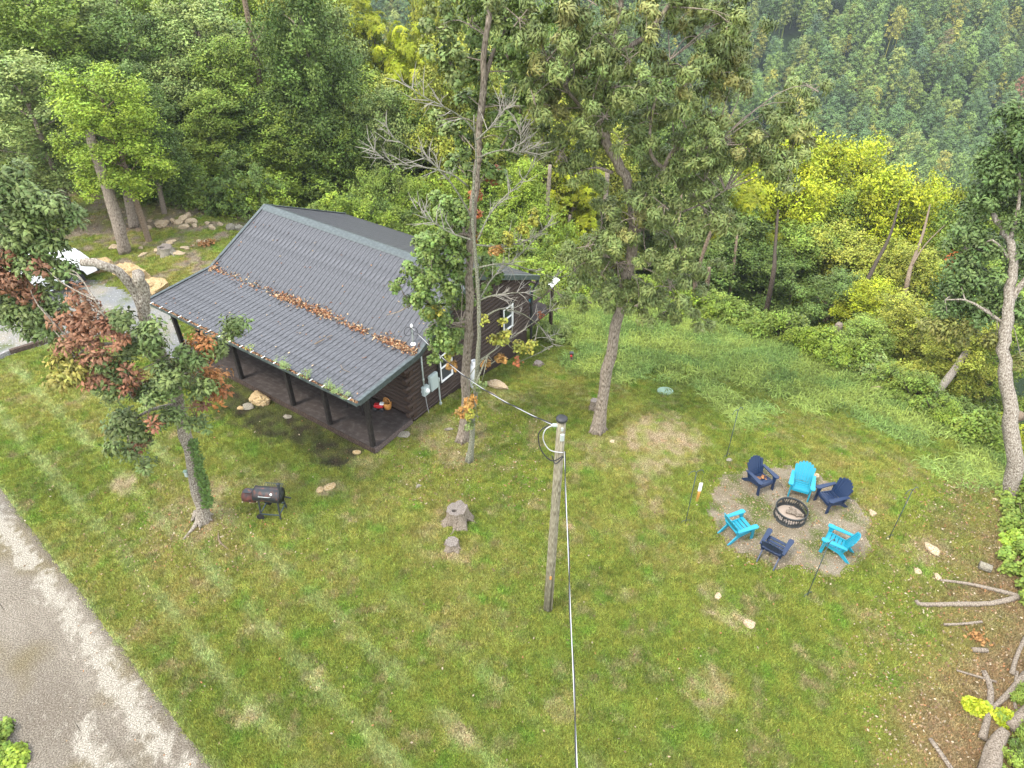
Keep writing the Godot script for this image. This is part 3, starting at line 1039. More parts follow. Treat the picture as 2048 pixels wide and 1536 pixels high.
	for x in [-0.12, -2.4, -4.65]:
		part("deck_post", box_mesh(Vector3(0.13, 3.4, 0.13), 0.01), M.post_brown, cabin, hv(x, -0.52, 11.58))
	for y in [1.16]:
		st = new_st()
		bar(st, hv(-0.12, y, 9.85), hv(-0.12, y, 11.64), 0.13, 0.04)
		part("hand_rail", done(st), M.post_brown, cabin)
		st = new_st()
		bar(st, hv(-0.05, y + 0.003, 11.58), hv(-4.7, y + 0.003, 11.58), 0.13, 0.04)
		part("hand_rail", done(st), M.post_brown, cabin)
	st = new_st()
	for k in 30:
		box(st, hv(-0.2 - k * 0.15, 0.68, 11.58), Vector3(0.012, 0.94, 0.012))
	part("baluster", done(st), M.iron, cabin).set_meta("kind", "stuff")

func on_cabin(o: Node3D, x: float, y: float, d: float, turn := 0.0) -> Node3D:
	o.position = cabin_world(x, y, d)
	o.rotation.y = HY + turn
	return o

func build_cabin_things() -> void:
	# electric meter, breaker box, mast
	var t := thing("electric_meter", "small grey electric meter box with round glass dome on the cabin gable", "meter")
	on_cabin(t, -0.11, 1.08, 3.06)
	part("box", box_mesh(Vector3(0.16, 0.36, 0.3), 0.012), M.grey_box, t, Vector3(0.03, 0, 0))
	var st := new_st(true)
	lathe(st, [Vector2(0, 0.11), Vector2(0.05, 0.1), Vector2(0.08, 0.06), Vector2(0.085, 0)], 14, Transform3D(Basis(Vector3(0, -1, 0), Vector3(1, 0, 0), Vector3(0, 0, 1)), Vector3(0.11, 0.03, 0)))
	part("dome", done(st), M.white_vinyl, t)
	part("conduit", tube_mesh([Vector3(0, 0.18, 0.02), Vector3(0, 1.45, 0.02)], [0.028, 0.028], 8), M.galv, t)
	part("collar", tube_mesh([Vector3(0, 0.42, 0.02), Vector3(0, 0.5, 0.02)], [0.04, 0.04], 8), M.galv, t)
	part("ground_wire", tube_mesh(spline([Vector3(0.03, -0.18, 0.02), Vector3(0.035, -0.6, 0.0), Vector3(0.07, -1.22, -0.06)], 4), lerp_radii([0.011, 0.011], 9), 6), M.cable_white, t)
	t = thing("breaker_box", "tall grey breaker box between the meter and the front gable window", "breaker box")
	on_cabin(t, -0.11, 1.2, 3.5)
	part("box", box_mesh(Vector3(0.15, 0.66, 0.4), 0.012), M.grey_box, t, Vector3(0.03, 0, 0))
	part("cover", box_mesh(Vector3(0.02, 0.6, 0.34), 0.006), M.grey_box, t, Vector3(0.112, -0.01, 0))
	part("conduit", tube_mesh(spline([Vector3(0.05, -0.1, -0.26), Vector3(0.05, -0.5, -0.26), Vector3(0.06, -1.2, -0.27)], 3), lerp_radii([0.03, 0.03], 7), 8), M.galv, t)
	part("fitting", box_mesh(Vector3(0.09, 0.16, 0.09), 0.01), M.galv, t, Vector3(0.05, -0.08, -0.26))
	part("fitting", box_mesh(Vector3(0.085, 0.18, 0.085), 0.01), M.galv, t, Vector3(0.06, -1.2, -0.27))
	t = thing("service_mast", "electric service mast with black wire loops rising through the porch roof corner", "service mast")
	on_cabin(t, -0.42, roof_y(3.05), 3.05)
	part("pipe", tube_mesh([Vector3(0, -0.1, 0), Vector3(0, 0.75, 0)], [0.03, 0.03], 8), M.galv, t)
	st = new_st(true)
	lathe(st, [Vector2(0.10, 0.0), Vector2(0.08, 0.04), Vector2(0.05, 0.06), Vector2(0.035, 0.08)], 12)
	part("roof_boot", done(st), M.white_vinyl, t)
	st = new_st(true)
	lathe(st, [Vector2(0.03, 0.66), Vector2(0.05, 0.70), Vector2(0.045, 0.76), Vector2(0.02, 0.80), Vector2(0, 0.81)], 10)
	part("weather_head", done(st), M.white_vinyl, t)
	for k in 3:
		var a := k * 2.1
		var pts := []
		for i in 13:
			var b := TAU * i / 12.0
			pts.append(Vector3(0.12 * cos(a) + 0.14 * cos(b) * cos(a), 0.55 + 0.17 * sin(b), 0.12 * sin(a) + 0.14 * cos(b) * sin(a) + 0.02 * k))
		part("wire_loop", tube_mesh(pts, lerp_radii([0.011, 0.011], 13), 5), M.cable_black, t)
	# propane bottle by the gable
	t = thing("propane_tank", "tall white gas bottle standing against the cabin gable behind the trunks", "gas bottle", on(cabin_world(0.18, 0, 5.55)))
	st = new_st(true)
	lathe(st, [Vector2(0, 0), Vector2(0.17, 0), Vector2(0.17, 0.06), Vector2(0.185, 0.1), Vector2(0.185, 0.95), Vector2(0.16, 1.06), Vector2(0.09, 1.12), Vector2(0, 1.13)], 18)
	part("body", done(st), M.white_paint, t)
	st = new_st(true)
	lathe(st, [Vector2(0.1, 1.1), Vector2(0.1, 1.27), Vector2(0.085, 1.27), Vector2(0.085, 1.1)], 14)
	part("collar", done(st), M.white_paint, t)
	part("valve", tube_mesh([Vector3(0, 1.1, 0), Vector3(0, 1.22, 0)], [0.035, 0.03], 8), M.galv, t)
	# white panel antenna on the rear deck post
	t = thing("panel_antenna", "flat white rectangular panel tilted on the rear deck corner post", "antenna")
	on_cabin(t, -0.12, 1.18, 11.58)
	part("pole", tube_mesh([Vector3(0, 0, 0), Vector3(0, 0.2, 0)], [0.025, 0.02], 8), M.galv, t)
	part("panel", box_mesh(Vector3(0.38, 0.035, 0.60), 0.012), M.white_paint, t, Vector3(0, 0.25, 0), Basis(Vector3.UP, -0.25) * Basis(Vector3.RIGHT, 0.42))
	# camp chair on the rear deck
	t = thing("camp_chair", "teal folding camp chair on the rear deck", "chair")
	on_cabin(t, -0.95, 0.255, 10.75, 0.6)
	part("seat", box_mesh(Vector3(0.48, 0.03, 0.42), 0.01), M.teal_cloth, t, Vector3(0, 0.42, 0))
	part("backrest", box_mesh(Vector3(0.5, 0.5, 0.025), 0.01), M.teal_cloth, t, Vector3(0, 0.7, -0.27), Basis(Vector3.RIGHT, -0.22))
	for sx in [-0.24, 0.24]:
		part("leg", tube_mesh([Vector3(sx, 0, 0.22), Vector3(sx, 0.44, -0.2), Vector3(sx, 0.95, -0.33)], [0.012, 0.012, 0.012], 6), M.iron, t)
		part("leg", tube_mesh([Vector3(sx, 0, -0.25), Vector3(sx, 0.43, 0.22)], [0.012, 0.012], 6), M.iron, t)
	# blue kettle grill by the porch end
	t = thing("kettle_grill", "blue domed kettle grill behind a post at the left porch end", "grill")
	on_cabin(t, -9.75, 0.26, 1.35)
	st = new_st(true)
	lathe(st, [Vector2(0, 0.52), Vector2(0.12, 0.54), Vector2(0.22, 0.62), Vector2(0.285, 0.75), Vector2(0.29, 0.77)], 20)
	part("bowl", done(st), M.blue_enamel, t)
	st = new_st(true)
	lathe(st, [Vector2(0.3, 0.775), Vector2(0.29, 0.86), Vector2(0.22, 0.98), Vector2(0.1, 1.045), Vector2(0, 1.055)], 20)
	part("lid", done(st), M.blue_enamel, t)
	part("lid_handle", tube_mesh([Vector3(-0.06, 1.05, 0), Vector3(-0.05, 1.1, 0), Vector3(0.05, 1.1, 0), Vector3(0.06, 1.05, 0)], [0.012, 0.012, 0.012, 0.012], 6), M.black_plastic, t)
	for k in 3:
		var a := TAU * k / 3 + 0.4
		part("leg", tube_mesh([Vector3(0.15 * cos(a), 0.58, 0.15 * sin(a)), Vector3(0.27 * cos(a), 0, 0.27 * sin(a))], [0.014, 0.014], 6), M.iron, t)
	# red and orange playthings under the porch roof
	t = thing("red_toy", "small red and white ride-on toy on the porch floor near the corner post", "toy")
	on_cabin(t, -1.45, 0.26, 2.05, 0.5)
	part("body", box_mesh(Vector3(0.34, 0.16, 0.2), 0.04), M.red_paint, t, Vector3(0, 0.18, 0))
	part("seat", box_mesh(Vector3(0.16, 0.08, 0.16), 0.03), M.white_vinyl, t, Vector3(0.12, 0.28, 0))
	for k in 4:
		st = new_st(true)
		lathe(st, [Vector2(0, -0.025), Vector2(0.08, -0.025), Vector2(0.08, 0.025), Vector2(0, 0.025)], 12, Transform3D(Basis(Vector3.RIGHT, PI / 2), Vector3(0.12 if k < 2 else -0.12, 0.08, 0.11 if k % 2 else -0.11)))
		part("wheel", done(st), M.black_plastic, t)
	t = thing("orange_basket", "orange hoop-rimmed basket beside the red toy on the porch", "basket")
	on_cabin(t, -1.25, 0.26, 2.28)
	st = new_st(true)
	lathe(st, [Vector2(0, 0.01), Vector2(0.13, 0.01), Vector2(0.17, 0.3), Vector2(0.155, 0.3), Vector2(0.12, 0.03), Vector2(0, 0.03)], 16)
	part("basket", done(st), M.orange_paint, t)
	var pts := []
	for i in 9: pts.append(Vector3(0.16 * cos(PI * i / 8), 0.3 + 0.16 * sin(PI * i / 8), 0))
	part("hoop", tube_mesh(pts, lerp_radii([0.018, 0.018], 9), 6), M.orange_paint, t)
	t = thing("porch_table", "small dark table under the porch roof behind the second post", "table")
	on_cabin(t, -2.1, 0.26, 1.7)
	part("tabletop", box_mesh(Vector3(0.9, 0.04, 0.55), 0.01), M.post, t, Vector3(0, 0.7, 0))
	for sx in [-0.38, 0.38]:
		for sz in [-0.2, 0.2]:
			part("leg", box_mesh(Vector3(0.05, 0.68, 0.05), 0.005), M.post, t, Vector3(sx, 0.34, sz))

# leaves lying on the roof and in the gutter, and the twigs among them
func build_roof_litter() -> void:
	rng.seed = 77
	var bag := Bag.new()
	var cols := [Color(0.26, 0.115, 0.055), Color(0.19, 0.085, 0.045), Color(0.30, 0.175, 0.095), Color(0.38, 0.28, 0.17), Color(0.10, 0.05, 0.03)]
	var b := Basis(Vector3.UP, HY)
	for c in LITTER:
		for i in int(c[2] * 0.62):
			var x: float = c[0] + rng.randfn() * c[1]
			var d: float = 2.8 + rng.randfn() * 0.085 + absf(rng.randfn()) * 0.02 * c[1] + (0.13 * rng.randfn() if i % 5 == 0 else 0.0)
			if x > -0.05 or x < -CL + 0.05: continue
			var p := cabin_world(x, roof_y(d) + rng.randf_range(0.01, 0.06), d)
			bag.put(Transform3D(facing(Vector3.UP + rand_dir(rng) * 0.8, rng.randf() * TAU, rng.randf_range(0.7, 1.15)), p), cols[rng.randi() % 5] * rng.randf_range(0.7, 1.3))
	for i in 120:
		var x := -rng.randf() * CL
		var d := rng.randf_range(0.1, 5.6)
		bag.put(Transform3D(facing(Vector3.UP + rand_dir(rng) * 0.3, rng.randf() * TAU, rng.randf_range(0.45, 0.9)), cabin_world(x, roof_y(d) + 0.03, d)), cols[rng.randi() % 5] * rng.randf_range(0.7, 1.4))
	for i in 900:
		var x := -rng.randf() * CL
		bag.put(Transform3D(facing(Vector3.UP + rand_dir(rng), rng.randf() * TAU, rng.randf_range(0.5, 0.9)), cabin_world(x, 2.625 + rng.randf() * 0.025, -0.095 + rng.randf_range(-0.035, 0.035))), cols[rng.randi() % 5] * rng.randf_range(0.6, 1.2))
	many("roof_leaves", bag, SPR.fallen, M.dry, null, "rust-brown fallen leaves gathered along the roof bend and in the porch gutter")
	# gutter seedlings
	for q in [[-4.95, 5, 0.26, "bright yellow-green seedling alone in the middle of the porch gutter", 1], [-3.2, 16, 0.3, "bushiest pale green seedling cluster in the porch gutter", 0], [-3.42, 6, 0.46, "thin tall seedling just left of the bushiest gutter cluster", 0], [-2.27, 11, 0.32, "seedling with some orange leaves at a white gutter strap", 0], [-1.2, 13, 0.34, "left one of the two pale seedlings nearest the gutter's right end", 0], [-0.92, 12, 0.3, "right one of the two pale seedlings nearest the gutter's right end", 0], [-0.42, 8, 0.28, "last small seedling at the right end of the porch gutter", 0]]:
		var t := thing("gutter_seedling", q[3], "seedling", cabin_world(q[0], 2.60, -0.095), 0.0, "seedlings in the porch gutter")
		var bg := Bag.new()
		for i in q[1]:
			var dd := rand_dir(rng)
			var h: float = q[2] * rng.randf_range(0.25, 1.0)
			bg.put(Transform3D(facing(Vector3(dd.x, 1.2, dd.z), rng.randf() * TAU, rng.randf_range(0.28, 0.5)), Vector3(dd.x * 0.15, h, dd.z * 0.08)), Color(0.36, 0.45, 0.03) if q[4] else Color(0.20, 0.27, 0.09))
		many("leaves", bg, SPR.oak, M.leaf, t)
		part("stem", tube_mesh([Vector3.ZERO, Vector3(0.02, q[2] * 0.9, 0.01)], [0.006, 0.003], 5), M.twig, t)
	var k := 0
	for q in [[[-3.34, 1.30], [-3.3, 1.5], [-3.26, 1.68], 0.024, "thick brown stick lying between two ribs on the porch roof"], [[-1.76, 0.95], [-1.5, 0.82], [-1.22, 0.84], 0.013, "pale bent twig lying across the ribs near the porch roof corner"], [[-3.27, 1.80], [-3.25, 1.9], [-3.2, 2.0], 0.014, "short dark stick just above the thick brown stick on the roof"]]:
		var pts := []
		for i in 3: pts.append(cabin_world(q[i][0], roof_y(q[i][1]) + 0.035 + q[3], q[i][1]))
		top("fallen_stick", tube_mesh(spline(pts, 3), lerp_radii([q[3], q[3] * 0.6], 7), 6, 0.3), M.bark_brown if k != 1 else M.deadwood, q[4], "stick")
		k += 1

var LITTER := [[-10.75, 0.15, 130], [-10.1, 0.3, 70], [-9.3, 0.3, 40], [-8.3, 0.3, 70], [-7.5, 0.3, 40], [-6.4, 0.40, 420], [-5.85, 0.3, 150], [-5.2, 0.25, 80], [-4.75, 0.22, 190], [-4.35, 0.2, 190], [-3.7, 0.2, 60], [-2.9, 0.25, 150], [-2.55, 0.15, 50], [-1.75, 0.3, 80], [-1.35, 0.25, 120], [-0.85, 0.3, 320], [-0.4, 0.2, 120], [-0.15, 0.06, 50]]

# ---------------------------------------------------------------- lawn cover
func build_grass() -> void:
	rng.seed = 5
	var bags := [Bag.new(), Bag.new(), Bag.new()]
	var tall := Bag.new()
	for i in 185000:
		var z := -5.6 - 34.0 * pow(rng.randf(), 1.25)
		var x := rng.randf_range(-0.84, 0.84) * (-z + 6.0)
		if x < -28.0: continue
		var w := sdist(B2, x, z)
		if w > 0.6: continue
		var rt := road_t(x, z)
		if rt > 0.05 and rt < 3.2: continue
		var h := house_local(x, z)
		if h.x > -10.9 and h.x < -0.15 and h.y > 0.45 and h.y < 11.6: continue
		if h.x > -10.5 and h.x < -0.6 and h.y > -0.75 and h.y <= 0.5 and rng.randf() < 0.8: continue
		var pr := pad_r(x, z)
		if pr < 0.95 and rng.randf() < (0.80 if n2.get_noise_2d(x * 28 + 11, z * 28) > 0.08 else 0.96): continue
		if x < -11.0 and gravel_in(x, z) and rng.randf() < 0.96: continue
		var bare := bare_at(x, z)
		if rng.randf() < bare * 0.9: continue
		var c := lawn_color(x, z)
		if c.r > c.g * 1.10 and rng.randf() < 0.45: continue
		var b := rng.randf_range(0.6, 1.5)
		var y := rng.randf_range(0.88, 1.16)
		bags[i % 3].put(Transform3D(Basis(Vector3.UP, rng.randf() * TAU).scaled(Vector3.ONE * rng.randf_range(0.7, 1.25)), Vector3(x, land(x, z), z)), Color(c.r * b * y, c.g * b, c.b * b))
	for q in 3:
		many("lawn_grass", bags[q], SPR["tuft%d" % q], M.grass, null, "short mown grass blades covering the lawn")
	# the long grass on the bank
	for i in 15000:
		var x := rng.randf_range(-5.0, 17.5)
		var z := rng.randf_range(-36.0, -15.0)
		var b := sdist(B1, x, z)
		var w := sdist(B2, x, z)
		var hh := house_local(x, z)
		if hh.x < 0.3 and hh.y < 12.0: continue
		if w > 0.9 or b < 3.0 + 3.2 * n2.get_noise_2d(x * 9, z * 9) + 1.5 * rng.randf(): continue
		if x < 2.5 + 1.5 * n2.get_noise_2d(x * 20, z * 20) and b < 6.5 + 2.0 * n2.get_noise_2d(z * 15, x * 15): continue
		var g := smoothstep(2.2, 5.0, b)
		var k := rng.randf_range(0.6, 1.5)
		var m := n2.get_noise_2d(x * 14, z * 14)
		tall.put(Transform3D(Basis(Vector3.UP, rng.randf() * TAU).scaled(Vector3(1.5, rng.randf_range(0.5, 1.1) * (0.5 + 0.6 * g), 1.5)), Vector3(x, land(x, z), z)), mix3(Color(0.135, 0.205, 0.055), Color(0.21, 0.26, 0.06), 0.5 + m * 1.5) * k)
	many("long_grass", tall, SPR.tall, M.grass, null, "long bent blue-green grass along the bank above the woods")
	# loose fallen leaves
	var lv := Bag.new()
	var cols := [Color(0.27, 0.13, 0.06), Color(0.20, 0.125, 0.075), Color(0.28, 0.20, 0.125), Color(0.33, 0.27, 0.19), Color(0.14, 0.09, 0.06)]
	for i in 9000:
		var x := 0.0
		var z := 0.0
		var q := rng.randf()
		if q < 0.66:
			z = rng.randf_range(-17.0, -5.6); x = rng.randf_range(8.0, 17.0)
			if sdist(LIT, x, z) < -1.6 - absf(rng.randfn()) * 0.9: continue
		elif q < 0.74:
			var a := rng.randf() * TAU
			var r := sqrt(rng.randf()) * 2.6
			x = 8.45 + r * cos(a); z = -14.62 + r * sin(a)
		elif q < 0.81:
			x = rng.randf_range(-4.0, 1.0); z = rng.randf_range(-19.6, -15.0)
		elif q < 0.88:
			x = -9.3 + rng.randfn() * 1.4; z = -14.2 + rng.randfn() * 1.0
		else:
			z = -5.6 - rng.randf() * 26.0; x = rng.randf_range(-0.8, 0.8) * (-z + 5)
		var h := house_local(x, z)
		if h.x > -11 and h.x < 0 and h.y > 0.4 and h.y < 11.6: continue
		if sdist(B2, x, z) > 1.0: continue
		lv.put(Transform3D(facing(Vector3.UP + rand_dir(rng) * 0.45, rng.randf() * TAU, rng.randf_range(0.35, 0.8)), Vector3(x, land(x, z) + rng.randf_range(0.025, 0.05), z)), cols[rng.randi() % 5] * rng.randf_range(0.7, 1.35))
	many("ground_leaves", lv, SPR.fallen, M.dry, null, "brown fallen leaves strewn over lawn, fire pit gravel and wood edge")
	# pea gravel on the pad and chippings on the drive
	var st := new_st()
	var rk := rock_mesh(Vector3(0.05, 0.03, 0.04), 5)
	var pg := Bag.new()
	for i in 9000:
		var a := rng.randf() * TAU
		var r := sqrt(rng.randf())
		var x := 8.45 + 2.7 * r * cos(a)
		var z := -14.62 + 2.4 * r * sin(a)
		if pad_r(x, z) > 0.96: continue
		var k := rng.randf_range(0.6, 1.5)
		pg.put(Transform3D(Basis(Vector3.UP, rng.randf() * TAU).scaled(Vector3.ONE * rng.randf_range(0.3, 0.65)), Vector3(x, land(x, z) + 0.017, z)), Color(0.27 * k, 0.225 * k, 0.165 * k))
	for i in 5000:
		var p := Vector2(rng.randf_range(-25.0, -13.0), rng.randf_range(-31.0, -21.0))
		if not gravel_in(p.x, p.y): continue
		var k := rng.randf_range(0.6, 1.5)
		pg.put(Transform3D(Basis(Vector3.UP, rng.randf() * TAU).scaled(Vector3.ONE * rng.randf_range(0.5, 1.1)), Vector3(p.x, land(p.x, p.y) + 0.022, p.y)), Color(0.28 * k, 0.285 * k, 0.285 * k))
	many("loose_gravel", pg, rk, M.dry, null, "loose pebbles on the fire pit patch and the parking gravel")

# ---------------------------------------------------------------- the large trees near the cabin
# limbs: [[points], r0, r1]; puffs: [centre, radius, sprays, tint index]
func hero(called: String, label: String, base: Vector3, limbs: Array, bark: Material, puffs: Array, spr: String, size: float, tints: Array, seed_: int, thin := 1.0, twigs := true) -> Node3D:
	rng.seed = seed_
	var t := thing(called, label, "tree", base)
	var first := true
	var tips := []
	for l in limbs:
		var pts := []
		for p in l[0]: pts.append(p - base)
		if first: pts[0] += Vector3(0, -0.25, 0)
		var sp := spline(pts, 4)
		for i in range(1, sp.size() - 1): sp[i] += rand_dir(rng) * l[1] * 0.22
		var rad := lerp_radii([l[1], l[2]], sp.size())
		if first:
			rad[0] *= 1.75; rad[1] *= 1.3; rad[2] *= 1.1
		part("trunk" if first else "branch", tube_mesh(sp, rad, 10 if l[1] > 0.08 else 6, 0.28), bark, t)
		if not first or limbs.size() == 1:
			for i in range(2, sp.size()): tips.append([sp[i], rad[i]])
		if first:
			for i in range(sp.size() / 2, sp.size()): tips.append([sp[i], rad[i]])
			# root flare
			var st := new_st(true)
			for k in 5:
				var a := k * 1.3 + rng.randf() * 0.5
				var r: float = l[1]
				tube(st, [Vector3(cos(a) * r * 0.5, 0.38, sin(a) * r * 0.5), Vector3(cos(a) * r * 1.3, 0.10, sin(a) * r * 1.3), Vector3(cos(a) * r * 2.0, -0.06, sin(a) * r * 2.0)], [r * 0.4, r * 0.3, r * 0.1], 6, 0.2)
			part("roots", done(st), bark, t)
		first = false
	var bags := {}
	var st2 := new_st(true)
	for q in puffs:
		var tint: Color = tints[q[3]]
		if not bags.has(q[3]): bags[q[3]] = Bag.new()
		var c: Vector3 = q[0] - base
		var r: float = q[1]
		# a loose group of small clumps rather than one ball
		var n := int(q[2] * thin * (0.72 if thin < 0.75 and (q[3] == 1 or q[3] == 3) else 1.0))
		var groups := maxi(3, int(n / 8))
		for g in groups:
			var gc := c + rand_dir(rng) * r * pow(rng.randf(), 0.4) * Vector3(1.05, 0.9, 1.05)
			var gr := r * rng.randf_range(0.2, 0.42)
			puff(bags[q[3]], gc, Vector3(gr, gr * 0.75, gr), int(n / groups), size, tint, 0.28)
			if twigs and g % 2 == 0: tube(st2, [c + (c - gc) * 0.2 - Vector3(0, r * 0.3, 0), c.lerp(gc, 0.5), gc], [0.016, 0.011, 0.005], 4, 0.0, false)
		if twigs:
			var best := 1e9
			var bp := Vector3.ZERO
			for tp in tips:
				var dd: float = (tp[0] - c).length() + maxf(0.0, tp[0].y - c.y) * 0.7
				if dd < best: best = dd; bp = tp[0]
			if best < 4.5: tube(st2, spline([bp, bp.lerp(c, 0.55) + Vector3.UP * best * 0.1 + rand_dir(rng) * best * 0.12, c], 3), lerp_radii([0.02, 0.013, 0.006], 7), 5, 0.3, false)
	if puffs.size() and twigs:
		part("twigs", done(st2), bark, t)
	for k in bags:
		many("foliage", bags[k], SPR[spr], M.leaf, t)
	return t

# bare branching twigs along a branch
func twigs_on(t: Node3D, pts: Array, n: int, len_: float, seed_: int, bark: Material) -> void:
	rng.seed = seed_
	var st := new_st(true)
	for i in n:
		var f := rng.randf_range(0.25, 1.0) * (pts.size() - 1)
		var k := mini(int(f), pts.size() - 2)
		var p: Vector3 = pts[k].lerp(pts[k + 1], f - k) - t.position
		var along: Vector3 = (pts[k + 1] - pts[k]).normalized()
		var d := (along * 0.8 + rand_dir(rng) * 0.8 + Vector3.UP * 0.3).normalized()
		var L := len_ * rng.randf_range(0.4, 1.0)
		var q := p + d * L * 0.5 + rand_dir(rng) * L * 0.1
		var e := q + (d + rand_dir(rng) * 0.5).normalized() * L * 0.5
		tube(st, [p, q, e], [0.012, 0.008, 0.003], 4, 0.0, false)
		for s in 3:
			var o := p.lerp(q, rng.randf_range(0.4, 1.0)) if s else q
			tube(st, [o, o + (d + rand_dir(rng) * 0.9).normalized() * L * rng.randf_range(0.25, 0.5)], [0.006, 0.002], 3, 0.0, false)
	part("twigs", done(st), bark, t)

func build_heroes() -> void:
	var oak_tints := [Color(0.105, 0.145, 0.042), Color(0.20, 0.094, 0.05), Color(0.20, 0.18, 0.035), Color(0.29, 0.125, 0.04)]
	# 1: broken-topped oak before the left end of the porch
	var b1 := on(Vector3(-9.39, -0.00, -14.47))
	var t1 := hero("broken_oak", "broken-topped leaning oak with green and rust-brown leaves left of the porch", b1, [
		[[b1, Vector3(-9.11, 1.73, -14.45), Vector3(-8.88, 3.50, -14.40), Vector3(-8.77, 5.13, -14.40), Vector3(-8.70, 6.37, -14.30), Vector3(-8.72, 7.13, -14.25), Vector3(-8.60, 7.72, -14.20), Vector3(-8.40, 8.62, -14.10)], 0.185, 0.135],
		[[Vector3(-8.67, 7.61, -14.20), Vector3(-8.71, 8.43, -14.10), Vector3(-8.91, 8.89, -13.90), Vector3(-9.38, 9.04, -13.80)], 0.12, 0.085],
		[[Vector3(-8.73, 6.30, -14.30), Vector3(-9.29, 6.72, -14.00), Vector3(-9.87, 6.86, -13.80), Vector3(-10.33, 6.64, -13.60)], 0.06, 0.02],
		[[Vector3(-8.80, 5.05, -14.40), Vector3(-8.22, 5.61, -14.50), Vector3(-7.49, 6.25, -14.70), Vector3(-6.78, 6.71, -14.80)], 0.05, 0.012],
		[[Vector3(-8.81, 4.55, -14.40), Vector3(-9.39, 4.62, -14.10), Vector3(-9.98, 4.20, -14.00), Vector3(-10.29, 3.40, -13.90)], 0.05, 0.015],
		[[Vector3(-8.71, 6.19, -14.30), Vector3(-9.10, 6.58, -14.00), Vector3(-9.26, 7.62, -13.70), Vector3(-9.29, 8.20, -13.60)], 0.05, 0.014],
		], M.bark_pale, [
		[Vector3(-8.78, 6.64, -13.80), 0.42, 60, 0], [Vector3(-9.37, 6.27, -13.70), 0.4, 60, 0], [Vector3(-8.39, 6.12, -13.70), 0.40, 70, 0], [Vector3(-7.99, 6.14, -14.10), 0.36, 55, 0], [Vector3(-8.40, 7.28, -13.70), 0.3, 36, 0], [Vector3(-8.86, 7.62, -13.70), 0.3, 36, 0],
		[Vector3(-8.50, 5.43, -13.60), 0.42, 80, 0], [Vector3(-9.21, 5.27, -13.70), 0.36, 50, 0], [Vector3(-9.76, 4.45, -13.70), 0.45, 90, 0], [Vector3(-10.21, 3.59, -13.70), 0.32, 42, 0], [Vector3(-9.88, 2.98, -13.80), 0.22, 18, 0], [Vector3(-8.59, 4.62, -13.70), 0.3, 36, 0], [Vector3(-8.22, 4.11, -13.90), 0.25, 20, 0],
		[Vector3(-7.39, 6.38, -14.50), 0.28, 30, 0], [Vector3(-7.03, 6.69, -14.60), 0.22, 22, 0], [Vector3(-6.77, 6.87, -14.70), 0.2, 20, 0], [Vector3(-7.69, 5.51, -14.00), 0.3, 34, 0], [Vector3(-9.78, 5.67, -13.60), 0.34, 46, 0],
		[Vector3(-9.33, 7.21, -13.70), 0.32, 60, 1], [Vector3(-9.96, 7.83, -14.00), 0.24, 36, 1], [Vector3(-9.68, 7.55, -13.80), 0.24, 36, 1], [Vector3(-10.78, 8.60, -14.50), 0.2, 20, 1], [Vector3(-11.42, 8.32, -14.30), 0.28, 50, 1], [Vector3(-10.76, 8.35, -14.60), 0.26, 40, 0], [Vector3(-11.24, 7.93, -14.30), 0.22, 40, 1], [Vector3(-11.73, 7.86, -14.30), 0.25, 40, 0], [Vector3(-10.91, 7.87, -14.40), 0.16, 16, 0], [Vector3(-11.18, 8.33, -14.40), 0.22, 22, 1], [Vector3(-10.50, 8.42, -14.60), 0.2, 22, 0], [Vector3(-10.14, 6.99, -13.50), 0.36, 56, 1], [Vector3(-9.66, 6.71, -13.50), 0.32, 46, 1], [Vector3(-10.02, 6.05, -13.50), 0.3, 40, 1], [Vector3(-9.16, 6.05, -13.60), 0.22, 20, 1],
		[Vector3(-10.58, 6.34, -13.40), 0.32, 42, 2], [Vector3(-10.17, 6.49, -13.40), 0.28, 30, 2], [Vector3(-10.84, 5.97, -13.40), 0.22, 20, 2],
		[Vector3(-7.60, 6.37, -14.20), 0.28, 36, 3], [Vector3(-7.57, 5.52, -14.20), 0.28, 40, 3], [Vector3(-7.50, 5.04, -14.20), 0.22, 26, 3], [Vector3(-7.72, 6.59, -14.20), 0.22, 20, 3], [Vector3(-9.30, 5.59, -13.50), 0.22, 22, 1], [Vector3(-9.14, 4.63, -13.50), 0.2, 16, 1], [Vector3(-9.75, 3.86, -13.60), 0.2, 14, 1], [Vector3(-7.95, 4.79, -14.00), 0.2, 16, 1],
		], "oak", 1.0, oak_tints, 101, 0.62)
	# ivy up its trunk
	rng.seed = 12
	var ivy := Bag.new()
	for i in 170:
		var f := rng.randf()
		var c: Vector3 = (Vector3(-9.03, 0.79, -14.35)).lerp(Vector3(-8.76, 3.40, -14.30), f) - b1
		ivy.put(Transform3D(facing(Vector3(rng.randf_range(-0.2, 0.9), 0.4, 1), rng.randf() * TAU, rng.randf_range(0.25, 0.5)), c + Vector3(rng.randf_range(0.02, 0.2), 0, rng.randf_range(-0.02, 0.16))), Color(0.075, 0.13, 0.025) * rng.randf_range(0.7, 1.3))
	many("ivy", ivy, SPR.maple, M.leaf, t1)
	top("exposed_root", tube_mesh(spline([on(Vector3(-9.43, -0.00, -14.37), 0.1), on(Vector3(-9.55, -0.00, -14.08), 0.03), on(Vector3(-9.69, -0.00, -13.70), 0.0)], 4), lerp_radii([0.10, 0.05, 0.03], 9), 7, 0.3), M.bark_pale, "long exposed root running from the broken oak's base towards the lane", "root")
	top("exposed_root", tube_mesh(spline([on(Vector3(-8.74, -0.00, -13.98), 0.02), on(Vector3(-8.57, -0.00, -13.60), 0.03), on(Vector3(-8.15, -0.00, -13.29), 0.0)], 4), lerp_radii([0.02, 0.03, 0.02], 9), 6, 0.3), M.bark_brown, "thin curved surface root in the grass right of the broken oak", "root")
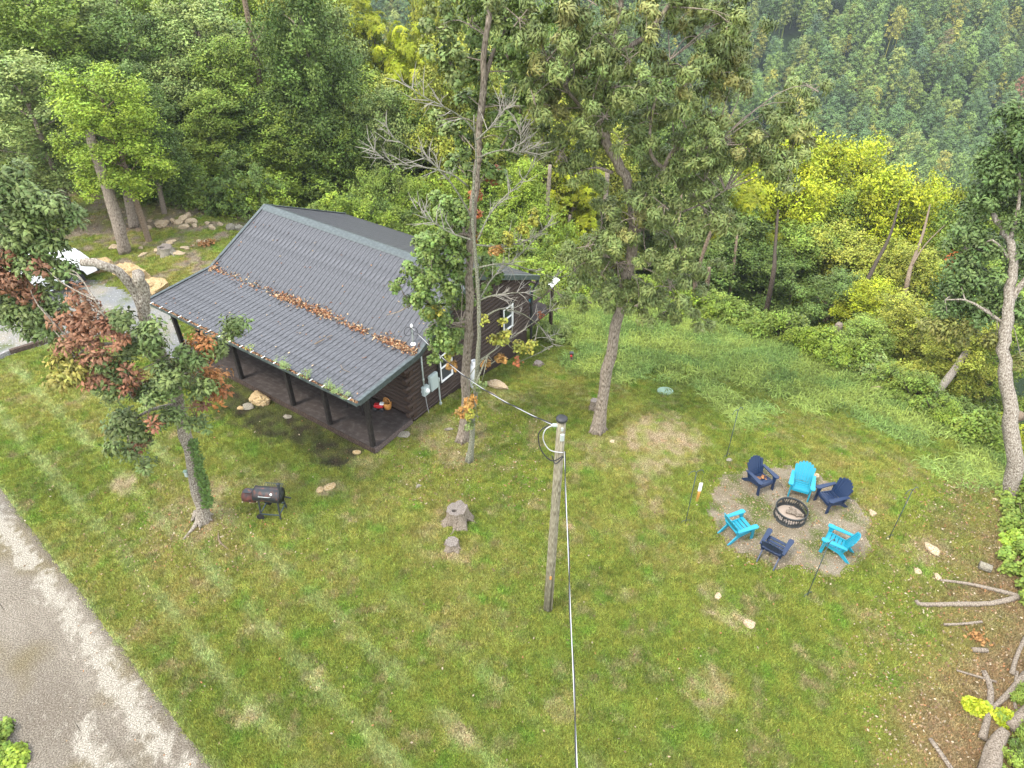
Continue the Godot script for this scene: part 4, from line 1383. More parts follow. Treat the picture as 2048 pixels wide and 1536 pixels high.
	var feeder := thing("tree_box", "small pale green box fixed to the broken oak's trunk", "box", Vector3(-9.23, 2.11, -14.30))
	part("box", box_mesh(Vector3(0.09, 0.2, 0.09), 0.02), M.galv, feeder)
	part("lid", box_mesh(Vector3(0.11, 0.03, 0.11), 0.01), M.lid_green, feeder, Vector3(0, 0.115, 0))

	# left edge oak: the trunk stands outside the picture
	var bl := on(Vector3(-18.07, 4.23, -13.00))
	hero("edge_oak", "big oak reaching in from the left edge above the white truck", bl, [
		[[bl, bl + Vector3(0.1, 3, -0.2), bl + Vector3(0.3, 6, -0.5), bl + Vector3(0.6, 9.5, -0.6)], 0.26, 0.12],
		[[bl + Vector3(0.2, 5, -0.4), Vector3(-11.49, 9.70, -14.50), Vector3(-11.10, 9.45, -14.80)], 0.1, 0.05],
		[[Vector3(-12.10, 8.58, -14.30), Vector3(-11.21, 8.93, -14.60), Vector3(-10.64, 9.20, -14.80), Vector3(-10.11, 9.36, -15.00)], 0.06, 0.015],
		[[Vector3(-12.56, 7.70, -14.00), Vector3(-11.80, 7.30, -14.20), Vector3(-11.16, 7.24, -14.30)], 0.05, 0.012],
		], M.bark_pale, [
		[Vector3(-10.82, 10.38, -14.80), 0.4, 60, 0], [Vector3(-10.44, 9.95, -15.00), 0.42, 70, 0], [Vector3(-10.18, 9.48, -15.00), 0.38, 60, 0], [Vector3(-10.83, 9.57, -14.80), 0.45, 80, 0], [Vector3(-11.33, 9.18, -14.60), 0.42, 70, 0], [Vector3(-10.52, 9.08, -14.80), 0.34, 56, 0], [Vector3(-10.98, 8.67, -14.60), 0.4, 60, 0], [Vector3(-11.06, 9.80, -14.80), 0.4, 60, 0],
		[Vector3(-11.38, 7.44, -14.20), 0.35, 45, 0], [Vector3(-11.92, 7.30, -14.20), 0.34, 42, 0], [Vector3(-11.23, 7.09, -14.20), 0.26, 26, 0], [Vector3(-10.88, 7.51, -14.20), 0.26, 26, 0], [Vector3(-11.62, 6.88, -14.20), 0.2, 14, 0],
		[Vector3(-11.56, 8.40, -14.40), 0.35, 56, 1], [Vector3(-10.30, 7.37, -14.10), 0.28, 34, 1], [Vector3(-11.47, 8.85, -14.50), 0.25, 22, 1], [Vector3(-11.36, 10.12, -14.60), 0.5, 60, 0], [Vector3(-12.04, 8.73, -14.50), 0.5, 60, 0],
		], "oak", 1.05, oak_tints, 102, 0.72)

	# 2: maple pair at the right end of the cabin
	var mt := [Color(0.128, 0.188, 0.042), Color(0.25, 0.25, 0.035), Color(0.30, 0.16, 0.04), Color(0.26, 0.085, 0.03), Color(0.155, 0.20, 0.06)]
	var b2 := on(Vector3(-1.71, -0.00, -18.10))
	var t2 := hero("tall_maple", "tall straight maple with broad green leaves before the cabin's right gable", b2, [
		[[b2, Vector3(-1.48, 2.59, -18.10), Vector3(-1.30, 4.86, -18.10), Vector3(-1.20, 6.87, -18.10), Vector3(-1.00, 8.66, -18.10), Vector3(-0.85, 10.26, -18.15), Vector3(-0.71, 11.82, -18.20), Vector3(-0.57, 13.02, -18.20), Vector3(-0.43, 14.60, -18.30)], 0.155, 0.05],
		[[Vector3(-0.71, 11.58, -18.20), Vector3(-0.47, 12.22, -18.40), Vector3(-0.17, 12.74, -18.60)], 0.07, 0.02],
		[[Vector3(-1.10, 7.64, -18.10), Vector3(-1.70, 7.78, -17.80), Vector3(-2.38, 7.48, -17.50)], 0.05, 0.012],
		[[Vector3(-1.30, 4.86, -18.10), Vector3(-1.85, 4.96, -17.80), Vector3(-2.49, 5.91, -17.50), Vector3(-3.21, 5.66, -17.30), Vector3(-3.60, 5.59, -17.20)], 0.04, 0.008],
		[[Vector3(-1.34, 4.59, -18.10), Vector3(-1.77, 4.97, -17.70), Vector3(-2.11, 5.24, -17.50), Vector3(-2.54, 4.98, -17.30)], 0.03, 0.008],
		], M.bark_grey, [
		[Vector3(-2.22, 7.33, -17.50), 0.62, 110, 0], [Vector3(-2.54, 6.61, -17.40), 0.52, 90, 0], [Vector3(-1.97, 6.50, -17.60), 0.6, 110, 0], [Vector3(-2.22, 5.74, -17.50), 0.55, 100, 0], [Vector3(-1.85, 4.91, -18.90), 0.5, 80, 0], [Vector3(-2.13, 4.80, -17.50), 0.5, 90, 0], [Vector3(-2.33, 4.08, -17.50), 0.36, 44, 0], [Vector3(-1.93, 3.41, -18.90), 0.4, 56, 0], [Vector3(-1.50, 5.79, -18.90), 0.45, 60, 0],
		[Vector3(-3.13, 6.51, -17.30), 0.22, 16, 0], [Vector3(-2.75, 6.03, -17.30), 0.34, 40, 0], [Vector3(-1.71, 7.38, -17.70), 0.55, 80, 0], [Vector3(-1.69, 8.01, -17.80), 0.6, 90, 0], [Vector3(-2.22, 7.88, -17.60), 0.45, 60, 0], [Vector3(-1.92, 8.65, -17.80), 0.5, 60, 0], [Vector3(-1.41, 8.03, -18.90), 0.45, 50, 0], [Vector3(-0.74, 5.79, -18.90), 0.42, 60, 0], [Vector3(-0.58, 6.46, -18.90), 0.4, 50, 0], [Vector3(-1.73, 4.17, -18.90), 0.36, 40, 4], [Vector3(-2.34, 5.67, -17.20), 0.25, 22, 1], [Vector3(-2.02, 3.21, -18.90), 0.2, 12, 1], [Vector3(-1.29, 7.34, -18.90), 0.4, 40, 0],
		[Vector3(-1.29, 9.19, -18.90), 0.5, 60, 0], [Vector3(-0.53, 9.33, -18.90), 0.5, 60, 0], [Vector3(-1.32, 10.14, -18.90), 0.5, 60, 0], [Vector3(-0.24, 10.31, -18.00), 0.6, 80, 0], [Vector3(-0.31, 11.04, -18.90), 0.6, 80, 0], [Vector3(-1.21, 11.16, -18.90), 0.6, 80, 0], [Vector3(-0.74, 12.00, -18.90), 0.6, 90, 0], [Vector3(-1.52, 12.33, -17.90), 0.6, 80, 4], [Vector3(-0.11, 12.40, -18.10), 0.6, 80, 0], [Vector3(0.44, 11.82, -18.20), 0.5, 60, 0], [Vector3(-1.66, 12.97, -17.90), 0.5, 60, 4], [Vector3(-1.02, 12.90, -18.90), 0.6, 90, 0], [Vector3(-0.17, 13.07, -18.90), 0.6, 80, 4], [Vector3(0.43, 12.88, -18.40), 0.5, 60, 0], [Vector3(-0.75, 13.75, -18.90), 0.8, 110, 0], [Vector3(0.41, 13.81, -18.40), 0.7, 80, 0], [Vector3(-1.73, 13.77, -18.00), 0.7, 80, 4], [Vector3(0.20, 11.08, -18.10), 0.4, 40, 0], [Vector3(-1.78, 10.86, -17.80), 0.4, 36, 4],
		[Vector3(-1.09, 7.88, -18.90), 0.2, 14, 3], [Vector3(-0.97, 8.48, -18.90), 0.18, 12, 3], [Vector3(-0.47, 9.05, -18.90), 0.22, 18, 3], [Vector3(-1.01, 7.11, -18.90), 0.16, 10, 2], [Vector3(-1.96, 2.71, -18.90), 0.14, 8, 2],
		], "maple", 0.72, mt, 103, 0.8)
	var b3 := on(Vector3(-1.43, -0.00, -17.06))
	var dead := [
		[Vector3(-0.91, 8.02, -17.00), Vector3(-0.50, 8.77, -17.20), Vector3(0.21, 9.39, -17.50), Vector3(0.77, 10.03, -17.70)],
		[Vector3(-0.99, 8.58, -17.00), Vector3(-1.46, 9.63, -16.70), Vector3(-1.84, 10.20, -16.50), Vector3(-2.57, 10.84, -16.20), Vector3(-2.89, 11.13, -16.10)],
		[Vector3(-1.11, 9.49, -17.00), Vector3(-1.50, 9.96, -16.60), Vector3(-2.07, 10.18, -16.40), Vector3(-2.83, 10.41, -16.10), Vector3(-3.18, 10.73, -16.00)],
		[Vector3(-0.85, 10.17, -17.10), Vector3(-0.29, 10.32, -17.20), Vector3(0.20, 10.23, -17.30), Vector3(0.63, 10.32, -17.40)],
		[Vector3(0.14, 10.23, -17.30), Vector3(0.22, 10.54, -17.30), Vector3(0.19, 10.90, -17.30)],
		[Vector3(-0.86, 10.60, -17.10), Vector3(-0.41, 10.95, -17.30), Vector3(-0.14, 11.28, -17.40)],
		[Vector3(-0.89, 10.78, -17.10), Vector3(-1.10, 11.13, -16.90), Vector3(-1.53, 11.50, -16.60), Vector3(-1.95, 11.78, -16.40), Vector3(-2.25, 12.01, -16.30)],
		[Vector3(-0.92, 6.20, -17.00), Vector3(-0.47, 6.82, -17.30), Vector3(0.36, 7.38, -17.70), Vector3(0.97, 7.99, -18.00)],
		[Vector3(-0.88, 5.55, -17.00), Vector3(-0.34, 5.73, -17.30), Vector3(0.38, 5.28, -17.70), Vector3(1.08, 4.42, -18.00), Vector3(1.27, 3.91, -18.10)],
		[Vector3(-0.98, 4.12, -17.00), Vector3(-0.36, 4.45, -17.30), Vector3(0.54, 4.87, -17.80), Vector3(1.14, 5.18, -18.10)],
		[Vector3(-0.89, 7.21, -17.00), Vector3(-0.19, 7.18, -17.30), Vector3(0.51, 6.77, -17.70), Vector3(1.25, 6.31, -18.10), Vector3(2.00, 6.31, -18.40)],
		[Vector3(-0.98, 7.88, -17.00), Vector3(-0.19, 7.70, -17.30), Vector3(0.49, 7.76, -17.60), Vector3(1.10, 8.18, -17.90)],
		[Vector3(-0.92, 6.20, -17.00), Vector3(-0.34, 6.28, -17.20), Vector3(0.51, 6.16, -17.50)],
		[Vector3(-1.04, 8.02, -17.00), Vector3(-1.60, 8.33, -16.80), Vector3(-2.07, 8.76, -16.60), Vector3(-2.40, 9.14, -16.50)],
		]
	var limbs := [[[b3, Vector3(-1.15, 2.60, -17.05), Vector3(-0.98, 4.52, -17.00), Vector3(-0.93, 6.20, -17.00), Vector3(-0.96, 7.44, -17.00), Vector3(-1.02, 8.44, -17.00), Vector3(-0.99, 9.23, -17.05), Vector3(-0.88, 10.24, -17.10), Vector3(-0.90, 11.19, -17.10)], 0.085, 0.014]]
	for d in dead: limbs.append([d, 0.027, 0.006])
	var t3 := hero("slender_tree", "slender lichen-grey tree with bare twisting branches beside the tall maple", b3, limbs, M.bark_lichen, [
		[Vector3(-0.35, 4.67, -17.30), 0.34, 22, 1], [Vector3(0.09, 4.17, -17.50), 0.3, 18, 1], [Vector3(-0.58, 3.98, -17.20), 0.3, 22, 2], [Vector3(-0.20, 5.10, -17.30), 0.26, 14, 1], [Vector3(0.54, 4.29, -17.60), 0.22, 10, 1], [Vector3(0.17, 3.71, -17.50), 0.08, 5, 3], [Vector3(-0.19, 8.02, -17.30), 0.3, 16, 1], [Vector3(0.21, 8.26, -17.40), 0.3, 16, 1], [Vector3(-0.52, 7.68, -17.10), 0.22, 10, 2], [Vector3(0.48, 8.50, -17.50), 0.25, 12, 1], [Vector3(-0.91, 5.55, -17.00), 0.2, 8, 1],
		[Vector3(-1.29, 2.72, -16.90), 0.24, 22, 2], [Vector3(-1.08, 2.12, -16.90), 0.26, 24, 1], [Vector3(-1.54, 2.22, -16.90), 0.22, 18, 2], [Vector3(-0.94, 3.30, -16.90), 0.2, 14, 4], [Vector3(-1.36, 1.71, -16.90), 0.18, 10, 4], [Vector3(0.86, 5.16, -17.90), 0.06, 3, 3],
		], "maple", 0.6, mt, 104)
	for i in dead.size():
		twigs_on(t3, dead[i], 14, 0.75, 200 + i, M.twig)

	# 3: chestnut oak with drooping leaves right of the cabin
	var dt := [Color(0.135, 0.175, 0.050), Color(0.19, 0.20, 0.06), Color(0.40, 0.13, 0.03)]
	var b4 := on(Vector3(3.00, -0.00, -18.63))
	var pf := []
	rng.seed = 31
	for q in [[Vector3(0.86, 12.60, -17.15), 0.72, 107, 0], [Vector3(1.75, 12.79, -17.24), 0.72, 107, 0], [Vector3(1.22, 11.33, -18.73), 0.62, 93, 0], [Vector3(1.66, 10.41, -18.87), 0.51, 76, 1], [Vector3(0.91, 10.90, -18.72), 0.84, 125, 0], [Vector3(2.54, 12.81, -18.20), 0.71, 106, 0], [Vector3(3.40, 13.12, -17.97), 0.61, 91, 0], [Vector3(4.53, 12.59, -18.53), 0.61, 90, 0], [Vector3(5.24, 12.89, -18.95), 0.51, 76, 0], [Vector3(5.69, 12.01, -18.86), 0.61, 91, 0], [Vector3(5.09, 11.37, -19.03), 0.58, 87, 0], [Vector3(3.95, 11.94, -18.14), 0.74, 111, 1], [Vector3(3.06, 11.89, -17.87), 0.62, 92, 0], [Vector3(3.46, 10.94, -18.15), 0.80, 119, 0], [Vector3(4.30, 10.89, -17.91), 0.73, 109, 0], [Vector3(5.25, 10.81, -18.18), 0.58, 86, 1], [Vector3(6.26, 10.44, -18.37), 0.57, 85, 0], [Vector3(7.09, 10.60, -19.11), 0.56, 84, 0], [Vector3(7.38, 10.94, -19.04), 0.40, 45, 0], [Vector3(2.74, 10.33, -17.93), 0.55, 81, 0], [Vector3(3.77, 9.43, -19.01), 0.59, 89, 0], [Vector3(4.66, 9.62, -18.10), 0.65, 97, 0], [Vector3(5.59, 9.60, -19.31), 0.55, 83, 1], [Vector3(6.43, 9.59, -19.36), 0.81, 121, 0], [Vector3(3.18, 8.79, -18.14), 0.83, 124, 0], [Vector3(4.02, 8.86, -17.63), 0.76, 114, 0], [Vector3(5.15, 8.56, -18.69), 0.68, 102, 0], [Vector3(5.39, 8.17, -17.92), 0.58, 86, 1], [Vector3(2.53, 8.05, -18.51), 0.60, 90, 0], [Vector3(2.01, 7.92, -17.21), 0.82, 122, 0], [Vector3(3.36, 7.07, -19.32), 0.81, 122, 0], [Vector3(4.35, 7.46, -18.48), 0.50, 75, 0], [Vector3(4.71, 7.17, -17.51), 0.60, 90, 0], [Vector3(2.64, 6.41, -18.36), 0.64, 96, 0], [Vector3(2.10, 6.05, -18.57), 0.40, 45, 0], [Vector3(3.30, 5.11, -19.17), 0.67, 100, 0], [Vector3(4.01, 6.07, -17.94), 0.57, 85, 0], [Vector3(5.07, 5.17, -19.06), 0.56, 83, 0], [Vector3(2.47, 4.84, -19.31), 0.40, 45, 0], [Vector3(1.71, 7.23, -17.12), 0.72, 108, 0], [Vector3(3.75, 7.32, -17.22), 0.59, 89, 0], [Vector3(0.57, 11.78, -18.37), 0.65, 97, 0], [Vector3(0.44, 12.67, -18.96), 0.50, 75, 1], [Vector3(1.28, 13.36, -17.40), 0.54, 81, 1], [Vector3(2.41, 13.25, -19.44), 0.80, 119, 1], [Vector3(3.14, 13.83, -18.31), 0.61, 91, 0], [Vector3(4.21, 13.78, -17.94), 0.73, 108, 0], [Vector3(5.15, 13.57, -17.97), 0.57, 85, 0], [Vector3(1.95, 11.79, -17.40), 0.69, 104, 0], [Vector3(2.37, 11.10, -18.01), 0.53, 79, 0], [Vector3(1.77, 9.66, -18.00), 0.71, 106, 0], [Vector3(1.23, 10.05, -18.01), 0.78, 117, 0], [Vector3(6.70, 9.61, -18.14), 0.63, 94, 0], [Vector3(7.49, 10.18, -18.79), 0.65, 97, 0], [Vector3(3.99, 5.32, -18.21), 0.40, 45, 0], [Vector3(4.75, 4.81, -18.77), 0.40, 45, 0], [Vector3(5.10, 9.35, -18.12), 0.81, 121, 0], [Vector3(1.49, 12.31, -18.00), 0.81, 122, 0], [Vector3(0.55, 12.43, -17.73), 0.66, 99, 1], [Vector3(1.76, 12.32, -19.05), 0.73, 109, 0], [Vector3(1.39, 11.73, -19.00), 0.73, 110, 0], [Vector3(0.95, 10.15, -18.45), 0.54, 80, 0], [Vector3(0.52, 11.63, -17.11), 0.55, 82, 0], [Vector3(3.00, 13.02, -17.21), 0.53, 79, 1], [Vector3(4.09, 12.93, -19.21), 0.56, 84, 1], [Vector3(4.80, 12.82, -19.12), 0.54, 81, 0], [Vector3(5.42, 12.57, -18.72), 0.79, 118, 0], [Vector3(5.66, 11.84, -18.49), 0.78, 116, 1], [Vector3(5.22, 11.87, -18.94), 0.68, 101, 0], [Vector3(4.12, 12.04, -17.36), 0.76, 114, 0], [Vector3(2.66, 12.50, -17.25), 0.61, 92, 0], [Vector3(4.16, 10.70, -19.09), 0.58, 87, 0], [Vector3(4.61, 10.54, -17.70), 0.72, 107, 0], [Vector3(5.59, 10.38, -18.04), 0.63, 94, 0], [Vector3(6.04, 10.24, -17.94), 0.65, 96, 1], [Vector3(6.82, 10.35, -18.30), 0.84, 126, 0], [Vector3(7.75, 11.42, -18.89), 0.56, 83, 0], [Vector3(2.33, 10.34, -18.91), 0.74, 110, 0], [Vector3(4.29, 9.77, -18.26), 0.73, 108, 0], [Vector3(4.63, 10.08, -17.46), 0.53, 80, 0], [Vector3(5.57, 9.75, -19.30), 0.68, 102, 0], [Vector3(6.06, 9.67, -18.83), 0.57, 84, 0], [Vector3(3.25, 8.52, -17.58), 0.70, 105, 0], [Vector3(4.37, 8.31, -17.66), 0.74, 111, 0], [Vector3(5.53, 8.30, -17.81), 0.75, 112, 0], [Vector3(5.95, 8.08, -19.15), 0.70, 105, 0], [Vector3(3.00, 7.84, -17.62), 0.51, 76, 0], [Vector3(2.73, 7.44, -18.02), 0.56, 84, 0], [Vector3(3.39, 8.13, -17.87), 0.77, 115, 1], [Vector3(5.15, 6.88, -19.48), 0.67, 100, 0], [Vector3(4.47, 7.42, -18.22), 0.79, 118, 0], [Vector3(3.30, 5.63, -18.44), 0.67, 100, 0], [Vector3(1.49, 5.26, -19.16), 0.64, 96, 0], [Vector3(3.13, 5.53, -19.40), 0.66, 99, 0], [Vector3(3.66, 5.83, -17.66), 0.75, 112, 0], [Vector3(5.69, 5.70, -19.40), 0.80, 119, 0], [Vector3(2.38, 6.54, -17.56), 0.59, 88, 0], [Vector3(2.22, 6.60, -18.79), 0.80, 120, 0], [Vector3(4.53, 6.39, -17.71), 0.80, 120, 0], [Vector3(0.58, 11.31, -18.12), 0.76, 113, 1], [Vector3(0.17, 13.36, -17.32), 0.79, 118, 0], [Vector3(1.43, 13.70, -17.96), 0.70, 105, 0], [Vector3(1.75, 13.68, -17.12), 0.62, 92, 0], [Vector3(3.24, 14.14, -18.27), 0.57, 86, 0], [Vector3(3.99, 13.22, -19.39), 0.64, 95, 0], [Vector3(4.84, 13.25, -17.39), 0.60, 89, 0], [Vector3(2.45, 11.92, -17.37), 0.81, 121, 0], [Vector3(2.23, 11.27, -17.33), 0.83, 124, 0], [Vector3(2.09, 9.19, -18.95), 0.77, 114, 0], [Vector3(1.38, 9.66, -18.72), 0.73, 109, 0], [Vector3(7.17, 9.75, -17.74), 0.76, 114, 0], [Vector3(7.42, 9.94, -18.71), 0.69, 103, 1], [Vector3(3.54, 5.58, -18.29), 0.62, 93, 0], [Vector3(5.56, 4.80, -18.73), 0.70, 104, 0], [Vector3(5.22, 9.75, -18.65), 0.72, 108, 0], [Vector3(1.48, 11.96, -19.24), 0.73, 109, 1]]: pf.append(q)
	hero("chestnut_oak", "large tree with long drooping dark leaves standing alone right of the cabin", b4, [
		[[b4, Vector3(3.13, 2.62, -18.60), Vector3(3.30, 4.82, -18.60), Vector3(3.45, 6.45, -18.60), Vector3(3.46, 7.71, -18.60), Vector3(3.27, 8.74, -18.60), Vector3(2.82, 9.48, -18.50), Vector3(2.40, 10.27, -18.50), Vector3(2.12, 10.90, -18.50), Vector3(2.33, 11.74, -18.50), Vector3(2.54, 12.74, -18.60), Vector3(2.61, 13.98, -18.70)], 0.195, 0.06],
		[[Vector3(2.25, 11.92, -18.50), Vector3(2.70, 12.38, -18.20), Vector3(3.11, 12.74, -18.00), Vector3(3.52, 13.35, -17.80), Vector3(3.82, 13.81, -17.70)], 0.085, 0.03],
		[[Vector3(3.38, 8.46, -18.60), Vector3(3.97, 9.24, -18.40), Vector3(4.23, 9.98, -18.20), Vector3(4.70, 10.05, -18.00), Vector3(5.16, 10.21, -17.90)], 0.08, 0.03],
		[[Vector3(2.70, 9.27, -18.50), Vector3(2.20, 9.48, -18.30), Vector3(1.53, 9.36, -18.10)], 0.05, 0.02],
		[[Vector3(2.28, 10.46, -18.50), Vector3(1.58, 11.20, -18.30), Vector3(1.04, 11.84, -18.10)], 0.06, 0.02],
		[[Vector3(4.09, 9.38, -18.40), Vector3(3.58, 9.98, -18.20), Vector3(3.54, 11.26, -18.10), Vector3(3.76, 12.20, -18.00)], 0.06, 0.02],
		[[Vector3(3.45, 7.41, -18.60), Vector3(4.13, 7.95, -18.40), Vector3(5.12, 8.48, -18.20), Vector3(5.70, 8.94, -18.10)], 0.05, 0.015],
		[[Vector3(3.42, 6.29, -18.60), Vector3(2.68, 6.88, -18.40), Vector3(2.09, 7.08, -18.30)], 0.04, 0.015],
		], M.bark_grey, pf, "droop", 0.95, dt, 105, 0.5)

	# 4: right edge oak with a bare broken leader, leaning over the bank
	var b5 := on(Vector3(16.16, -0.24, -15.74))
	hero("leaning_oak", "pale leaning oak with a broken bare top at the right edge of the lawn", b5, [
		[[b5, Vector3(15.69, 1.29, -16.20), Vector3(15.39, 2.41, -16.80), Vector3(15.09, 3.73, -17.60), Vector3(15.03, 4.80, -18.20), Vector3(15.07, 5.84, -18.80), Vector3(14.96, 6.64, -19.20), Vector3(14.62, 7.22, -19.50), Vector3(14.29, 7.56, -19.70)], 0.25, 0.07],
		[[Vector3(15.13, 5.32, -18.50), Vector3(15.33, 5.95, -18.60), Vector3(15.79, 6.84, -18.80)], 0.1, 0.05],
		[[Vector3(15.11, 4.62, -18.20), Vector3(14.40, 5.03, -18.40), Vector3(13.81, 5.26, -18.60), Vector3(13.34, 5.14, -18.80)], 0.06, 0.015],
		[[Vector3(14.99, 6.36, -19.10), Vector3(14.34, 6.91, -19.30), Vector3(14.25, 6.49, -19.50)], 0.05, 0.015],
		[[Vector3(14.89, 6.91, -19.30), Vector3(14.71, 8.34, -19.60), Vector3(14.21, 9.54, -19.90)], 0.07, 0.02],
		], M.bark_pale, [
		[Vector3(14.29, 9.51, -20.00), 0.6, 100, 0], [Vector3(14.16, 8.79, -20.00), 0.6, 100, 0], [Vector3(14.80, 8.56, -19.80), 0.6, 90, 0], [Vector3(14.32, 7.87, -20.00), 0.6, 100, 0], [Vector3(14.13, 7.24, -20.00), 0.5, 80, 0], [Vector3(15.19, 7.42, -19.60), 0.5, 70, 0], [Vector3(14.01, 6.51, -19.80), 0.6, 100, 0], [Vector3(14.62, 6.39, -19.70), 0.5, 70, 0], [Vector3(13.97, 5.63, -19.50), 0.6, 100, 0], [Vector3(14.66, 5.51, -19.40), 0.6, 90, 0], [Vector3(15.52, 6.14, -19.20), 0.5, 60, 0], [Vector3(13.70, 4.91, -19.20), 0.5, 80, 0], [Vector3(14.48, 4.67, -19.00), 0.6, 90, 0], [Vector3(15.04, 5.03, -19.00), 0.4, 50, 0], [Vector3(13.59, 4.17, -18.90), 0.45, 60, 1], [Vector3(14.38, 3.86, -18.80), 0.4, 50, 1], [Vector3(15.55, 5.03, -18.40), 0.4, 46, 0], [Vector3(14.21, 10.28, -20.20), 0.5, 70, 0], [Vector3(14.90, 9.50, -19.60), 0.8, 90, 0], [Vector3(15.09, 3.93, -18.40), 0.3, 26, 1], [Vector3(15.74, 3.54, -17.60), 0.25, 20, 1], [Vector3(13.75, 5.99, -19.80), 0.12, 6, 2],
		], "oak", 1.0, [Color(0.088, 0.138, 0.038), Color(0.165, 0.175, 0.04), Color(0.40, 0.13, 0.03)], 106)

# ---------------------------------------------------------------- things on the lawn
func adirondack(m: Material) -> Node3D:      # faces +Z
	var t := Node3D.new()
	t.name = "adirondack_chair"
	add_child(t)
	# fan back: seven slats
	for k in 7:
		var f := (k - 3) / 3.0
		var st := new_st()
		var h := 0.66 * (1.0 - 0.20 * f * f)
		var w0 := 0.034
		var w1 := 0.044
		var p := PackedVector2Array([Vector2(-w0, 0), Vector2(w0, 0), Vector2(w1, h * 0.9), Vector2(w1 * 0.75, h * 0.97), Vector2(0, h), Vector2(-w1 * 0.75, h * 0.97), Vector2(-w1, h * 0.9)])
		prism(st, p, -0.012, 0.012)
		var b := Basis(Vector3.RIGHT, -0.42) * Basis(Vector3(0, 0, 1), -f * 0.085)
		part("back_slat", done(st), m, t, Vector3(f * 0.222, 0.32, -0.17 - 0.03 * (1 - f * f)), b)
	var st := new_st()
	bar(st, Vector3(-0.27, 0.47, -0.275), Vector3(0.27, 0.47, -0.275), 0.06, 0.025, Vector3(0, 1, -0.4))
	part("back_rail", done(st), m, t)
	# seat slats follow the sloping seat
	for k in 5:
		var f := k / 4.0
		part("seat_slat", box_mesh(Vector3(0.50, 0.022, 0.092), 0.006), m, t, Vector3(0, lerpf(0.385, 0.30, f) - 0.02 * sin(f * PI), lerpf(0.27, -0.15, f)), Basis(Vector3.RIGHT, -0.2))
	part("apron", box_mesh(Vector3(0.5, 0.10, 0.024), 0.006), m, t, Vector3(0, 0.335, 0.325))
	for s in [-1.0, 1.0]:
		st = new_st()
		var arm := PackedVector2Array([Vector2(-0.045, -0.27), Vector2(0.045, -0.30), Vector2(0.07, 0.20), Vector2(0.085, 0.34), Vector2(0.05, 0.40), Vector2(-0.05, 0.40), Vector2(-0.075, 0.32)])
		if s < 0:
			for i in arm.size(): arm[i].x = -arm[i].x
			arm.reverse()
		prism(st, arm, -0.015, 0.015, Transform3D(Basis(Vector3.RIGHT, Vector3(0, 0, 1), Vector3(0, -1, 0)), Vector3(s * 0.315, 0.55, 0)))
		part("arm", done(st), m, t)
		st = new_st()
		var leg := PackedVector2Array([Vector2(0.21, 0.535), Vector2(0.36, 0.535), Vector2(0.345, 0.3), Vector2(0.365, 0.0), Vector2(0.275, 0.0), Vector2(0.262, 0.3)])
		prism(st, leg, -0.018, 0.018, Transform3D(Basis(Vector3(0, 0, 1), Vector3.UP, Vector3(-1, 0, 0)), Vector3(s * 0.29, 0, 0)))
		part("leg", done(st), m, t)
		st = new_st()
		var rear := PackedVector2Array([Vector2(0.30, 0.39), Vector2(0.30, 0.29), Vector2(-0.12, 0.20), Vector2(-0.38, 0.0), Vector2(-0.49, 0.0), Vector2(-0.23, 0.27), Vector2(-0.17, 0.33)])
		prism(st, rear, -0.016, 0.016, Transform3D(Basis(Vector3(0, 0, 1), Vector3.UP, Vector3(-1, 0, 0)), Vector3(s * 0.245, 0, 0)))
		part("leg", done(st), m, t)
		st = new_st()
		bar(st, Vector3(s * 0.30, 0.53, -0.27), Vector3(s * 0.25, 0.25, -0.20), 0.03, 0.06)
		part("arm_support", done(st), m, t)
	return t

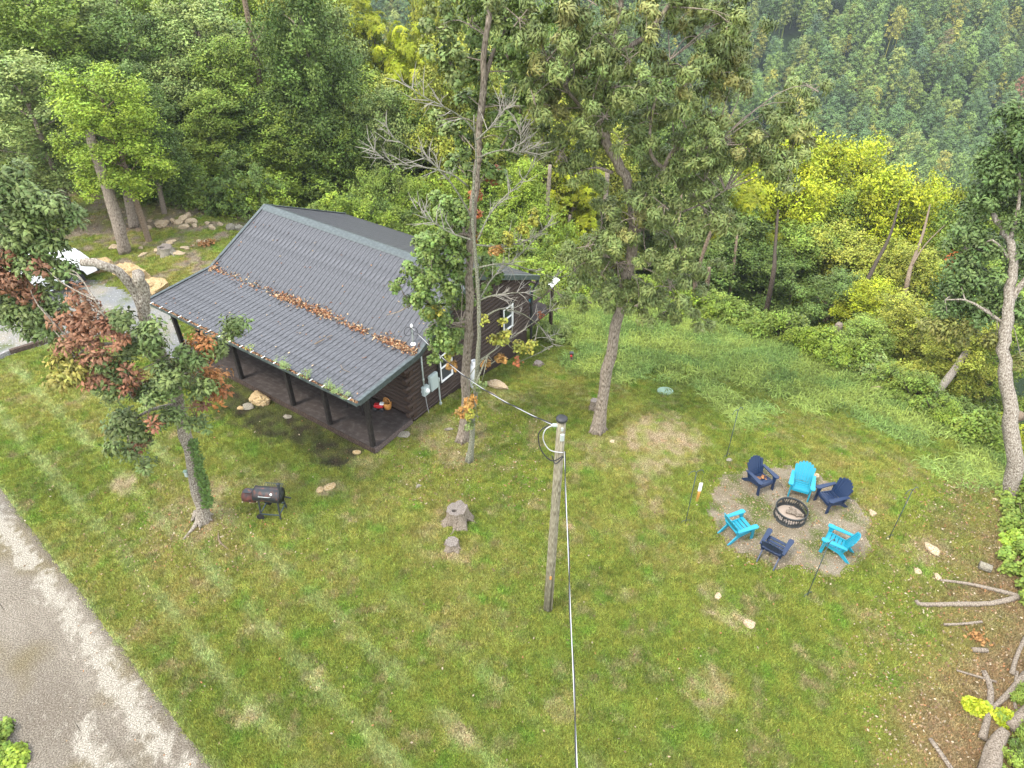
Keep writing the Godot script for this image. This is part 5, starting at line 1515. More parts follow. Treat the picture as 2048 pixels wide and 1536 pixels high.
func build_firepit() -> void:
	var c := Vector3(8.45, 0, -14.6)
	var navy := adirondack(M.navy)
	var turq := adirondack(M.turquoise)
	names["adirondack_chair"] = 0
	turq.name = numbered("adirondack_chair")
	var spots := [
		[navy, Vector3(7.85, -0.00, -15.90), 0.0, "navy plastic adirondack chair with brown leaves on its seat, back left of the fire ring", "adirondack chairs around the fire ring"],
		[turq, Vector3(9.07, -0.00, -15.64), 0.12, "turquoise plastic adirondack chair directly behind the fire ring", ""],
		[navy, Vector3(9.84, -0.00, -15.09), -0.05, "navy plastic adirondack chair right of the fire ring, facing left", ""],
		[turq, Vector3(6.65, -0.00, -13.89), 0.0, "turquoise plastic adirondack chair left of the fire ring, seen from behind", ""],
		[navy, Vector3(7.47, -0.00, -13.11), -0.1, "navy plastic adirondack chair in front of the fire ring, back to the camera", ""],
		[turq, Vector3(9.34, -0.00, -13.29), 0.35, "turquoise plastic adirondack chair front right of the fire ring behind a thin garden hook", ""],
	]
	var seen := []
	for s in spots:
		var o: Node3D = s[0] if not seen.has(s[0]) else copy(s[0], "adirondack_chair")
		seen.append(s[0])
		o.position = on(s[1], 0.02)
		var d: Vector3 = c - s[1]
		o.rotation.y = atan2(d.x, d.z) + s[2]
		tag(o, s[3], "chair", "adirondack chairs around the fire ring")
	rng.seed = 41
	var bag := Bag.new()
	for i in 26:
		var q: Vector3 = Vector3(7.85, -0.00, -15.90)
		bag.put(Transform3D(facing(Vector3.UP + rand_dir(rng) * 0.7, rng.randf() * TAU, rng.randf_range(0.6, 1.0)), q + Vector3(rng.randf_range(-0.16, 0.2), 0.37 + rng.randf() * 0.05, rng.randf_range(-0.1, 0.08))), Color(0.36, 0.17, 0.07) * rng.randf_range(0.6, 1.3))
	many("chair_leaves", bag, SPR.fallen, M.dry, null, "little heap of brown leaves on the back left navy chair's seat")
	# fire ring: two hoops, uprights and pressed lattice panels
	var t := thing("fire_ring", "round black steel fire ring with cut-out sides, ash and logs inside", "fire ring", on(c, 0.01))
	var R := 0.46
	for y in [0.03, 0.34]:
		var st := new_st(true)
		var pr := [Vector2(R - 0.012, y - 0.028), Vector2(R + 0.014, y - 0.028), Vector2(R + 0.014, y + 0.028), Vector2(R - 0.012, y + 0.028), Vector2(R - 0.012, y - 0.028)]
		lathe(st, pr, 36)
		part("hoop", done(st), M.iron, t)
	for k in 6:
		var a := TAU * k / 6 + 0.3
		part("upright", box_mesh(Vector3(0.05, 0.30, 0.014)), M.iron, t, Vector3(R * cos(a), 0.185, R * sin(a)), Basis(Vector3.UP, -a + PI / 2))
		# cut-out silhouettes: curved leaf-like plates between the uprights
		var st := new_st()
		rng.seed = 60 + k
		for q in 6:
			var b := a + (q + 0.7) / 6.6 * (TAU / 6)
			var hh := rng.randf_range(0.09, 0.2)
			var ww := rng.randf_range(0.02, 0.05)
			var poly := PackedVector2Array([Vector2(-ww, 0.05), Vector2(ww * 0.8, 0.05), Vector2(ww * 1.2, 0.05 + hh * 0.5), Vector2(0.01, 0.06 + hh), Vector2(-ww * 1.1, 0.05 + hh * 0.6)])
			prism(st, poly, -0.004, 0.004, Transform3D(Basis(Vector3.UP, -b + PI / 2), Vector3(R * cos(b), 0, R * sin(b))))
			var p2 := PackedVector2Array([Vector2(-0.05, 0.32), Vector2(-0.02, 0.32 - hh * 0.5), Vector2(0.03, 0.32)])
			prism(st, p2, -0.004, 0.004, Transform3D(Basis(Vector3.UP, -b + PI / 2), Vector3(R * cos(b), 0, R * sin(b))))
		part("side_panel", done(st), M.iron, t)
		st = new_st()
		for q in 7:
			var b0 := a + q / 7.0 * (TAU / 6)
			for sg in [0.05, -0.05]:
				bar(st, Vector3(R * cos(b0 - sg), 0.05, R * sin(b0 - sg)), Vector3(R * cos(b0 + sg), 0.32, R * sin(b0 + sg)), 0.006, 0.006)
		part("mesh_screen", done(st), M.iron, t)
	var st3 := new_st(true)
	lathe(st3, [Vector2(R - 0.03, 0.05), Vector2(0.25, 0.10), Vector2(0, 0.12)], 24)
	part("ash_bed", done(st3), M.ember_ash, t)
	for q in [[Vector3(-0.12, 0.18, -0.06), Vector3(0.36, 0.16, 0.10), 0.055], [Vector3(0.02, 0.24, -0.18), Vector3(0.18, 0.14, 0.12), 0.045], [Vector3(-0.05, 0.13, -0.1), Vector3(0.16, 0.25, -0.02), 0.05]]:
		top("firewood", tube_mesh([t.position + q[0], t.position + q[0].lerp(q[1], 0.5) + Vector3(0, 0.01, 0.015), t.position + q[1]], [q[2], q[2] * 1.05, q[2] * 0.9], 7, 0.25, false), M.deadwood, "half-burnt pale log lying in the fire ring ash", "log", "logs in the fire ring")
	top("fallen_stick", tube_mesh(spline([on(Vector3(8.61, -0.00, -15.95), 0.05), on(Vector3(8.64, -0.00, -15.77), 0.04), on(Vector3(8.63, -0.00, -15.51), 0.03)], 3), lerp_radii([0.02, 0.014], 7), 6, 0.3), M.deadwood, "short pale stick on the gravel between the back navy and turquoise chairs", "stick")
	# garden hooks
	for q in [[Vector3(7.18, -0.00, -17.25), 2.1, 0.6, "thin green garden hook pole behind the fire pit chairs"], [Vector3(5.24, -0.00, -14.36), 2.2, 0.2, "garden hook pole left of the fire pit with an ornament hung from it"], [Vector3(11.13, -0.00, -13.76), 2.1, 0.4, "thin garden hook pole at the right of the fire pit lawn"], [Vector3(8.05, -0.00, -11.76), 2.25, 0.5, "garden hook pole standing in front of the front right turquoise chair"]]:
		t = thing("garden_hook", q[3], "garden hook", on(q[0]), q[2], "garden hooks around the fire pit")
		part("pole", tube_mesh([Vector3(0, -0.1, 0), Vector3(0.0, q[1] - 0.12, 0)], [0.013, 0.012], 7), M.hook, t)
		for s in [-1.0, 1.0]:
			var pts := []
			for i in 10:
				var a := PI * i / 9.0
				pts.append(Vector3(s * (0.11 - 0.11 * cos(a)), q[1] - 0.12 + 0.11 * sin(a), 0))
			pts.append(Vector3(s * 0.25, q[1] - 0.14, 0))
			part("crook", tube_mesh(pts, lerp_radii([0.011, 0.009], pts.size()), 6), M.hook, t)
		part("foot_spike", tube_mesh(spline([Vector3(-0.13, 0.01, 0), Vector3(-0.12, 0.11, 0), Vector3(0.12, 0.11, 0), Vector3(0.13, 0.01, 0)], 2), lerp_radii([0.008, 0.008], 7), 5), M.hook, t)
	var hk := on(Vector3(5.24, -0.00, -14.36))
	t = thing("hanging_ornament", "white and orange ornament hanging from the left garden hook", "ornament", hk + Vector3(0.22, 1.2, -0.05))
	part("cord", tube_mesh([Vector3(0, 0.8, 0), Vector3(0, 0.45, 0)], [0.004, 0.004], 4), M.hook, t)
	part("plate", box_mesh(Vector3(0.1, 0.34, 0.02), 0.008), M.white_vinyl, t, Vector3(0, 0.28, 0))
	for k in 4:
		part("streamer", tube_mesh(spline([Vector3(-0.03 + 0.02 * k, 0.1, 0), Vector3(-0.04 + 0.02 * k, -0.12, 0.02), Vector3(-0.05 + 0.02 * k, -0.3 - 0.05 * (k % 2), 0)], 2), lerp_radii([0.01, 0.006], 5), 4), M.orange_paint, t)
	top("stone_disc", rock_mesh(Vector3(0.22, 0.08, 0.2), 88), M.rock_grey, "flat grey stone in the grass at the rear garden hook", "stone").position = on(Vector3(7.22, -0.00, -17.08), 0.03)

func build_smoker() -> void:
	var a: Vector3 = Vector3(-7.62, -0.00, -14.59)
	var b: Vector3 = Vector3(-7.04, -0.00, -14.53)
	var d := (b - a).normalized()
	var t := thing("barrel_smoker", "black barrel smoker grill with a rusty firebox, wheels and chimney", "grill", on((a + b) * 0.5), atan2(-d.z, d.x))
	var ax := Basis(Vector3(0, -1, 0), Vector3(1, 0, 0), Vector3(0, 0, 1))     # lathe axis along x
	var st := new_st(true)
	lathe(st, [Vector2(0.0, -0.41), Vector2(0.22, -0.41), Vector2(0.235, -0.39), Vector2(0.235, 0.39), Vector2(0.22, 0.41), Vector2(0.0, 0.41)], 28, Transform3D(ax, Vector3(0.02, 0.82, -0.2)))
	var barrel := part("barrel", done(st), M.smoker, t)
	st = new_st(true)
	lathe(st, [Vector2(0.0, 0.0), Vector2(0.21, 0.0), Vector2(0.225, 0.006), Vector2(0.0, 0.012)], 28, Transform3D(ax, Vector3(0.425, 0.82, -0.2)))
	part("end_plate", done(st), M.iron, t)
	for x in [-0.38, 0.40]:
		st = new_st(true)
		lathe(st, [Vector2(0.232, -0.012), Vector2(0.242, -0.012), Vector2(0.242, 0.012), Vector2(0.232, 0.012)], 28, Transform3D(ax, Vector3(x, 0.82, -0.2)))
		part("band", done(st), M.iron, t)
	st = new_st(true)
	lathe(st, [Vector2(0.0, -0.2), Vector2(0.18, -0.2), Vector2(0.20, -0.17), Vector2(0.20, 0.18), Vector2(0.0, 0.18)], 24, Transform3D(ax, Vector3(-0.58, 0.70, -0.2)))
	part("firebox", done(st), M.firebox, t)
	st = new_st()
	box(st, Vector3(-0.6, 0.905, -0.2), Vector3(0.26, 0.02, 0.2), Basis.IDENTITY, 0.004)
	part("firebox_lid", done(st), M.smoker, t)
	part("chimney", tube_mesh(spline([Vector3(0.42, 0.92, -0.16), Vector3(0.45, 1.05, -0.14), Vector3(0.44, 1.32, -0.14)], 3), lerp_radii([0.042, 0.042], 7), 12), M.iron, t)
	st = new_st(true)
	lathe(st, [Vector2(0, 0.04), Vector2(0.05, 0.035), Vector2(0.055, 0.0), Vector2(0, 0)], 12, Transform3D(Basis.IDENTITY, Vector3(0.44, 1.33, -0.14)))
	part("chimney_cap", done(st), M.iron, t)
	part("lid_handle", tube_mesh([Vector3(-0.18, 0.94, 0.02), Vector3(-0.17, 0.97, 0.07), Vector3(0.17, 0.97, 0.07), Vector3(0.18, 0.94, 0.02)], lerp_radii([0.012, 0.012], 4), 6), M.galv, t)
	st = new_st(true)
	lathe(st, [Vector2(0, 0.03), Vector2(0.035, 0.03), Vector2(0.035, 0), Vector2(0, 0)], 12, Transform3D(Basis(Vector3.RIGHT, 0.9), Vector3(0.2, 1.0, -0.03)))
	part("thermometer", done(st), M.white_vinyl, t)
	for q in [[-0.27, 0.05, 0.14], [0.32, 0.05, 0.0], [-0.27, -0.45, 0.14], [0.32, -0.45, 0.0]]:
		st = new_st()
		bar(st, Vector3(q[0], q[2], q[1]), Vector3(q[0], 0.66, q[1] * 0.6 - 0.08), 0.04, 0.04)
		part("leg", done(st), M.iron, t)
	for z in [0.1, -0.5]:
		st = new_st(true)
		lathe(st, [Vector2(0.0, -0.02), Vector2(0.05, -0.025), Vector2(0.09, -0.012), Vector2(0.11, -0.022), Vector2(0.115, 0), Vector2(0.11, 0.022), Vector2(0.09, 0.012), Vector2(0.05, 0.025), Vector2(0.0, 0.02)], 20, Transform3D(Basis(Vector3.RIGHT, PI / 2), Vector3(-0.27, 0.115, z)))
		part("wheel", done(st), M.tyre, t)
	for q in [[Vector3(-0.27, 0.2, 0.05), Vector3(0.32, 0.2, 0.05)], [Vector3(0.32, 0.2, 0.05), Vector3(0.32, 0.2, -0.45)], [Vector3(-0.27, 0.2, -0.45), Vector3(0.32, 0.2, -0.45)], [Vector3(-0.27, 0.2, 0.05), Vector3(-0.27, 0.2, -0.45)]]:
		st = new_st()
		bar(st, q[0], q[1], 0.03, 0.03)
		part("frame_rail", done(st), M.hook, t)
	st = new_st()
	bar(st, Vector3(0.38, 0.62, -0.34), Vector3(0.55, 0.45, -0.45), 0.045, 0.03)
	part("handle", done(st), M.iron, t)
	st = new_st()
	for k in 9: bar(st, Vector3(-0.25 + 0.065 * k, 0.8, -0.44), Vector3(-0.25 + 0.065 * k, 0.8, -0.68), 0.01, 0.01)
	bar(st, Vector3(-0.28, 0.8, -0.68), Vector3(0.3, 0.8, -0.68), 0.015, 0.015)
	part("side_shelf", done(st), M.hook, t)

func stump(called: String, label: String, p: Vector3, r: float, h: float, m: Material, hollow: float, seed_: int, tilt := 0.0) -> void:
	var t := thing(called, label, "tree stump", on(p))
	rng.seed = seed_
	var st := new_st(true)
	var rings := []
	for j in 7:
		var f := j / 6.0
		var ring := []
		for k in 20:
			var a := TAU * k / 20
			var fl := pow(1.0 - f, 2.2)
			var lobes := 1.0 + fl * (0.45 + 0.45 * sin(a * 4.0 + seed_) + 0.25 * sin(a * 7.0 + 2.0))
			var rr := r * (0.92 + 0.16 * n1.get_noise_2d(k * 60.0 + seed_ * 9.0, j * 9.0) + 0.05 * (k % 2)) * lobes
			ring.append(Vector3(cos(a) * rr, lerpf(-0.05, h, f) + (tilt * cos(a) * f * r) + 0.10 * r / 0.3 * n1.get_noise_2d(k * 40.0, seed_ * 7.0) * f, sin(a) * rr))
		rings.append(ring)
	for j in 6:
		for k in 20: quad(st, rings[j][k], rings[j][(k + 1) % 20], rings[j + 1][(k + 1) % 20], rings[j + 1][k])
	part("bark", done(st), m, t)
	st = new_st()
	var c := Vector3(0, h + 0.005, 0)
	var hc := c + Vector3(-r * 0.25, 0, r * 0.3) * (1.0 if hollow > 0 else 0.0)
	for k in 20:
		var o: Vector3 = rings[6][k]
		var o2: Vector3 = rings[6][(k + 1) % 20]
		if hollow > 0:
			var a := TAU * k / 20
			var a2 := TAU * (k + 1) / 20
			var i1 := hc + Vector3(cos(a) * r * hollow, 0, sin(a) * r * hollow * 0.7)
			var i2 := hc + Vector3(cos(a2) * r * hollow, 0, sin(a2) * r * hollow * 0.7)
			quad(st, o, o2, i2, i1)
			quad(st, i1, i2, i2 - Vector3(0, h * 0.6, 0), i1 - Vector3(0, h * 0.6, 0))
		else: tri(st, o, o2, c)
	part("cut_face", done(st), M.cut_wood, t)
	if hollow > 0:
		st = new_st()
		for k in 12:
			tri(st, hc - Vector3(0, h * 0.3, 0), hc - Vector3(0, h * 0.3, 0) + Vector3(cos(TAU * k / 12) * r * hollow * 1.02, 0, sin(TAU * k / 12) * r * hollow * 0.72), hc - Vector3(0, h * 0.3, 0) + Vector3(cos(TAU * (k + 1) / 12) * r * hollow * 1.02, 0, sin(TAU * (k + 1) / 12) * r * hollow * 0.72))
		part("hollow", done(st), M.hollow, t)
	for k in 4:
		var a := k * 1.7 + seed_
		part("root", tube_mesh(spline([Vector3(cos(a) * r * 0.9, 0.12, sin(a) * r * 0.9), Vector3(cos(a) * r * 1.5, 0.0, sin(a) * r * 1.5), Vector3(cos(a + 0.2) * r * (2.0 + 0.3 * k), -0.05, sin(a + 0.2) * r * (2.0 + 0.3 * k))], 3), lerp_radii([r * 0.2, r * 0.09, 0.012], 7), 6, 0.3), m, t)

func stone(p: Vector3, size: Vector3, m: String, label: String, group := "", called := "rock", turn := 0.0) -> void:
	var s := names.get("rock", 0) as int
	var o := top(called, rock_mesh(size, 300 + s * 7 + int(p.x * 13.0)), M[m], label, "rock", group)
	o.position = on(p, size.y * 0.22)
	o.rotation.y = turn

func build_yard() -> void:
	stump("tree_stump", "large grey hollow stump in the middle of the lawn", Vector3(-1.64, -0.00, -14.47), 0.33, 0.52, M.deadwood, 0.24, 3, 0.12)
	stump("tree_stump", "small weathered stump just in front of the large hollow stump", Vector3(-1.74, -0.00, -13.44), 0.2, 0.24, M.deadwood, 0.0, 5)
	stump("tree_stump", "pale hollow stump in the grass at the back left, among white stones", Vector3(-17.41, -0.00, -32.19), 0.36, 0.36, M.rock_grey, 0.42, 8)
	stump("tree_stump", "low grey stump near the cabin's gable, by the red-capped post", Vector3(1.07, -0.67, -23.46), 0.18, 0.14, M.deadwood, 0.0, 9)
	stump("tree_stump", "small broken stump hidden at the left foot of the chestnut oak", Vector3(2.97, -0.04, -19.84), 0.14, 0.42, M.deadwood, 0.0, 10)
	# rocks
	stone(Vector3(-9.29, -0.00, -20.25), Vector3(0.95, 0.62, 0.65), "rock_tan", "big cream boulder on the mulch before the porch", "", "rock", -0.5)
	stone(Vector3(-9.60, -0.00, -19.87), Vector3(0.5, 0.24, 0.34), "rock_grey", "flat grey stone lying against the big cream porch boulder")
	stone(Vector3(-9.85, -0.00, -19.79), Vector3(0.28, 0.18, 0.2), "rock_tan", "small tan stone left of the porch boulders")
	stone(Vector3(-8.03, -0.00, -19.33), Vector3(0.34, 0.16, 0.22), "rock_grey", "small flat stone on the mulch right of the cream boulder")
	stone(Vector3(-3.77, -0.00, -18.34), Vector3(0.5, 0.2, 0.42), "rock_grey", "flat grey rock just off the porch's right corner", "", "rock", 0.3)
	stone(Vector3(-5.22, -0.00, -17.45), Vector3(0.3, 0.2, 0.2), "rock_tan", "small tan rock at the foot of the porch corner post")
	stone(Vector3(-0.56, -0.35, -21.52), Vector3(0.9, 0.42, 0.45), "rock_white", "long pitted pale rock beside the cabin gable", "", "rock", -0.5)
	stone(Vector3(-0.72, -0.23, -20.91), Vector3(0.5, 0.12, 0.15), "rock_white", "thin pale slab in the grass below the long pitted rock", "", "rock", -0.7)
	stone(Vector3(-2.23, -0.00, -18.63), Vector3(0.36, 0.14, 0.2), "rock_grey", "small grey rock left of the tall maple's foot")
	stone(Vector3(-19.80, -0.00, -30.39), Vector3(1.7, 0.9, 1.0), "rock_tan", "tan boulder nearest the white truck's front", "", "rock", 0.2)
	stone(Vector3(-17.97, -0.00, -29.50), Vector3(1.9, 1.1, 0.9), "rock_tan", "tan boulder behind the broken oak's stub, middle of three", "", "rock", -0.2)
	stone(Vector3(-16.64, -0.00, -28.45), Vector3(1.9, 0.8, 1.2), "rock_tan", "tan boulder touching the porch roof's left corner, right of three", "", "rock", 0.1)
	for q in [[Vector3(-18.92, -0.00, -35.50), 1.1, 0.5, "broad tan-white rock left of the rock pile"], [Vector3(-17.92, -0.00, -36.15), 0.8, 0.5, "tallest rock of the white rock pile at the wood edge"], [Vector3(-18.13, -0.00, -35.70), 0.6, 0.34, ""], [Vector3(-17.42, -0.00, -35.70), 0.7, 0.4, ""], [Vector3(-17.62, -0.00, -35.13), 0.7, 0.3, ""], [Vector3(-18.53, -0.00, -35.89), 0.4, 0.3, ""], [Vector3(-17.10, -0.00, -35.31), 0.5, 0.26, ""], [Vector3(-17.95, -0.00, -36.61), 0.5, 0.4, ""], [Vector3(-16.05, -0.00, -35.00), 0.5, 0.36, "white rock alone between the rock pile and the roof"], [Vector3(-15.09, -0.03, -35.08), 0.65, 0.5, "round grey boulder beside the roof's left ridge end"], [Vector3(-14.64, -0.06, -35.01), 0.6, 0.44, "brown-grey boulder half hidden by the roof's left slope"], [Vector3(-19.47, -0.00, -35.06), 0.5, 0.24, ""], [Vector3(-15.85, -0.02, -35.61), 0.5, 0.2, ""], [Vector3(-16.56, -0.00, -35.70), 0.4, 0.2, ""], [Vector3(-19.78, -0.00, -35.95), 0.35, 0.2, ""]]:
		stone(q[0], Vector3(q[1], q[2], q[1] * 0.7), "rock_grey" if q[3].contains("grey") else "rock_white", q[3] if q[3] else "whitish stone of the rock pile at the wood edge left of the roof", "stones of the white rock pile", "rock", q[1] * 5.0)
	for q in [Vector3(-20.31, -0.00, -32.86), Vector3(-18.83, -0.00, -33.49), Vector3(-17.66, -0.00, -33.43), Vector3(-17.66, -0.00, -33.15), Vector3(-16.68, -0.00, -32.75), Vector3(-16.52, -0.00, -32.63), Vector3(-18.00, -0.00, -32.41), Vector3(-18.50, -0.00, -31.97), Vector3(-16.96, -0.00, -32.13), Vector3(-16.85, -0.00, -32.24), Vector3(-17.10, -0.00, -32.30), Vector3(-16.59, -0.00, -32.02), Vector3(-16.23, -0.00, -33.49), Vector3(-18.93, -0.00, -32.69), Vector3(-20.05, -0.00, -32.69), Vector3(-20.46, -0.00, -32.86), Vector3(-16.36, -0.00, -32.92)]:
		stone(q, Vector3(0.42 + 0.2 * sin(q.x * 7.0), 0.16, 0.3), "rock_white", "whitish stone scattered in the back left lawn round the hollow stump", "stones scattered in the back left lawn", "rock", q.x * 3.0)
	t_rotten()
	for q in [[Vector3(3.45, -0.00, -18.03), 0.16, "white stone in the lawn right of the chestnut oak's foot"], [Vector3(8.72, -1.45, -27.02), 0.4, "pale rock at the top of the grass bank"], [Vector3(14.59, -1.06, -22.28), 0.5, "pale rock at the brush edge on the right bank"], [Vector3(11.42, -0.00, -12.55), 0.22, "upper of two white stones left of the fallen branches"], [Vector3(11.90, -0.00, -12.36), 0.22, "lower right of two white stones left of the fallen branches"], [Vector3(12.17, -0.00, -13.33), 0.4, "pale flat stone on the bare patch beyond the right garden hook"], [Vector3(9.87, -0.00, -16.36), 0.2, "white stone in the grass behind the turquoise chair"], [Vector3(11.04, -0.00, -14.72), 0.24, "pale stone at the right edge of the gravel patch"], [Vector3(15.62, -0.15, -15.55), 0.3, "grey stone by the leaning oak's foot"], [Vector3(15.16, -0.09, -15.38), 0.16, "small white stone left of the leaning oak's foot"], [Vector3(5.62, -0.00, -11.73), 0.2, "pale stone in the bare streak below the gravel patch"], [Vector3(6.24, -0.00, -10.85), 0.3, "flat pale stone at the end of the bare streak"], [Vector3(-5.80, -0.00, -15.84), 0.34, "tan rock in the grass right of the barrel smoker"], [Vector3(-6.10, -0.00, -15.73), 0.24, "smaller tan rock right of the barrel smoker"], [Vector3(-2.97, -0.00, -15.88), 0.18, "small grey rock between smoker and large stump"], [Vector3(1.59, -0.93, -24.96), 0.12, "white stone under the rear deck post"]]:
		stone(q[0], Vector3(q[1] * 1.3, q[1] * 0.55, q[1]), "rock_white" if q[2].contains("white") or q[2].contains("pale") else "rock_tan" if q[2].contains("tan") else "rock_grey", q[2], "", "rock", q[1] * 20.0)
	# covers, posts
	var st := new_st(true)
	lathe(st, [Vector2(0.27, 0), Vector2(0.27, 0.045), Vector2(0.25, 0.06), Vector2(0, 0.065)], 28, Transform3D(Basis.from_scale(Vector3(1.15, 1, 0.95)), Vector3.ZERO))
	top("tank_lid", done(st), M.lid_green, "round pale green tank lid set in the lawn", "lid").position = on(Vector3(5.84, -0.29, -21.17), 0.01)
	var t := thing("hydrant_post", "short brown post with a red and black cap on the lawn behind the cabin", "post", on(Vector3(2.43, -0.66, -23.55)))
	part("post", box_mesh(Vector3(0.11, 0.52, 0.11), 0.01), M.bark_brown, t, Vector3(0, 0.24, 0))
	part("cap", box_mesh(Vector3(0.17, 0.07, 0.17), 0.02), M.black_plastic, t, Vector3(0, 0.53, 0))
	part("knob", tube_mesh([Vector3(-0.02, 0.45, 0.06), Vector3(-0.02, 0.45, 0.13)], [0.045, 0.04], 10), M.red_paint, t)
	# timbers edging the gravel
	for q in [[Vector3(-21.08, -0.00, -22.03), Vector3(-20.24, -0.00, -23.29), "timber_grey", "grey end timber of the gravel edging at the left picture edge"], [Vector3(-20.20, -0.00, -23.29), Vector3(-18.71, -0.00, -24.45), "timber", "dark brown timber edging the gravel beside the lawn"]]:
		st = new_st()
		bar(st, on(q[0], 0.09), on(q[1], 0.09), 0.16, 0.2)
		top("edging_timber", done(st), M[q[2]], q[3], "timber")
	# fallen branches at the right
	var br := [
		[[Vector3(11.88, -0.00, -12.24), Vector3(12.60, -0.00, -12.11), Vector3(13.36, -0.00, -11.86), Vector3(13.91, -0.00, -11.62), Vector3(14.13, -0.00, -11.43)], 0.035, 0.075, "upper fallen branch at the right picture edge, bark peeling"],
		[[Vector3(10.92, -0.00, -11.56), Vector3(11.01, -0.00, -11.45), Vector3(11.79, -0.00, -11.45), Vector3(12.88, -0.00, -11.48), Vector3(14.14, -0.00, -11.78)], 0.05, 0.075, "long straight fallen branch with a hooked left end"],
		[[Vector3(11.30, -0.00, -10.83), Vector3(11.82, -0.00, -10.85), Vector3(12.34, -0.00, -10.91)], 0.035, 0.035, "short straight stick below the long fallen branch"],
		[[Vector3(11.67, -0.00, -10.11), Vector3(12.04, -0.00, -10.08)], 0.07, 0.06, "short thick grey log piece in the leaf litter"],
		[[Vector3(10.99, -0.00, -9.54), Vector3(11.38, -0.00, -9.39), Vector3(11.79, -0.00, -9.24)], 0.025, 0.03, "thin pale stick crossing a grey log"],
		[[Vector3(11.64, -0.00, -9.51), Vector3(11.57, -0.00, -9.06), Vector3(11.18, -0.00, -8.44), Vector3(10.72, -0.00, -7.86)], 0.06, 0.09, "pale barkless log lying under the thin crossing stick"],
		[[Vector3(13.24, -0.00, -10.48), Vector3(12.63, -0.00, -9.85), Vector3(12.30, -0.00, -9.44)], 0.04, 0.06, "grey crooked branch near the right picture edge"],
		[[Vector3(12.46, -0.00, -9.51), Vector3(12.01, -0.00, -8.81), Vector3(11.89, -0.00, -8.56)], 0.04, 0.04, "upright-looking brown branch beside the crooked grey one"],
		[[Vector3(11.21, -0.00, -8.50), Vector3(11.83, -0.00, -8.87), Vector3(12.64, -0.00, -9.44)], 0.05, 0.09, "mottled limb rising to the right from the big log"],
		[[Vector3(9.53, -0.00, -7.86), Vector3(9.62, -0.00, -7.52), Vector3(9.71, -0.00, -7.15)], 0.05, 0.045, "straight grey stick at the bottom near the big log"],
	]
	for q in br:
		var pts := []
		for p in q[0]: pts.append(on(p, 0.05))
		var sp := spline(pts, 3)
		top("fallen_branch", tube_mesh(sp, lerp_radii([q[1], q[2]], sp.size()), 8, 0.35), M.deadwood if not q[3].contains("fallen") else M.bark_grey, q[3], "branch")
	var lg := [on(Vector3(11.25, -0.00, -7.97), 0.14), on(Vector3(10.86, -0.00, -7.63), 0.16), on(Vector3(10.29, -0.00, -6.99), 0.18), on(Vector3(9.71, -0.00, -6.19), 0.2)]
	top("fallen_log", tube_mesh(spline(lg, 4), lerp_radii([0.12, 0.2, 0.23], 13), 12, 0.4), M.deadwood, "big weathered grey log at the bottom right corner", "log")
	lg = [on(Vector3(11.45, -0.00, -8.09), 0.12), on(Vector3(12.25, -0.00, -8.56), 0.16), on(Vector3(13.22, -0.00, -9.18), 0.2)]
	top("fallen_log", tube_mesh(spline(lg, 4), lerp_radii([0.13, 0.16], 9), 10, 0.4), M.deadwood, "second grey log forking right behind the big bottom corner log", "log")
	st = new_st(true)
	tube(st, [on(Vector3(13.19, -0.00, -12.70), 0.12), on(Vector3(13.45, -0.00, -12.55), 0.12)], [0.12, 0.115], 12, 0.15)
	top("log_chunk", done(st), M.rock_grey, "sawn pale log chunk at the right wood edge above the fallen branches", "log")
	t = thing("leaf_heap", "small heap of brown leaves on the right lawn edge", "leaf heap", on(Vector3(11.96, -0.00, -10.45)))
	rng.seed = 9
	var bag := Bag.new()
	for i in 90: bag.put(Transform3D(facing(Vector3.UP + rand_dir(rng), rng.randf() * TAU, 0.9), Vector3(rng.randfn() * 0.12, 0.05 + rng.randf() * 0.1, rng.randfn() * 0.1)), Color(0.25, 0.13, 0.05) * rng.randf_range(0.6, 1.4))
	many("leaves", bag, SPR.fallen, M.dry, t)

func t_rotten() -> void:
	stone(Vector3(-15.84, -0.00, -33.26), Vector3(0.6, 0.34, 0.45), "rock_white", "white rock with a clump of brown leaves near the roof's left edge")
	var t := thing("leaf_heap", "brown leaf clump against a white rock near the roof's left edge", "leaf heap", on(Vector3(-15.66, -0.00, -33.03)))
	rng.seed = 19
	var bag := Bag.new()
	for i in 120: bag.put(Transform3D(facing(Vector3.UP + rand_dir(rng), rng.randf() * TAU, 1.3), Vector3(rng.randfn() * 0.25, 0.08 + rng.randf() * 0.18, rng.randfn() * 0.16)), Color(0.24, 0.12, 0.05) * rng.randf_range(0.6, 1.4))
	many("leaves", bag, SPR.fallen, M.dry, t)

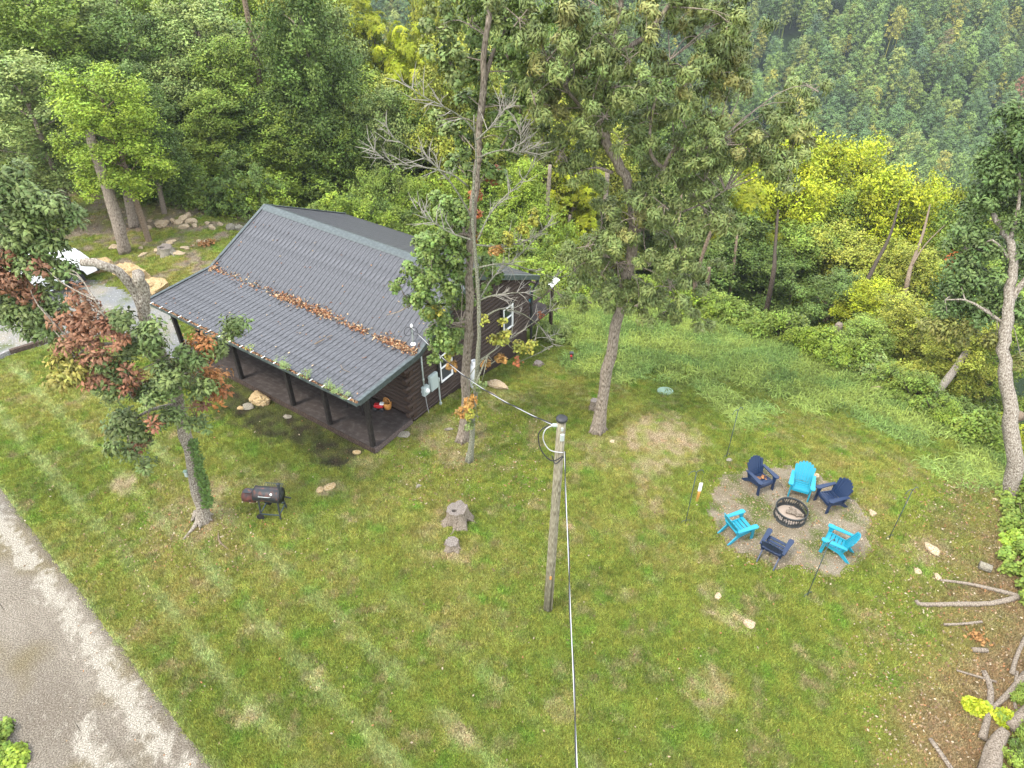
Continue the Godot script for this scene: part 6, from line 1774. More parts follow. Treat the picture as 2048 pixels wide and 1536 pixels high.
func build_pole() -> void:
	var base := on(Vector3(0.96, -0.00, -11.35))
	var tp: Vector3 = Vector3(1.05, 6.64, -11.35)
	var t := thing("utility_pole", "short weathered wooden utility pole with a black cap", "utility pole", base)
	part("pole", tube_mesh([Vector3(0, -0.3, 0), (tp - base) * 0.35, (tp - base) * 0.7, tp - base], [0.125, 0.115, 0.105, 0.098], 14, 0.03), M.pole, t)
	var st := new_st(true)
	lathe(st, [Vector2(0.0, 0.05), Vector2(0.10, 0.045), Vector2(0.125, 0.02), Vector2(0.125, -0.03), Vector2(0.10, -0.045)], 20, Transform3D(Basis.IDENTITY, tp - base))
	part("cap", done(st), M.black_plastic, t)
	part("tag", box_mesh(Vector3(0.05, 0.12, 0.01)), M.orange_paint, t, (tp - base) * 0.22 + Vector3(0.0, 0, 0.121))
	part("clamp", box_mesh(Vector3(0.09, 0.2, 0.05), 0.015), M.galv, t, tp - base + Vector3(0.02, -0.42, 0.12))
	part("clamp", box_mesh(Vector3(0.05, 0.09, 0.05), 0.012), M.galv, t, tp - base + Vector3(0.01, -0.2, 0.11))
	part("clamp", box_mesh(Vector3(0.16, 0.08, 0.06), 0.015), M.galv, t, tp - base + Vector3(-0.12, -0.16, 0.02))
	var j := tp + Vector3(0.06, -0.85, 0.13)
	var mast := cabin_world(-0.42, roof_y(3.05) + 0.66, 3.05)
	var s0 := tp + Vector3(-0.18, -0.16, 0.02)
	# the drop to the cabin: a pale messenger with a black wire wound round it
	for k in 2:
		var pts := []
		for i in 61:
			var f := i / 60.0
			var p := s0.lerp(mast, f) - Vector3.UP * 0.42 * sin(PI * f)
			if k: p += Vector3(cos(f * 42.0), sin(f * 42.0), 0.0) * 0.022
			pts.append(p)
		top("power_drop", tube_mesh(pts, lerp_radii([0.010 if k == 0 else 0.014, 0.010 if k == 0 else 0.014], pts.size()), 6), M.cable_white if k == 0 else M.cable_black, "pale wire of the power line sagging from pole to cabin roof" if k == 0 else "black wire wound round the power line from pole to cabin roof", "cable")
	top("jumper_wire", tube_mesh(spline([s0, s0 + Vector3(-0.16, -0.08, 0.05), s0 + Vector3(-0.2, -0.35, 0.06), s0 + Vector3(-0.05, -0.62, 0.1), j], 5), lerp_radii([0.012, 0.012], 21), 6), M.cable_white, "white jumper wire looping left of the pole top", "cable")
	top("jumper_wire", tube_mesh(spline([s0 + Vector3(-0.1, 0, 0), s0 + Vector3(-0.3, -0.2, 0.04), s0 + Vector3(-0.24, -0.65, 0.06), s0 + Vector3(0.0, -0.92, 0.12), j + Vector3(0, -0.1, 0)], 5), lerp_radii([0.013, 0.013], 21), 6), M.cable_black, "outer black jumper wire looping left of the pole top", "cable")
	top("jumper_wire", tube_mesh(spline([s0 + Vector3(0.0, -0.78, 0.1), s0 + Vector3(0.08, -0.97, 0.16), j + Vector3(0.01, -0.12, 0)], 5), lerp_radii([0.013, 0.013], 11), 6), M.cable_black, "short lower black jumper wire across the pole", "cable")
	# the line on towards and under the camera
	var e := Vector3(0.55, 8.2, 9.0)
	for k in 2:
		var pts := []
		for i in 71:
			var f := i / 70.0
			var p := (j + Vector3(0.02, 0.05, 0.02)).lerp(e, f) - Vector3.UP * 1.15 * sin(PI * f)
			if k: p += Vector3(cos(f * 50.0), sin(f * 50.0), 0.0) * 0.018
			pts.append(p)
		top("power_line", tube_mesh(pts, lerp_radii([0.009 if k == 0 else 0.011, 0.009 if k == 0 else 0.011], pts.size()), 6), M.cable_white if k == 0 else M.cable_black, "white strand of the line running from the pole towards the bottom edge" if k == 0 else "black strand wound round the line running towards the bottom edge", "cable")

func build_truck() -> void:
	var r: Vector3 = Vector3(-22.05, -0.00, -26.47)
	var f: Vector3 = Vector3(-20.08, -0.00, -28.64)
	var d := (f - r).normalized()
	var mid := (f + r) * 0.5 + d.cross(Vector3.UP) * -0.86
	# local +X forward, +Z to its right
	var t := thing("pickup_truck", "white crew-cab pickup truck parked on the gravel behind the branches", "pickup truck", on(mid, 0.02), atan2(-d.z, d.x))
	var wb := (f - r).length()
	var fx := wb * 0.5
	var rx := -wb * 0.5
	var st := new_st()
	var side := PackedVector2Array([Vector2(rx - 1.15, 0.55), Vector2(rx - 1.18, 1.22), Vector2(rx + 1.0, 1.25), Vector2(rx + 1.02, 1.25), Vector2(fx - 0.35, 1.25), Vector2(fx + 0.75, 1.16), Vector2(fx + 0.98, 1.02), Vector2(fx + 1.0, 0.55), Vector2(fx + 0.5, 0.5), Vector2(fx + 0.42, 0.75), Vector2(fx + 0.2, 0.92), Vector2(fx - 0.2, 0.92), Vector2(fx - 0.42, 0.75), Vector2(fx - 0.5, 0.45), Vector2(rx + 0.5, 0.45), Vector2(rx + 0.42, 0.75), Vector2(rx + 0.2, 0.92), Vector2(rx - 0.2, 0.92), Vector2(rx - 0.42, 0.75), Vector2(rx - 0.5, 0.5)])
	prism(st, side, -0.98, 0.98)
	part("body", done(st), M.car_white, t)
	st = new_st()
	for q in [[-0.86, 0.86]]:
		var a := [Vector3(rx + 1.05, 1.25, q[0]), Vector3(fx - 0.45, 1.25, q[0]), Vector3(fx - 1.05, 1.86, q[0] * 0.86), Vector3(rx + 1.25, 1.86, q[0] * 0.86)]
		var b := [Vector3(rx + 1.05, 1.25, q[1]), Vector3(fx - 0.45, 1.25, q[1]), Vector3(fx - 1.05, 1.86, q[1] * 0.86), Vector3(rx + 1.25, 1.86, q[1] * 0.86)]
		quad(st, a[0], a[1], a[2], a[3]); quad(st, b[3], b[2], b[1], b[0])
		for i in 4: quad(st, a[i], b[i], b[(i + 1) % 4], a[(i + 1) % 4])
	part("cab", done(st), M.car_white, t)
	st = new_st()
	box(st, Vector3((rx + fx) / 2 + 0.1, 1.88, 0), Vector3(wb - 2.5, 0.05, 1.4), Basis.IDENTITY, 0.02)
	part("cab_roof", done(st), M.car_white, t)
	for s in [-1.0, 1.0]:
		for q in [[rx + 1.25, rx + 1.95], [rx + 2.02, fx - 0.75]]:
			st = new_st()
			var z0: float = s * 0.868
			var z1: float = s * 0.768
			quad(st, Vector3(q[0], 1.32, z0), Vector3(q[1], 1.32, z0), Vector3(q[1] - 0.22 * float(q[1] > 0.5), 1.78, z1), Vector3(q[0] + 0.08, 1.78, z1))
			part("side_window", done(st), M.car_glass, t)
		st = new_st()
		box(st, Vector3(0.1, 0.42, s * 1.06), Vector3(wb - 1.3, 0.05, 0.16), Basis.IDENTITY, 0.012)
		part("running_board", done(st), M.alloy, t)
		part("lower_trim", box_mesh(Vector3(wb - 1.1, 0.14, 0.02)), M.car_trim, t, Vector3(0, 0.52, s * 0.985))
		for dx in [rx + 1.12, rx + 1.98, fx - 0.62]:
			part("door_seam", box_mesh(Vector3(0.012, 0.66, 0.006)), M.car_trim, t, Vector3(dx, 0.9, s * 0.982))
		for dx in [rx + 1.75, fx - 0.85 - 0.3]:
			part("door_handle", box_mesh(Vector3(0.2, 0.04, 0.03), 0.01), M.car_white, t, Vector3(dx, 1.1, s * 0.995))
		part("mirror", box_mesh(Vector3(0.14, 0.2, 0.24), 0.03), M.car_white, t, Vector3(fx - 0.72, 1.36, s * 1.02))
		part("headlight", box_mesh(Vector3(0.1, 0.2, 0.36), 0.03), M.glass, t, Vector3(fx + 0.95, 0.95, s * 0.74))
		for x in [rx, fx]:
			st = new_st(true)
			lathe(st, [Vector2(0.25, -0.13), Vector2(0.37, -0.13), Vector2(0.40, -0.09), Vector2(0.40, 0.09), Vector2(0.37, 0.13), Vector2(0.25, 0.13)], 28, Transform3D(Basis(Vector3.RIGHT, PI / 2), Vector3(x, 0.40, s * 0.86)))
			var w := part("wheel", done(st), M.tyre, t)
			st = new_st()
			for k in 10:
				var a := TAU * k / 10 + 0.1
				bar(st, Vector3(x, 0.40, s * 0.97), Vector3(x + 0.25 * cos(a), 0.40 + 0.25 * sin(a), s * 0.975), 0.035, 0.02)
			part("spokes", done(st), M.alloy, w)
			st = new_st(true)
			lathe(st, [Vector2(0.235, -0.1), Vector2(0.262, -0.1), Vector2(0.262, 0.125), Vector2(0.235, 0.125)], 28, Transform3D(Basis(Vector3.RIGHT, PI / 2), Vector3(x, 0.40, s * 0.86)))
			part("rim", done(st), M.alloy, w)
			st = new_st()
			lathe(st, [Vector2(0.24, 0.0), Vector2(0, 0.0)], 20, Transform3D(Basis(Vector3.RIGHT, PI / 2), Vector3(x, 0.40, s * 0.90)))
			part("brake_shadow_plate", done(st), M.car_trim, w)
	st = new_st()
	quad(st, Vector3(fx - 0.46, 1.28, -0.8), Vector3(fx - 0.46, 1.28, 0.8), Vector3(fx - 1.02, 1.81, 0.7), Vector3(fx - 1.02, 1.81, -0.7))
	part("windshield", done(st), M.car_glass, t, Vector3(0.012, 0.01, 0))
	part("front_bumper", box_mesh(Vector3(0.22, 0.28, 1.96), 0.06), M.car_trim, t, Vector3(fx + 1.03, 0.62, 0))
	part("rear_bumper", box_mesh(Vector3(0.2, 0.22, 1.9), 0.05), M.alloy, t, Vector3(rx - 1.24, 0.6, 0))
	part("bed_floor", box_mesh(Vector3(1.9, 0.02, 1.6)), M.car_trim, t, Vector3(rx - 0.1, 1.262, 0))

# ---------------------------------------------------------------- woods
var KIND := {"mid": "mid-green", "dark": "dark green", "light": "bright green", "yellow": "yellow-leaved", "olive": "olive-green", "grey": "grey-green"}

func build_woods() -> void:
	protos["oakish"] = proto_tree("oakish", "wood", 501, 4.5, 46, 30, M.bark_grey)
	protos["round"] = proto_tree("round", "wood", 502, 6.0, 40, 32, M.bark_brown)
	protos["tallish"] = proto_tree("tallish", "wood", 503, 7.5, 38, 30, M.bark_dark)
	protos["locust"] = proto_tree("locust", "feather", 504, 5.0, 48, 24, M.bark_dark)
	protos["feathery"] = proto_tree("feathery", "feather", 505, 3.5, 52, 22, M.bark_brown)
	protos["low"] = proto_tree("low", "wood", 506, 1.5, 50, 30, M.bark_dark)
	rng.seed = 900
	for q in TREES:
		var lab: String = WHERE[q[5]] if q[5] < 9 else "%s tree %s" % [KIND[q[0]], WHERE[q[5]]]
		plant(q[0], q[1], q[2], q[3], q[4], "clearing_tree" if q[5] < 9 else "yellow_tree" if q[0] == "yellow" else "forest_tree", lab, "" if q[5] < 9 else "%s trees %s" % [KIND[q[0]], WHERE[q[5]]])
	# shrubs and saplings at the wood edge
	rng.seed = 901
	for q in SHRUBS:
		var lab: String = q[5] % KIND[q[4]] if q[5].contains("%s") else q[5]
		var t := thing(q[0], lab, "shrub" if q[0] != "sapling" else "sapling", q[1], 0.0, lab.replace(" shrub", " shrubs").replace(" sapling", " saplings"))
		var bag := Bag.new()
		var r: float = q[2]
		var n := int(12 + r * 10)
		for i in n:
			var d := rand_dir(rng)
			var c := Vector3(d.x * r * rng.randf_range(0.4, 1.25), r * (0.15 + rng.randf_range(0.4, 1.05) * absf(d.y)) * q[3], d.z * r * rng.randf_range(0.4, 1.25))
			puff(bag, c, Vector3.ONE * r * rng.randf_range(0.22, 0.4), 15, 0.55 if q[6] != "maple" else 0.72, Color(1, 1, 1), 0.3)
		var st := new_st(true)
		for k in 4:
			var d := rand_dir(rng)
			tube(st, [Vector3.ZERO, Vector3(d.x * r * 0.3, r * 0.5 * q[3], d.z * r * 0.3), Vector3(d.x * r * 0.7, r * q[3], d.z * r * 0.7)], [0.035, 0.025, 0.008], 5, 0.1, false)
		part("stems", done(st), M.bark_dark, t)
		many("foliage", bag, SPR[q[6]], M["leaf_" + q[4]], t)
	# dead trunks and snags
	for q in SNAGS:
		var t := thing(q[4], q[3], "dead tree" if q[4] == "snag" else "tree", q[0][0])
		var pts := []
		for p in q[0]: pts.append(p - q[0][0])
		var sp := spline(pts, 4)
		part("trunk", tube_mesh(sp, lerp_radii([q[1], q[2]], sp.size()), 9, 0.3), M[q[5]], t)
		for l in q[6]:
			var p2 := []
			for p in l: p2.append(p - q[0][0])
			sp = spline(p2, 3)
			part("branch", tube_mesh(sp, lerp_radii([q[2] * 1.0, 0.02], sp.size()), 7, 0.25), M[q[5]], t)
	for k in protos: protos[k].free()

func far_tree(seed_: int, slim: float, bare: bool) -> ArrayMesh:
	var r := RandomNumberGenerator.new()
	r.seed = seed_
	var st := new_st()
	st.set_color(Color(1.3, 1.0, 1.0))
	tube(st, [Vector3(0, -1, 0), Vector3(0.2, 7, 0.1), Vector3(0, 14, 0)], [0.2, 0.15, 0.05], 4, 0.0, false)
	var lobes := []
	for i in 26:
		var f := (i + 0.5) / 26.0
		var y := lerpf(4.5 if not bare else 8.0, 16.2, f)
		var w := slim * sin(PI * clampf(f * 0.74 + 0.2, 0.0, 1.0)) + 0.2
		var a := i * 2.4
		lobes.append([Vector3(cos(a) * w * r.randf_range(0.3, 0.8), y, sin(a) * w * r.randf_range(0.3, 0.8)), r.randf_range(0.8, 1.35), r.randf_range(0.7, 1.3)])
	for l in lobes:
		for k in 58:
			var d := rand_dir(r)
			if d.y < -0.2: d.y *= -0.5
			var p: Vector3 = l[0] + d * l[1] * r.randf_range(0.6, 1.05)
			var n := (d + Vector3.UP + rand_dir(r) * 0.7).normalized()
			var u := n.cross(rand_dir(r)).normalized()
			var v := n.cross(u)
			var s := r.randf_range(0.16, 0.34)
			var b: float = l[2] * r.randf_range(0.7, 1.3)
			st.set_color(Color(b, b, b))
			tri(st, p + u * s, p - u * s * 0.5 + v * s * 0.8, p - u * s * 0.5 - v * s * 0.8)
	return done(st)

func build_far() -> void:
	var meshes := [far_tree(1, 3.0, false), far_tree(2, 4.0, false), far_tree(3, 3.4, true), far_tree(4, 2.3, false)]
	var bags := [Bag.new(), Bag.new(), Bag.new(), Bag.new()]
	rng.seed = 1000
	var pal := [Color(0.075, 0.125, 0.032), Color(0.060, 0.105, 0.032), Color(0.10, 0.15, 0.032), Color(0.135, 0.16, 0.034), Color(0.21, 0.205, 0.035), Color(0.17, 0.115, 0.05), Color(0.052, 0.09, 0.038)]
	var wts := [0, 0, 0, 1, 1, 1, 2, 2, 2, 2, 3, 3, 3, 4, 0, 1, 6, 2]
	for i in 5600:
		var z := -rng.randf_range(62.0, 345.0)
		var x := rng.randf_range(-0.42, 0.80) * (-z)
		if x < -0.1 * -z and z > -140.0 and rng.randf() < 0.6: continue
		if -z < 130.0 and rng.randf() < 0.35: continue
		var y := land(x, z)
		if y > 25.0: continue
		var c: Color = pal[wts[rng.randi() % wts.size()]]
		var b := rng.randf_range(0.75, 1.3)
		var s := rng.randf_range(0.5, 1.0)
		b *= 1.55
		var k := rng.randi() % 4
		bags[k].put(Transform3D(Basis(Vector3.UP, rng.randf() * TAU).scaled(Vector3(s * rng.randf_range(0.85, 1.15), s * rng.randf_range(0.85, 1.2), s)) * Basis(Vector3.RIGHT, rng.randf_range(-0.06, 0.06)), Vector3(x, y - 0.3, z)), c * b)
	for k in 4:
		many("far_woodland", bags[k], meshes[k], M.leaf, null, "hazy green woodland covering the far hillside and valley")
	# a few that stand out
	for q in FAR:
		var t := thing("far_tree", q[2], "tree", Vector3(q[0].x, land(q[0].x, q[0].z), q[0].z), q[0].x, q[3])
		var m := StandardMaterial3D.new()
		m.vertex_color_use_as_albedo = true
		m.albedo_color = q[1].linear_to_srgb()
		m.roughness = 0.8
		m.backlight = Color(0.4, 0.45, 0.2)
		part("crown", meshes[q[5]], m, t).scale = Vector3.ONE * q[4]
		part("trunk", tube_mesh([Vector3(0, -1, 0), Vector3(0.2, 8.0 * q[4], 0), Vector3(0, 13.0 * q[4], 0)], [0.3, 0.22, 0.1], 6), M.bark_pale, t)

# ---------------------------------------------------------------- build
func _ready() -> void:
	var cam := Camera3D.new()
	cam.name = "camera"
	cam.position = Vector3(0, 16.2, 0)
	cam.rotation = Vector3(-0.6505, 0, 0)
	cam.fov = 57.29
	cam.near = 0.1
	cam.far = 1500.0
	add_child(cam)
	cam.current = true
	var env := Environment.new()
	var sky := Sky.new()
	var sm := ProceduralSkyMaterial.new()
	sm.sky_top_color = Color(0.86, 0.89, 0.93)
	sm.sky_horizon_color = Color(0.95, 0.955, 0.96)
	sm.sky_curve = 0.35
	sm.ground_bottom_color = Color(0.30, 0.34, 0.26)
	sm.ground_horizon_color = Color(0.6, 0.64, 0.62)
	sky.sky_material = sm
	env.background_mode = Environment.BG_SKY
	env.sky = sky
	env.background_energy_multiplier = 1.3
	env.tonemap_mode = Environment.TONE_MAPPER_LINEAR
	env.tonemap_exposure = 3.0
	env.fog_enabled = true
	env.fog_light_color = Color(0.92, 0.96, 1.0)
	env.fog_density = 0.00022
	env.sdfgi_enabled = true
	env.ssao_enabled = true
	env.ssil_enabled = true
	var we := WorldEnvironment.new()
	we.name = "world_environment"
	we.environment = env
	add_child(we)
	var sun := DirectionalLight3D.new()
	sun.name = "sun"
	sun.light_energy = 0.5
	sun.light_color = Color(1.0, 0.97, 0.92)
	sun.light_angular_distance = 12.0
	sun.shadow_enabled = true
	sun.rotation = Vector3(deg_to_rad(-58), deg_to_rad(-55), 0)
	add_child(sun)

	rng.seed = 1
	n1.noise_type = FastNoiseLite.TYPE_PERLIN; n1.frequency = 0.03; n1.seed = 4; n1.fractal_octaves = 3
	n2.noise_type = FastNoiseLite.TYPE_SIMPLEX_SMOOTH; n2.frequency = 0.03; n2.seed = 9; n2.fractal_octaves = 3
	B1 = PackedVector2Array([Vector2(-60, -60), Vector2(-30, -46), Vector2(-18, -37), Vector2(-9, -27), Vector2(-4.2, -20), Vector2(-1, -18.5), Vector2(4, -19), Vector2(9, -17.4), Vector2(12.8, -15.5), Vector2(15.6, -13.2), Vector2(15.2, -10.5), Vector2(14, -7.5), Vector2(13.2, -4), Vector2(13, 4), Vector2(13, 40)])
	B2 = PackedVector2Array([Vector2(-60, -58), Vector2(-30, -43), Vector2(-15, -36.5), Vector2(-4.8, -35.3), Vector2(1.5, -34.8), Vector2(4.5, -31.4), Vector2(6.9, -30), Vector2(10, -27.9), Vector2(12.6, -25.4), Vector2(14.6, -22.9), Vector2(15.4, -20.3), Vector2(16.1, -18.2), Vector2(17.2, -16.8), Vector2(18, -13.5), Vector2(17, -10), Vector2(15.5, -6.5), Vector2(14.8, -3), Vector2(15, 4), Vector2(15, 40)])
	for p in [Vector3(85.03, -62.00, -81.42), Vector3(15.72, -0.12, -15.20), Vector3(13.52, -0.00, -12.79), Vector3(11.92, -0.00, -10.41), Vector3(9.54, -0.00, -7.24), Vector3(8.40, -0.00, -5.64)]: LIT.append(Vector2(p.x, p.z))
	for p in [Vector3(-22.11, -0.00, -21.23), Vector3(-21.14, -0.00, -22.13), Vector3(-20.16, -0.00, -23.14), Vector3(-18.64, -0.00, -24.30), Vector3(-17.22, -0.00, -24.60), Vector3(-14.71, -0.00, -23.57), Vector3(-12.80, -0.00, -22.36), Vector3(-13.11, -0.00, -23.93), Vector3(-14.52, -0.00, -25.86), Vector3(-15.69, -0.00, -27.33), Vector3(-16.72, -0.00, -27.64), Vector3(-18.14, -0.00, -28.55), Vector3(-19.70, -0.00, -29.40), Vector3(-21.21, -0.00, -29.59), Vector3(-22.77, -0.00, -29.40), Vector3(-24.74, -0.00, -28.00), Vector3(-26.45, -0.00, -25.86)]: DRIVE.append(Vector2(p.x, p.z))
	for q in [[Vector3(5.18, -0.00, -18.10), 1.25, 0.95], [Vector3(5.50, -0.01, -18.90), 0.8, 0.8], [Vector3(4.56, -0.00, -16.87), 0.7, 0.7], [Vector3(3.22, -0.00, -17.47), 1.0, 0.45], [Vector3(-12.57, -0.00, -15.99), 0.5, 0.9], [Vector3(-12.27, -0.00, -16.13), 0.3, 0.9], [Vector3(-9.69, -0.00, -14.68), 1.3, 0.55], [Vector3(-9.29, -0.00, -15.30), 0.9, 0.5], [Vector3(-5.93, -0.00, -15.69), 0.45, 0.9], [Vector3(5.41, -0.00, -11.81), 0.32, 0.9], [Vector3(5.53, -0.00, -11.15), 0.35, 0.95], [Vector3(5.87, -0.00, -10.92), 0.35, 0.95], [Vector3(5.16, -0.00, -11.30), 0.25, 0.9], [Vector3(5.02, -0.00, -8.99), 0.7, 0.6], [Vector3(4.55, -0.00, -9.06), 0.4, 0.6], [Vector3(-1.25, -0.00, -7.86), 0.45, 0.8], [Vector3(-6.28, -0.00, -8.44), 0.4, 0.7], [Vector3(-4.83, -0.00, -9.31), 0.3, 0.7], [Vector3(-4.35, -0.00, -10.70), 0.3, 0.5], [Vector3(3.22, -0.00, -11.78), 0.3, 0.5], [Vector3(-2.12, -0.00, -17.85), 1.2, 0.5], [Vector3(-1.29, -0.00, -18.36), 0.9, 0.6], [Vector3(-0.45, -0.17, -20.53), 0.8, 0.5], [Vector3(-2.87, -0.00, -18.63), 0.8, 0.5], [Vector3(-1.72, -0.00, -13.24), 0.35, 0.8], [Vector3(-2.17, -0.00, -14.28), 0.5, 0.4], [Vector3(12.14, -0.00, -13.33), 0.6, 0.7], [Vector3(-7.81, -0.00, -16.17), 0.8, 0.35], [Vector3(-4.73, -0.00, -17.11), 0.6, 0.55], [Vector3(-21.25, -0.00, -36.81), 2.5, 0.75], [Vector3(-22.31, -0.00, -35.50), 1.8, 0.75], [Vector3(-19.43, -0.00, -37.15), 1.8, 0.7], [Vector3(-23.03, -0.00, -38.91), 1.5, 0.5], [Vector3(-17.62, -0.00, -32.52), 0.8, 0.5], [Vector3(-16.08, -0.00, -33.20), 0.9, 0.5], [Vector3(-6.83, -0.00, -10.70), 0.3, 0.5], [Vector3(-2.86, -0.00, -10.27), 0.3, 0.5], [Vector3(1.14, -0.00, -8.68), 0.35, 0.5], [Vector3(12.05, -0.12, -17.73), 0.3, 0.4], [Vector3(-17.01, -0.00, -22.87), 0.7, 0.5], [Vector3(-13.43, -0.00, -22.87), 0.8, 0.6]]:
		patches.append([q[0].x, q[0].z, q[1], q[2]])
	fill_grid()
	make_materials()
	make_sprays()
	build_ground()
	build_cabin()
	build_cabin_things()
	build_heroes()
	build_woods()
	build_far()
	build_truck()
	build_pole()
	build_firepit()
	build_smoker()
	build_yard()
	build_roof_litter()
	build_grass()
	place_words()

# alike things get their place from left to right, as the picture shows it
func place_words() -> void:
	var by := {}
	for o in get_children():
		if o is Node3D and o.has_meta("label") and o.has_meta("category"):
			var l: String = o.get_meta("label")
			if l.contains("deep in the woods") or l.contains("fire ring ash"): continue
			if not by.has(l): by[l] = []
			by[l].append(o)
	var words := ["leftmost", "second from left", "third from left", "fourth from left", "fifth from left", "sixth from left", "seventh from left", "eighth from left", "ninth from left", "tenth from left", "eleventh from left", "twelfth from left"]
	for l in by:
		var list: Array = by[l]
		if list.size() < 2 or list.size() > 12: continue
		list.sort_custom(func(a: Node3D, b: Node3D) -> bool: return a.position.x / -a.position.z < b.position.x / -b.position.z)
		for i in list.size():
			var w: String = "rightmost" if i == list.size() - 1 else words[i]
			var t := "%s %s" % [w, l]
			if t.split(" ").size() <= 16: list[i].set_meta("label", t)

var SHRUB_LABEL := ["%s shrub along the wood edge behind the back left clearing", "tall %s sapling thicket at the wood edge left of the roof ridge", "%s shrub close behind the cabin roof", "tall %s sapling thicket behind the cabin roof", "%s leafy shrub on the crest of the grass bank", "%s shrub behind the rear deck", "low %s bush beneath the rear deck", "small green plant beside the rear deck post", "%s undergrowth shrub at the right picture edge", "%s sprig beside the big log in the bottom right corner", "%s sapling behind the leaning oak", "green weed tuft at the bottom left corner beyond the lane", "larger green weed patch cut by the left edge beyond the lane"]
var WHERE := ["tree with a bare leaning trunk and bright leaves in the back left clearing", "thinner dark-leaved tree close behind the bright leaning one", "pale-trunked tree at the far left of the clearing", "", "", "", "", "", "", "standing in the dense woods behind the cabin roof", "standing at the back left of the clearing", "standing in the woods behind the maple and chestnut oak", "rising highest beyond the fire pit lawn", "on the slope beyond the fire pit lawn", "beyond the leaning oak at the right edge", "deep in the woods left of the cabin ridge", "deep in the woods right of the chestnut oak", "deep in the woods between cabin and chestnut oak"]
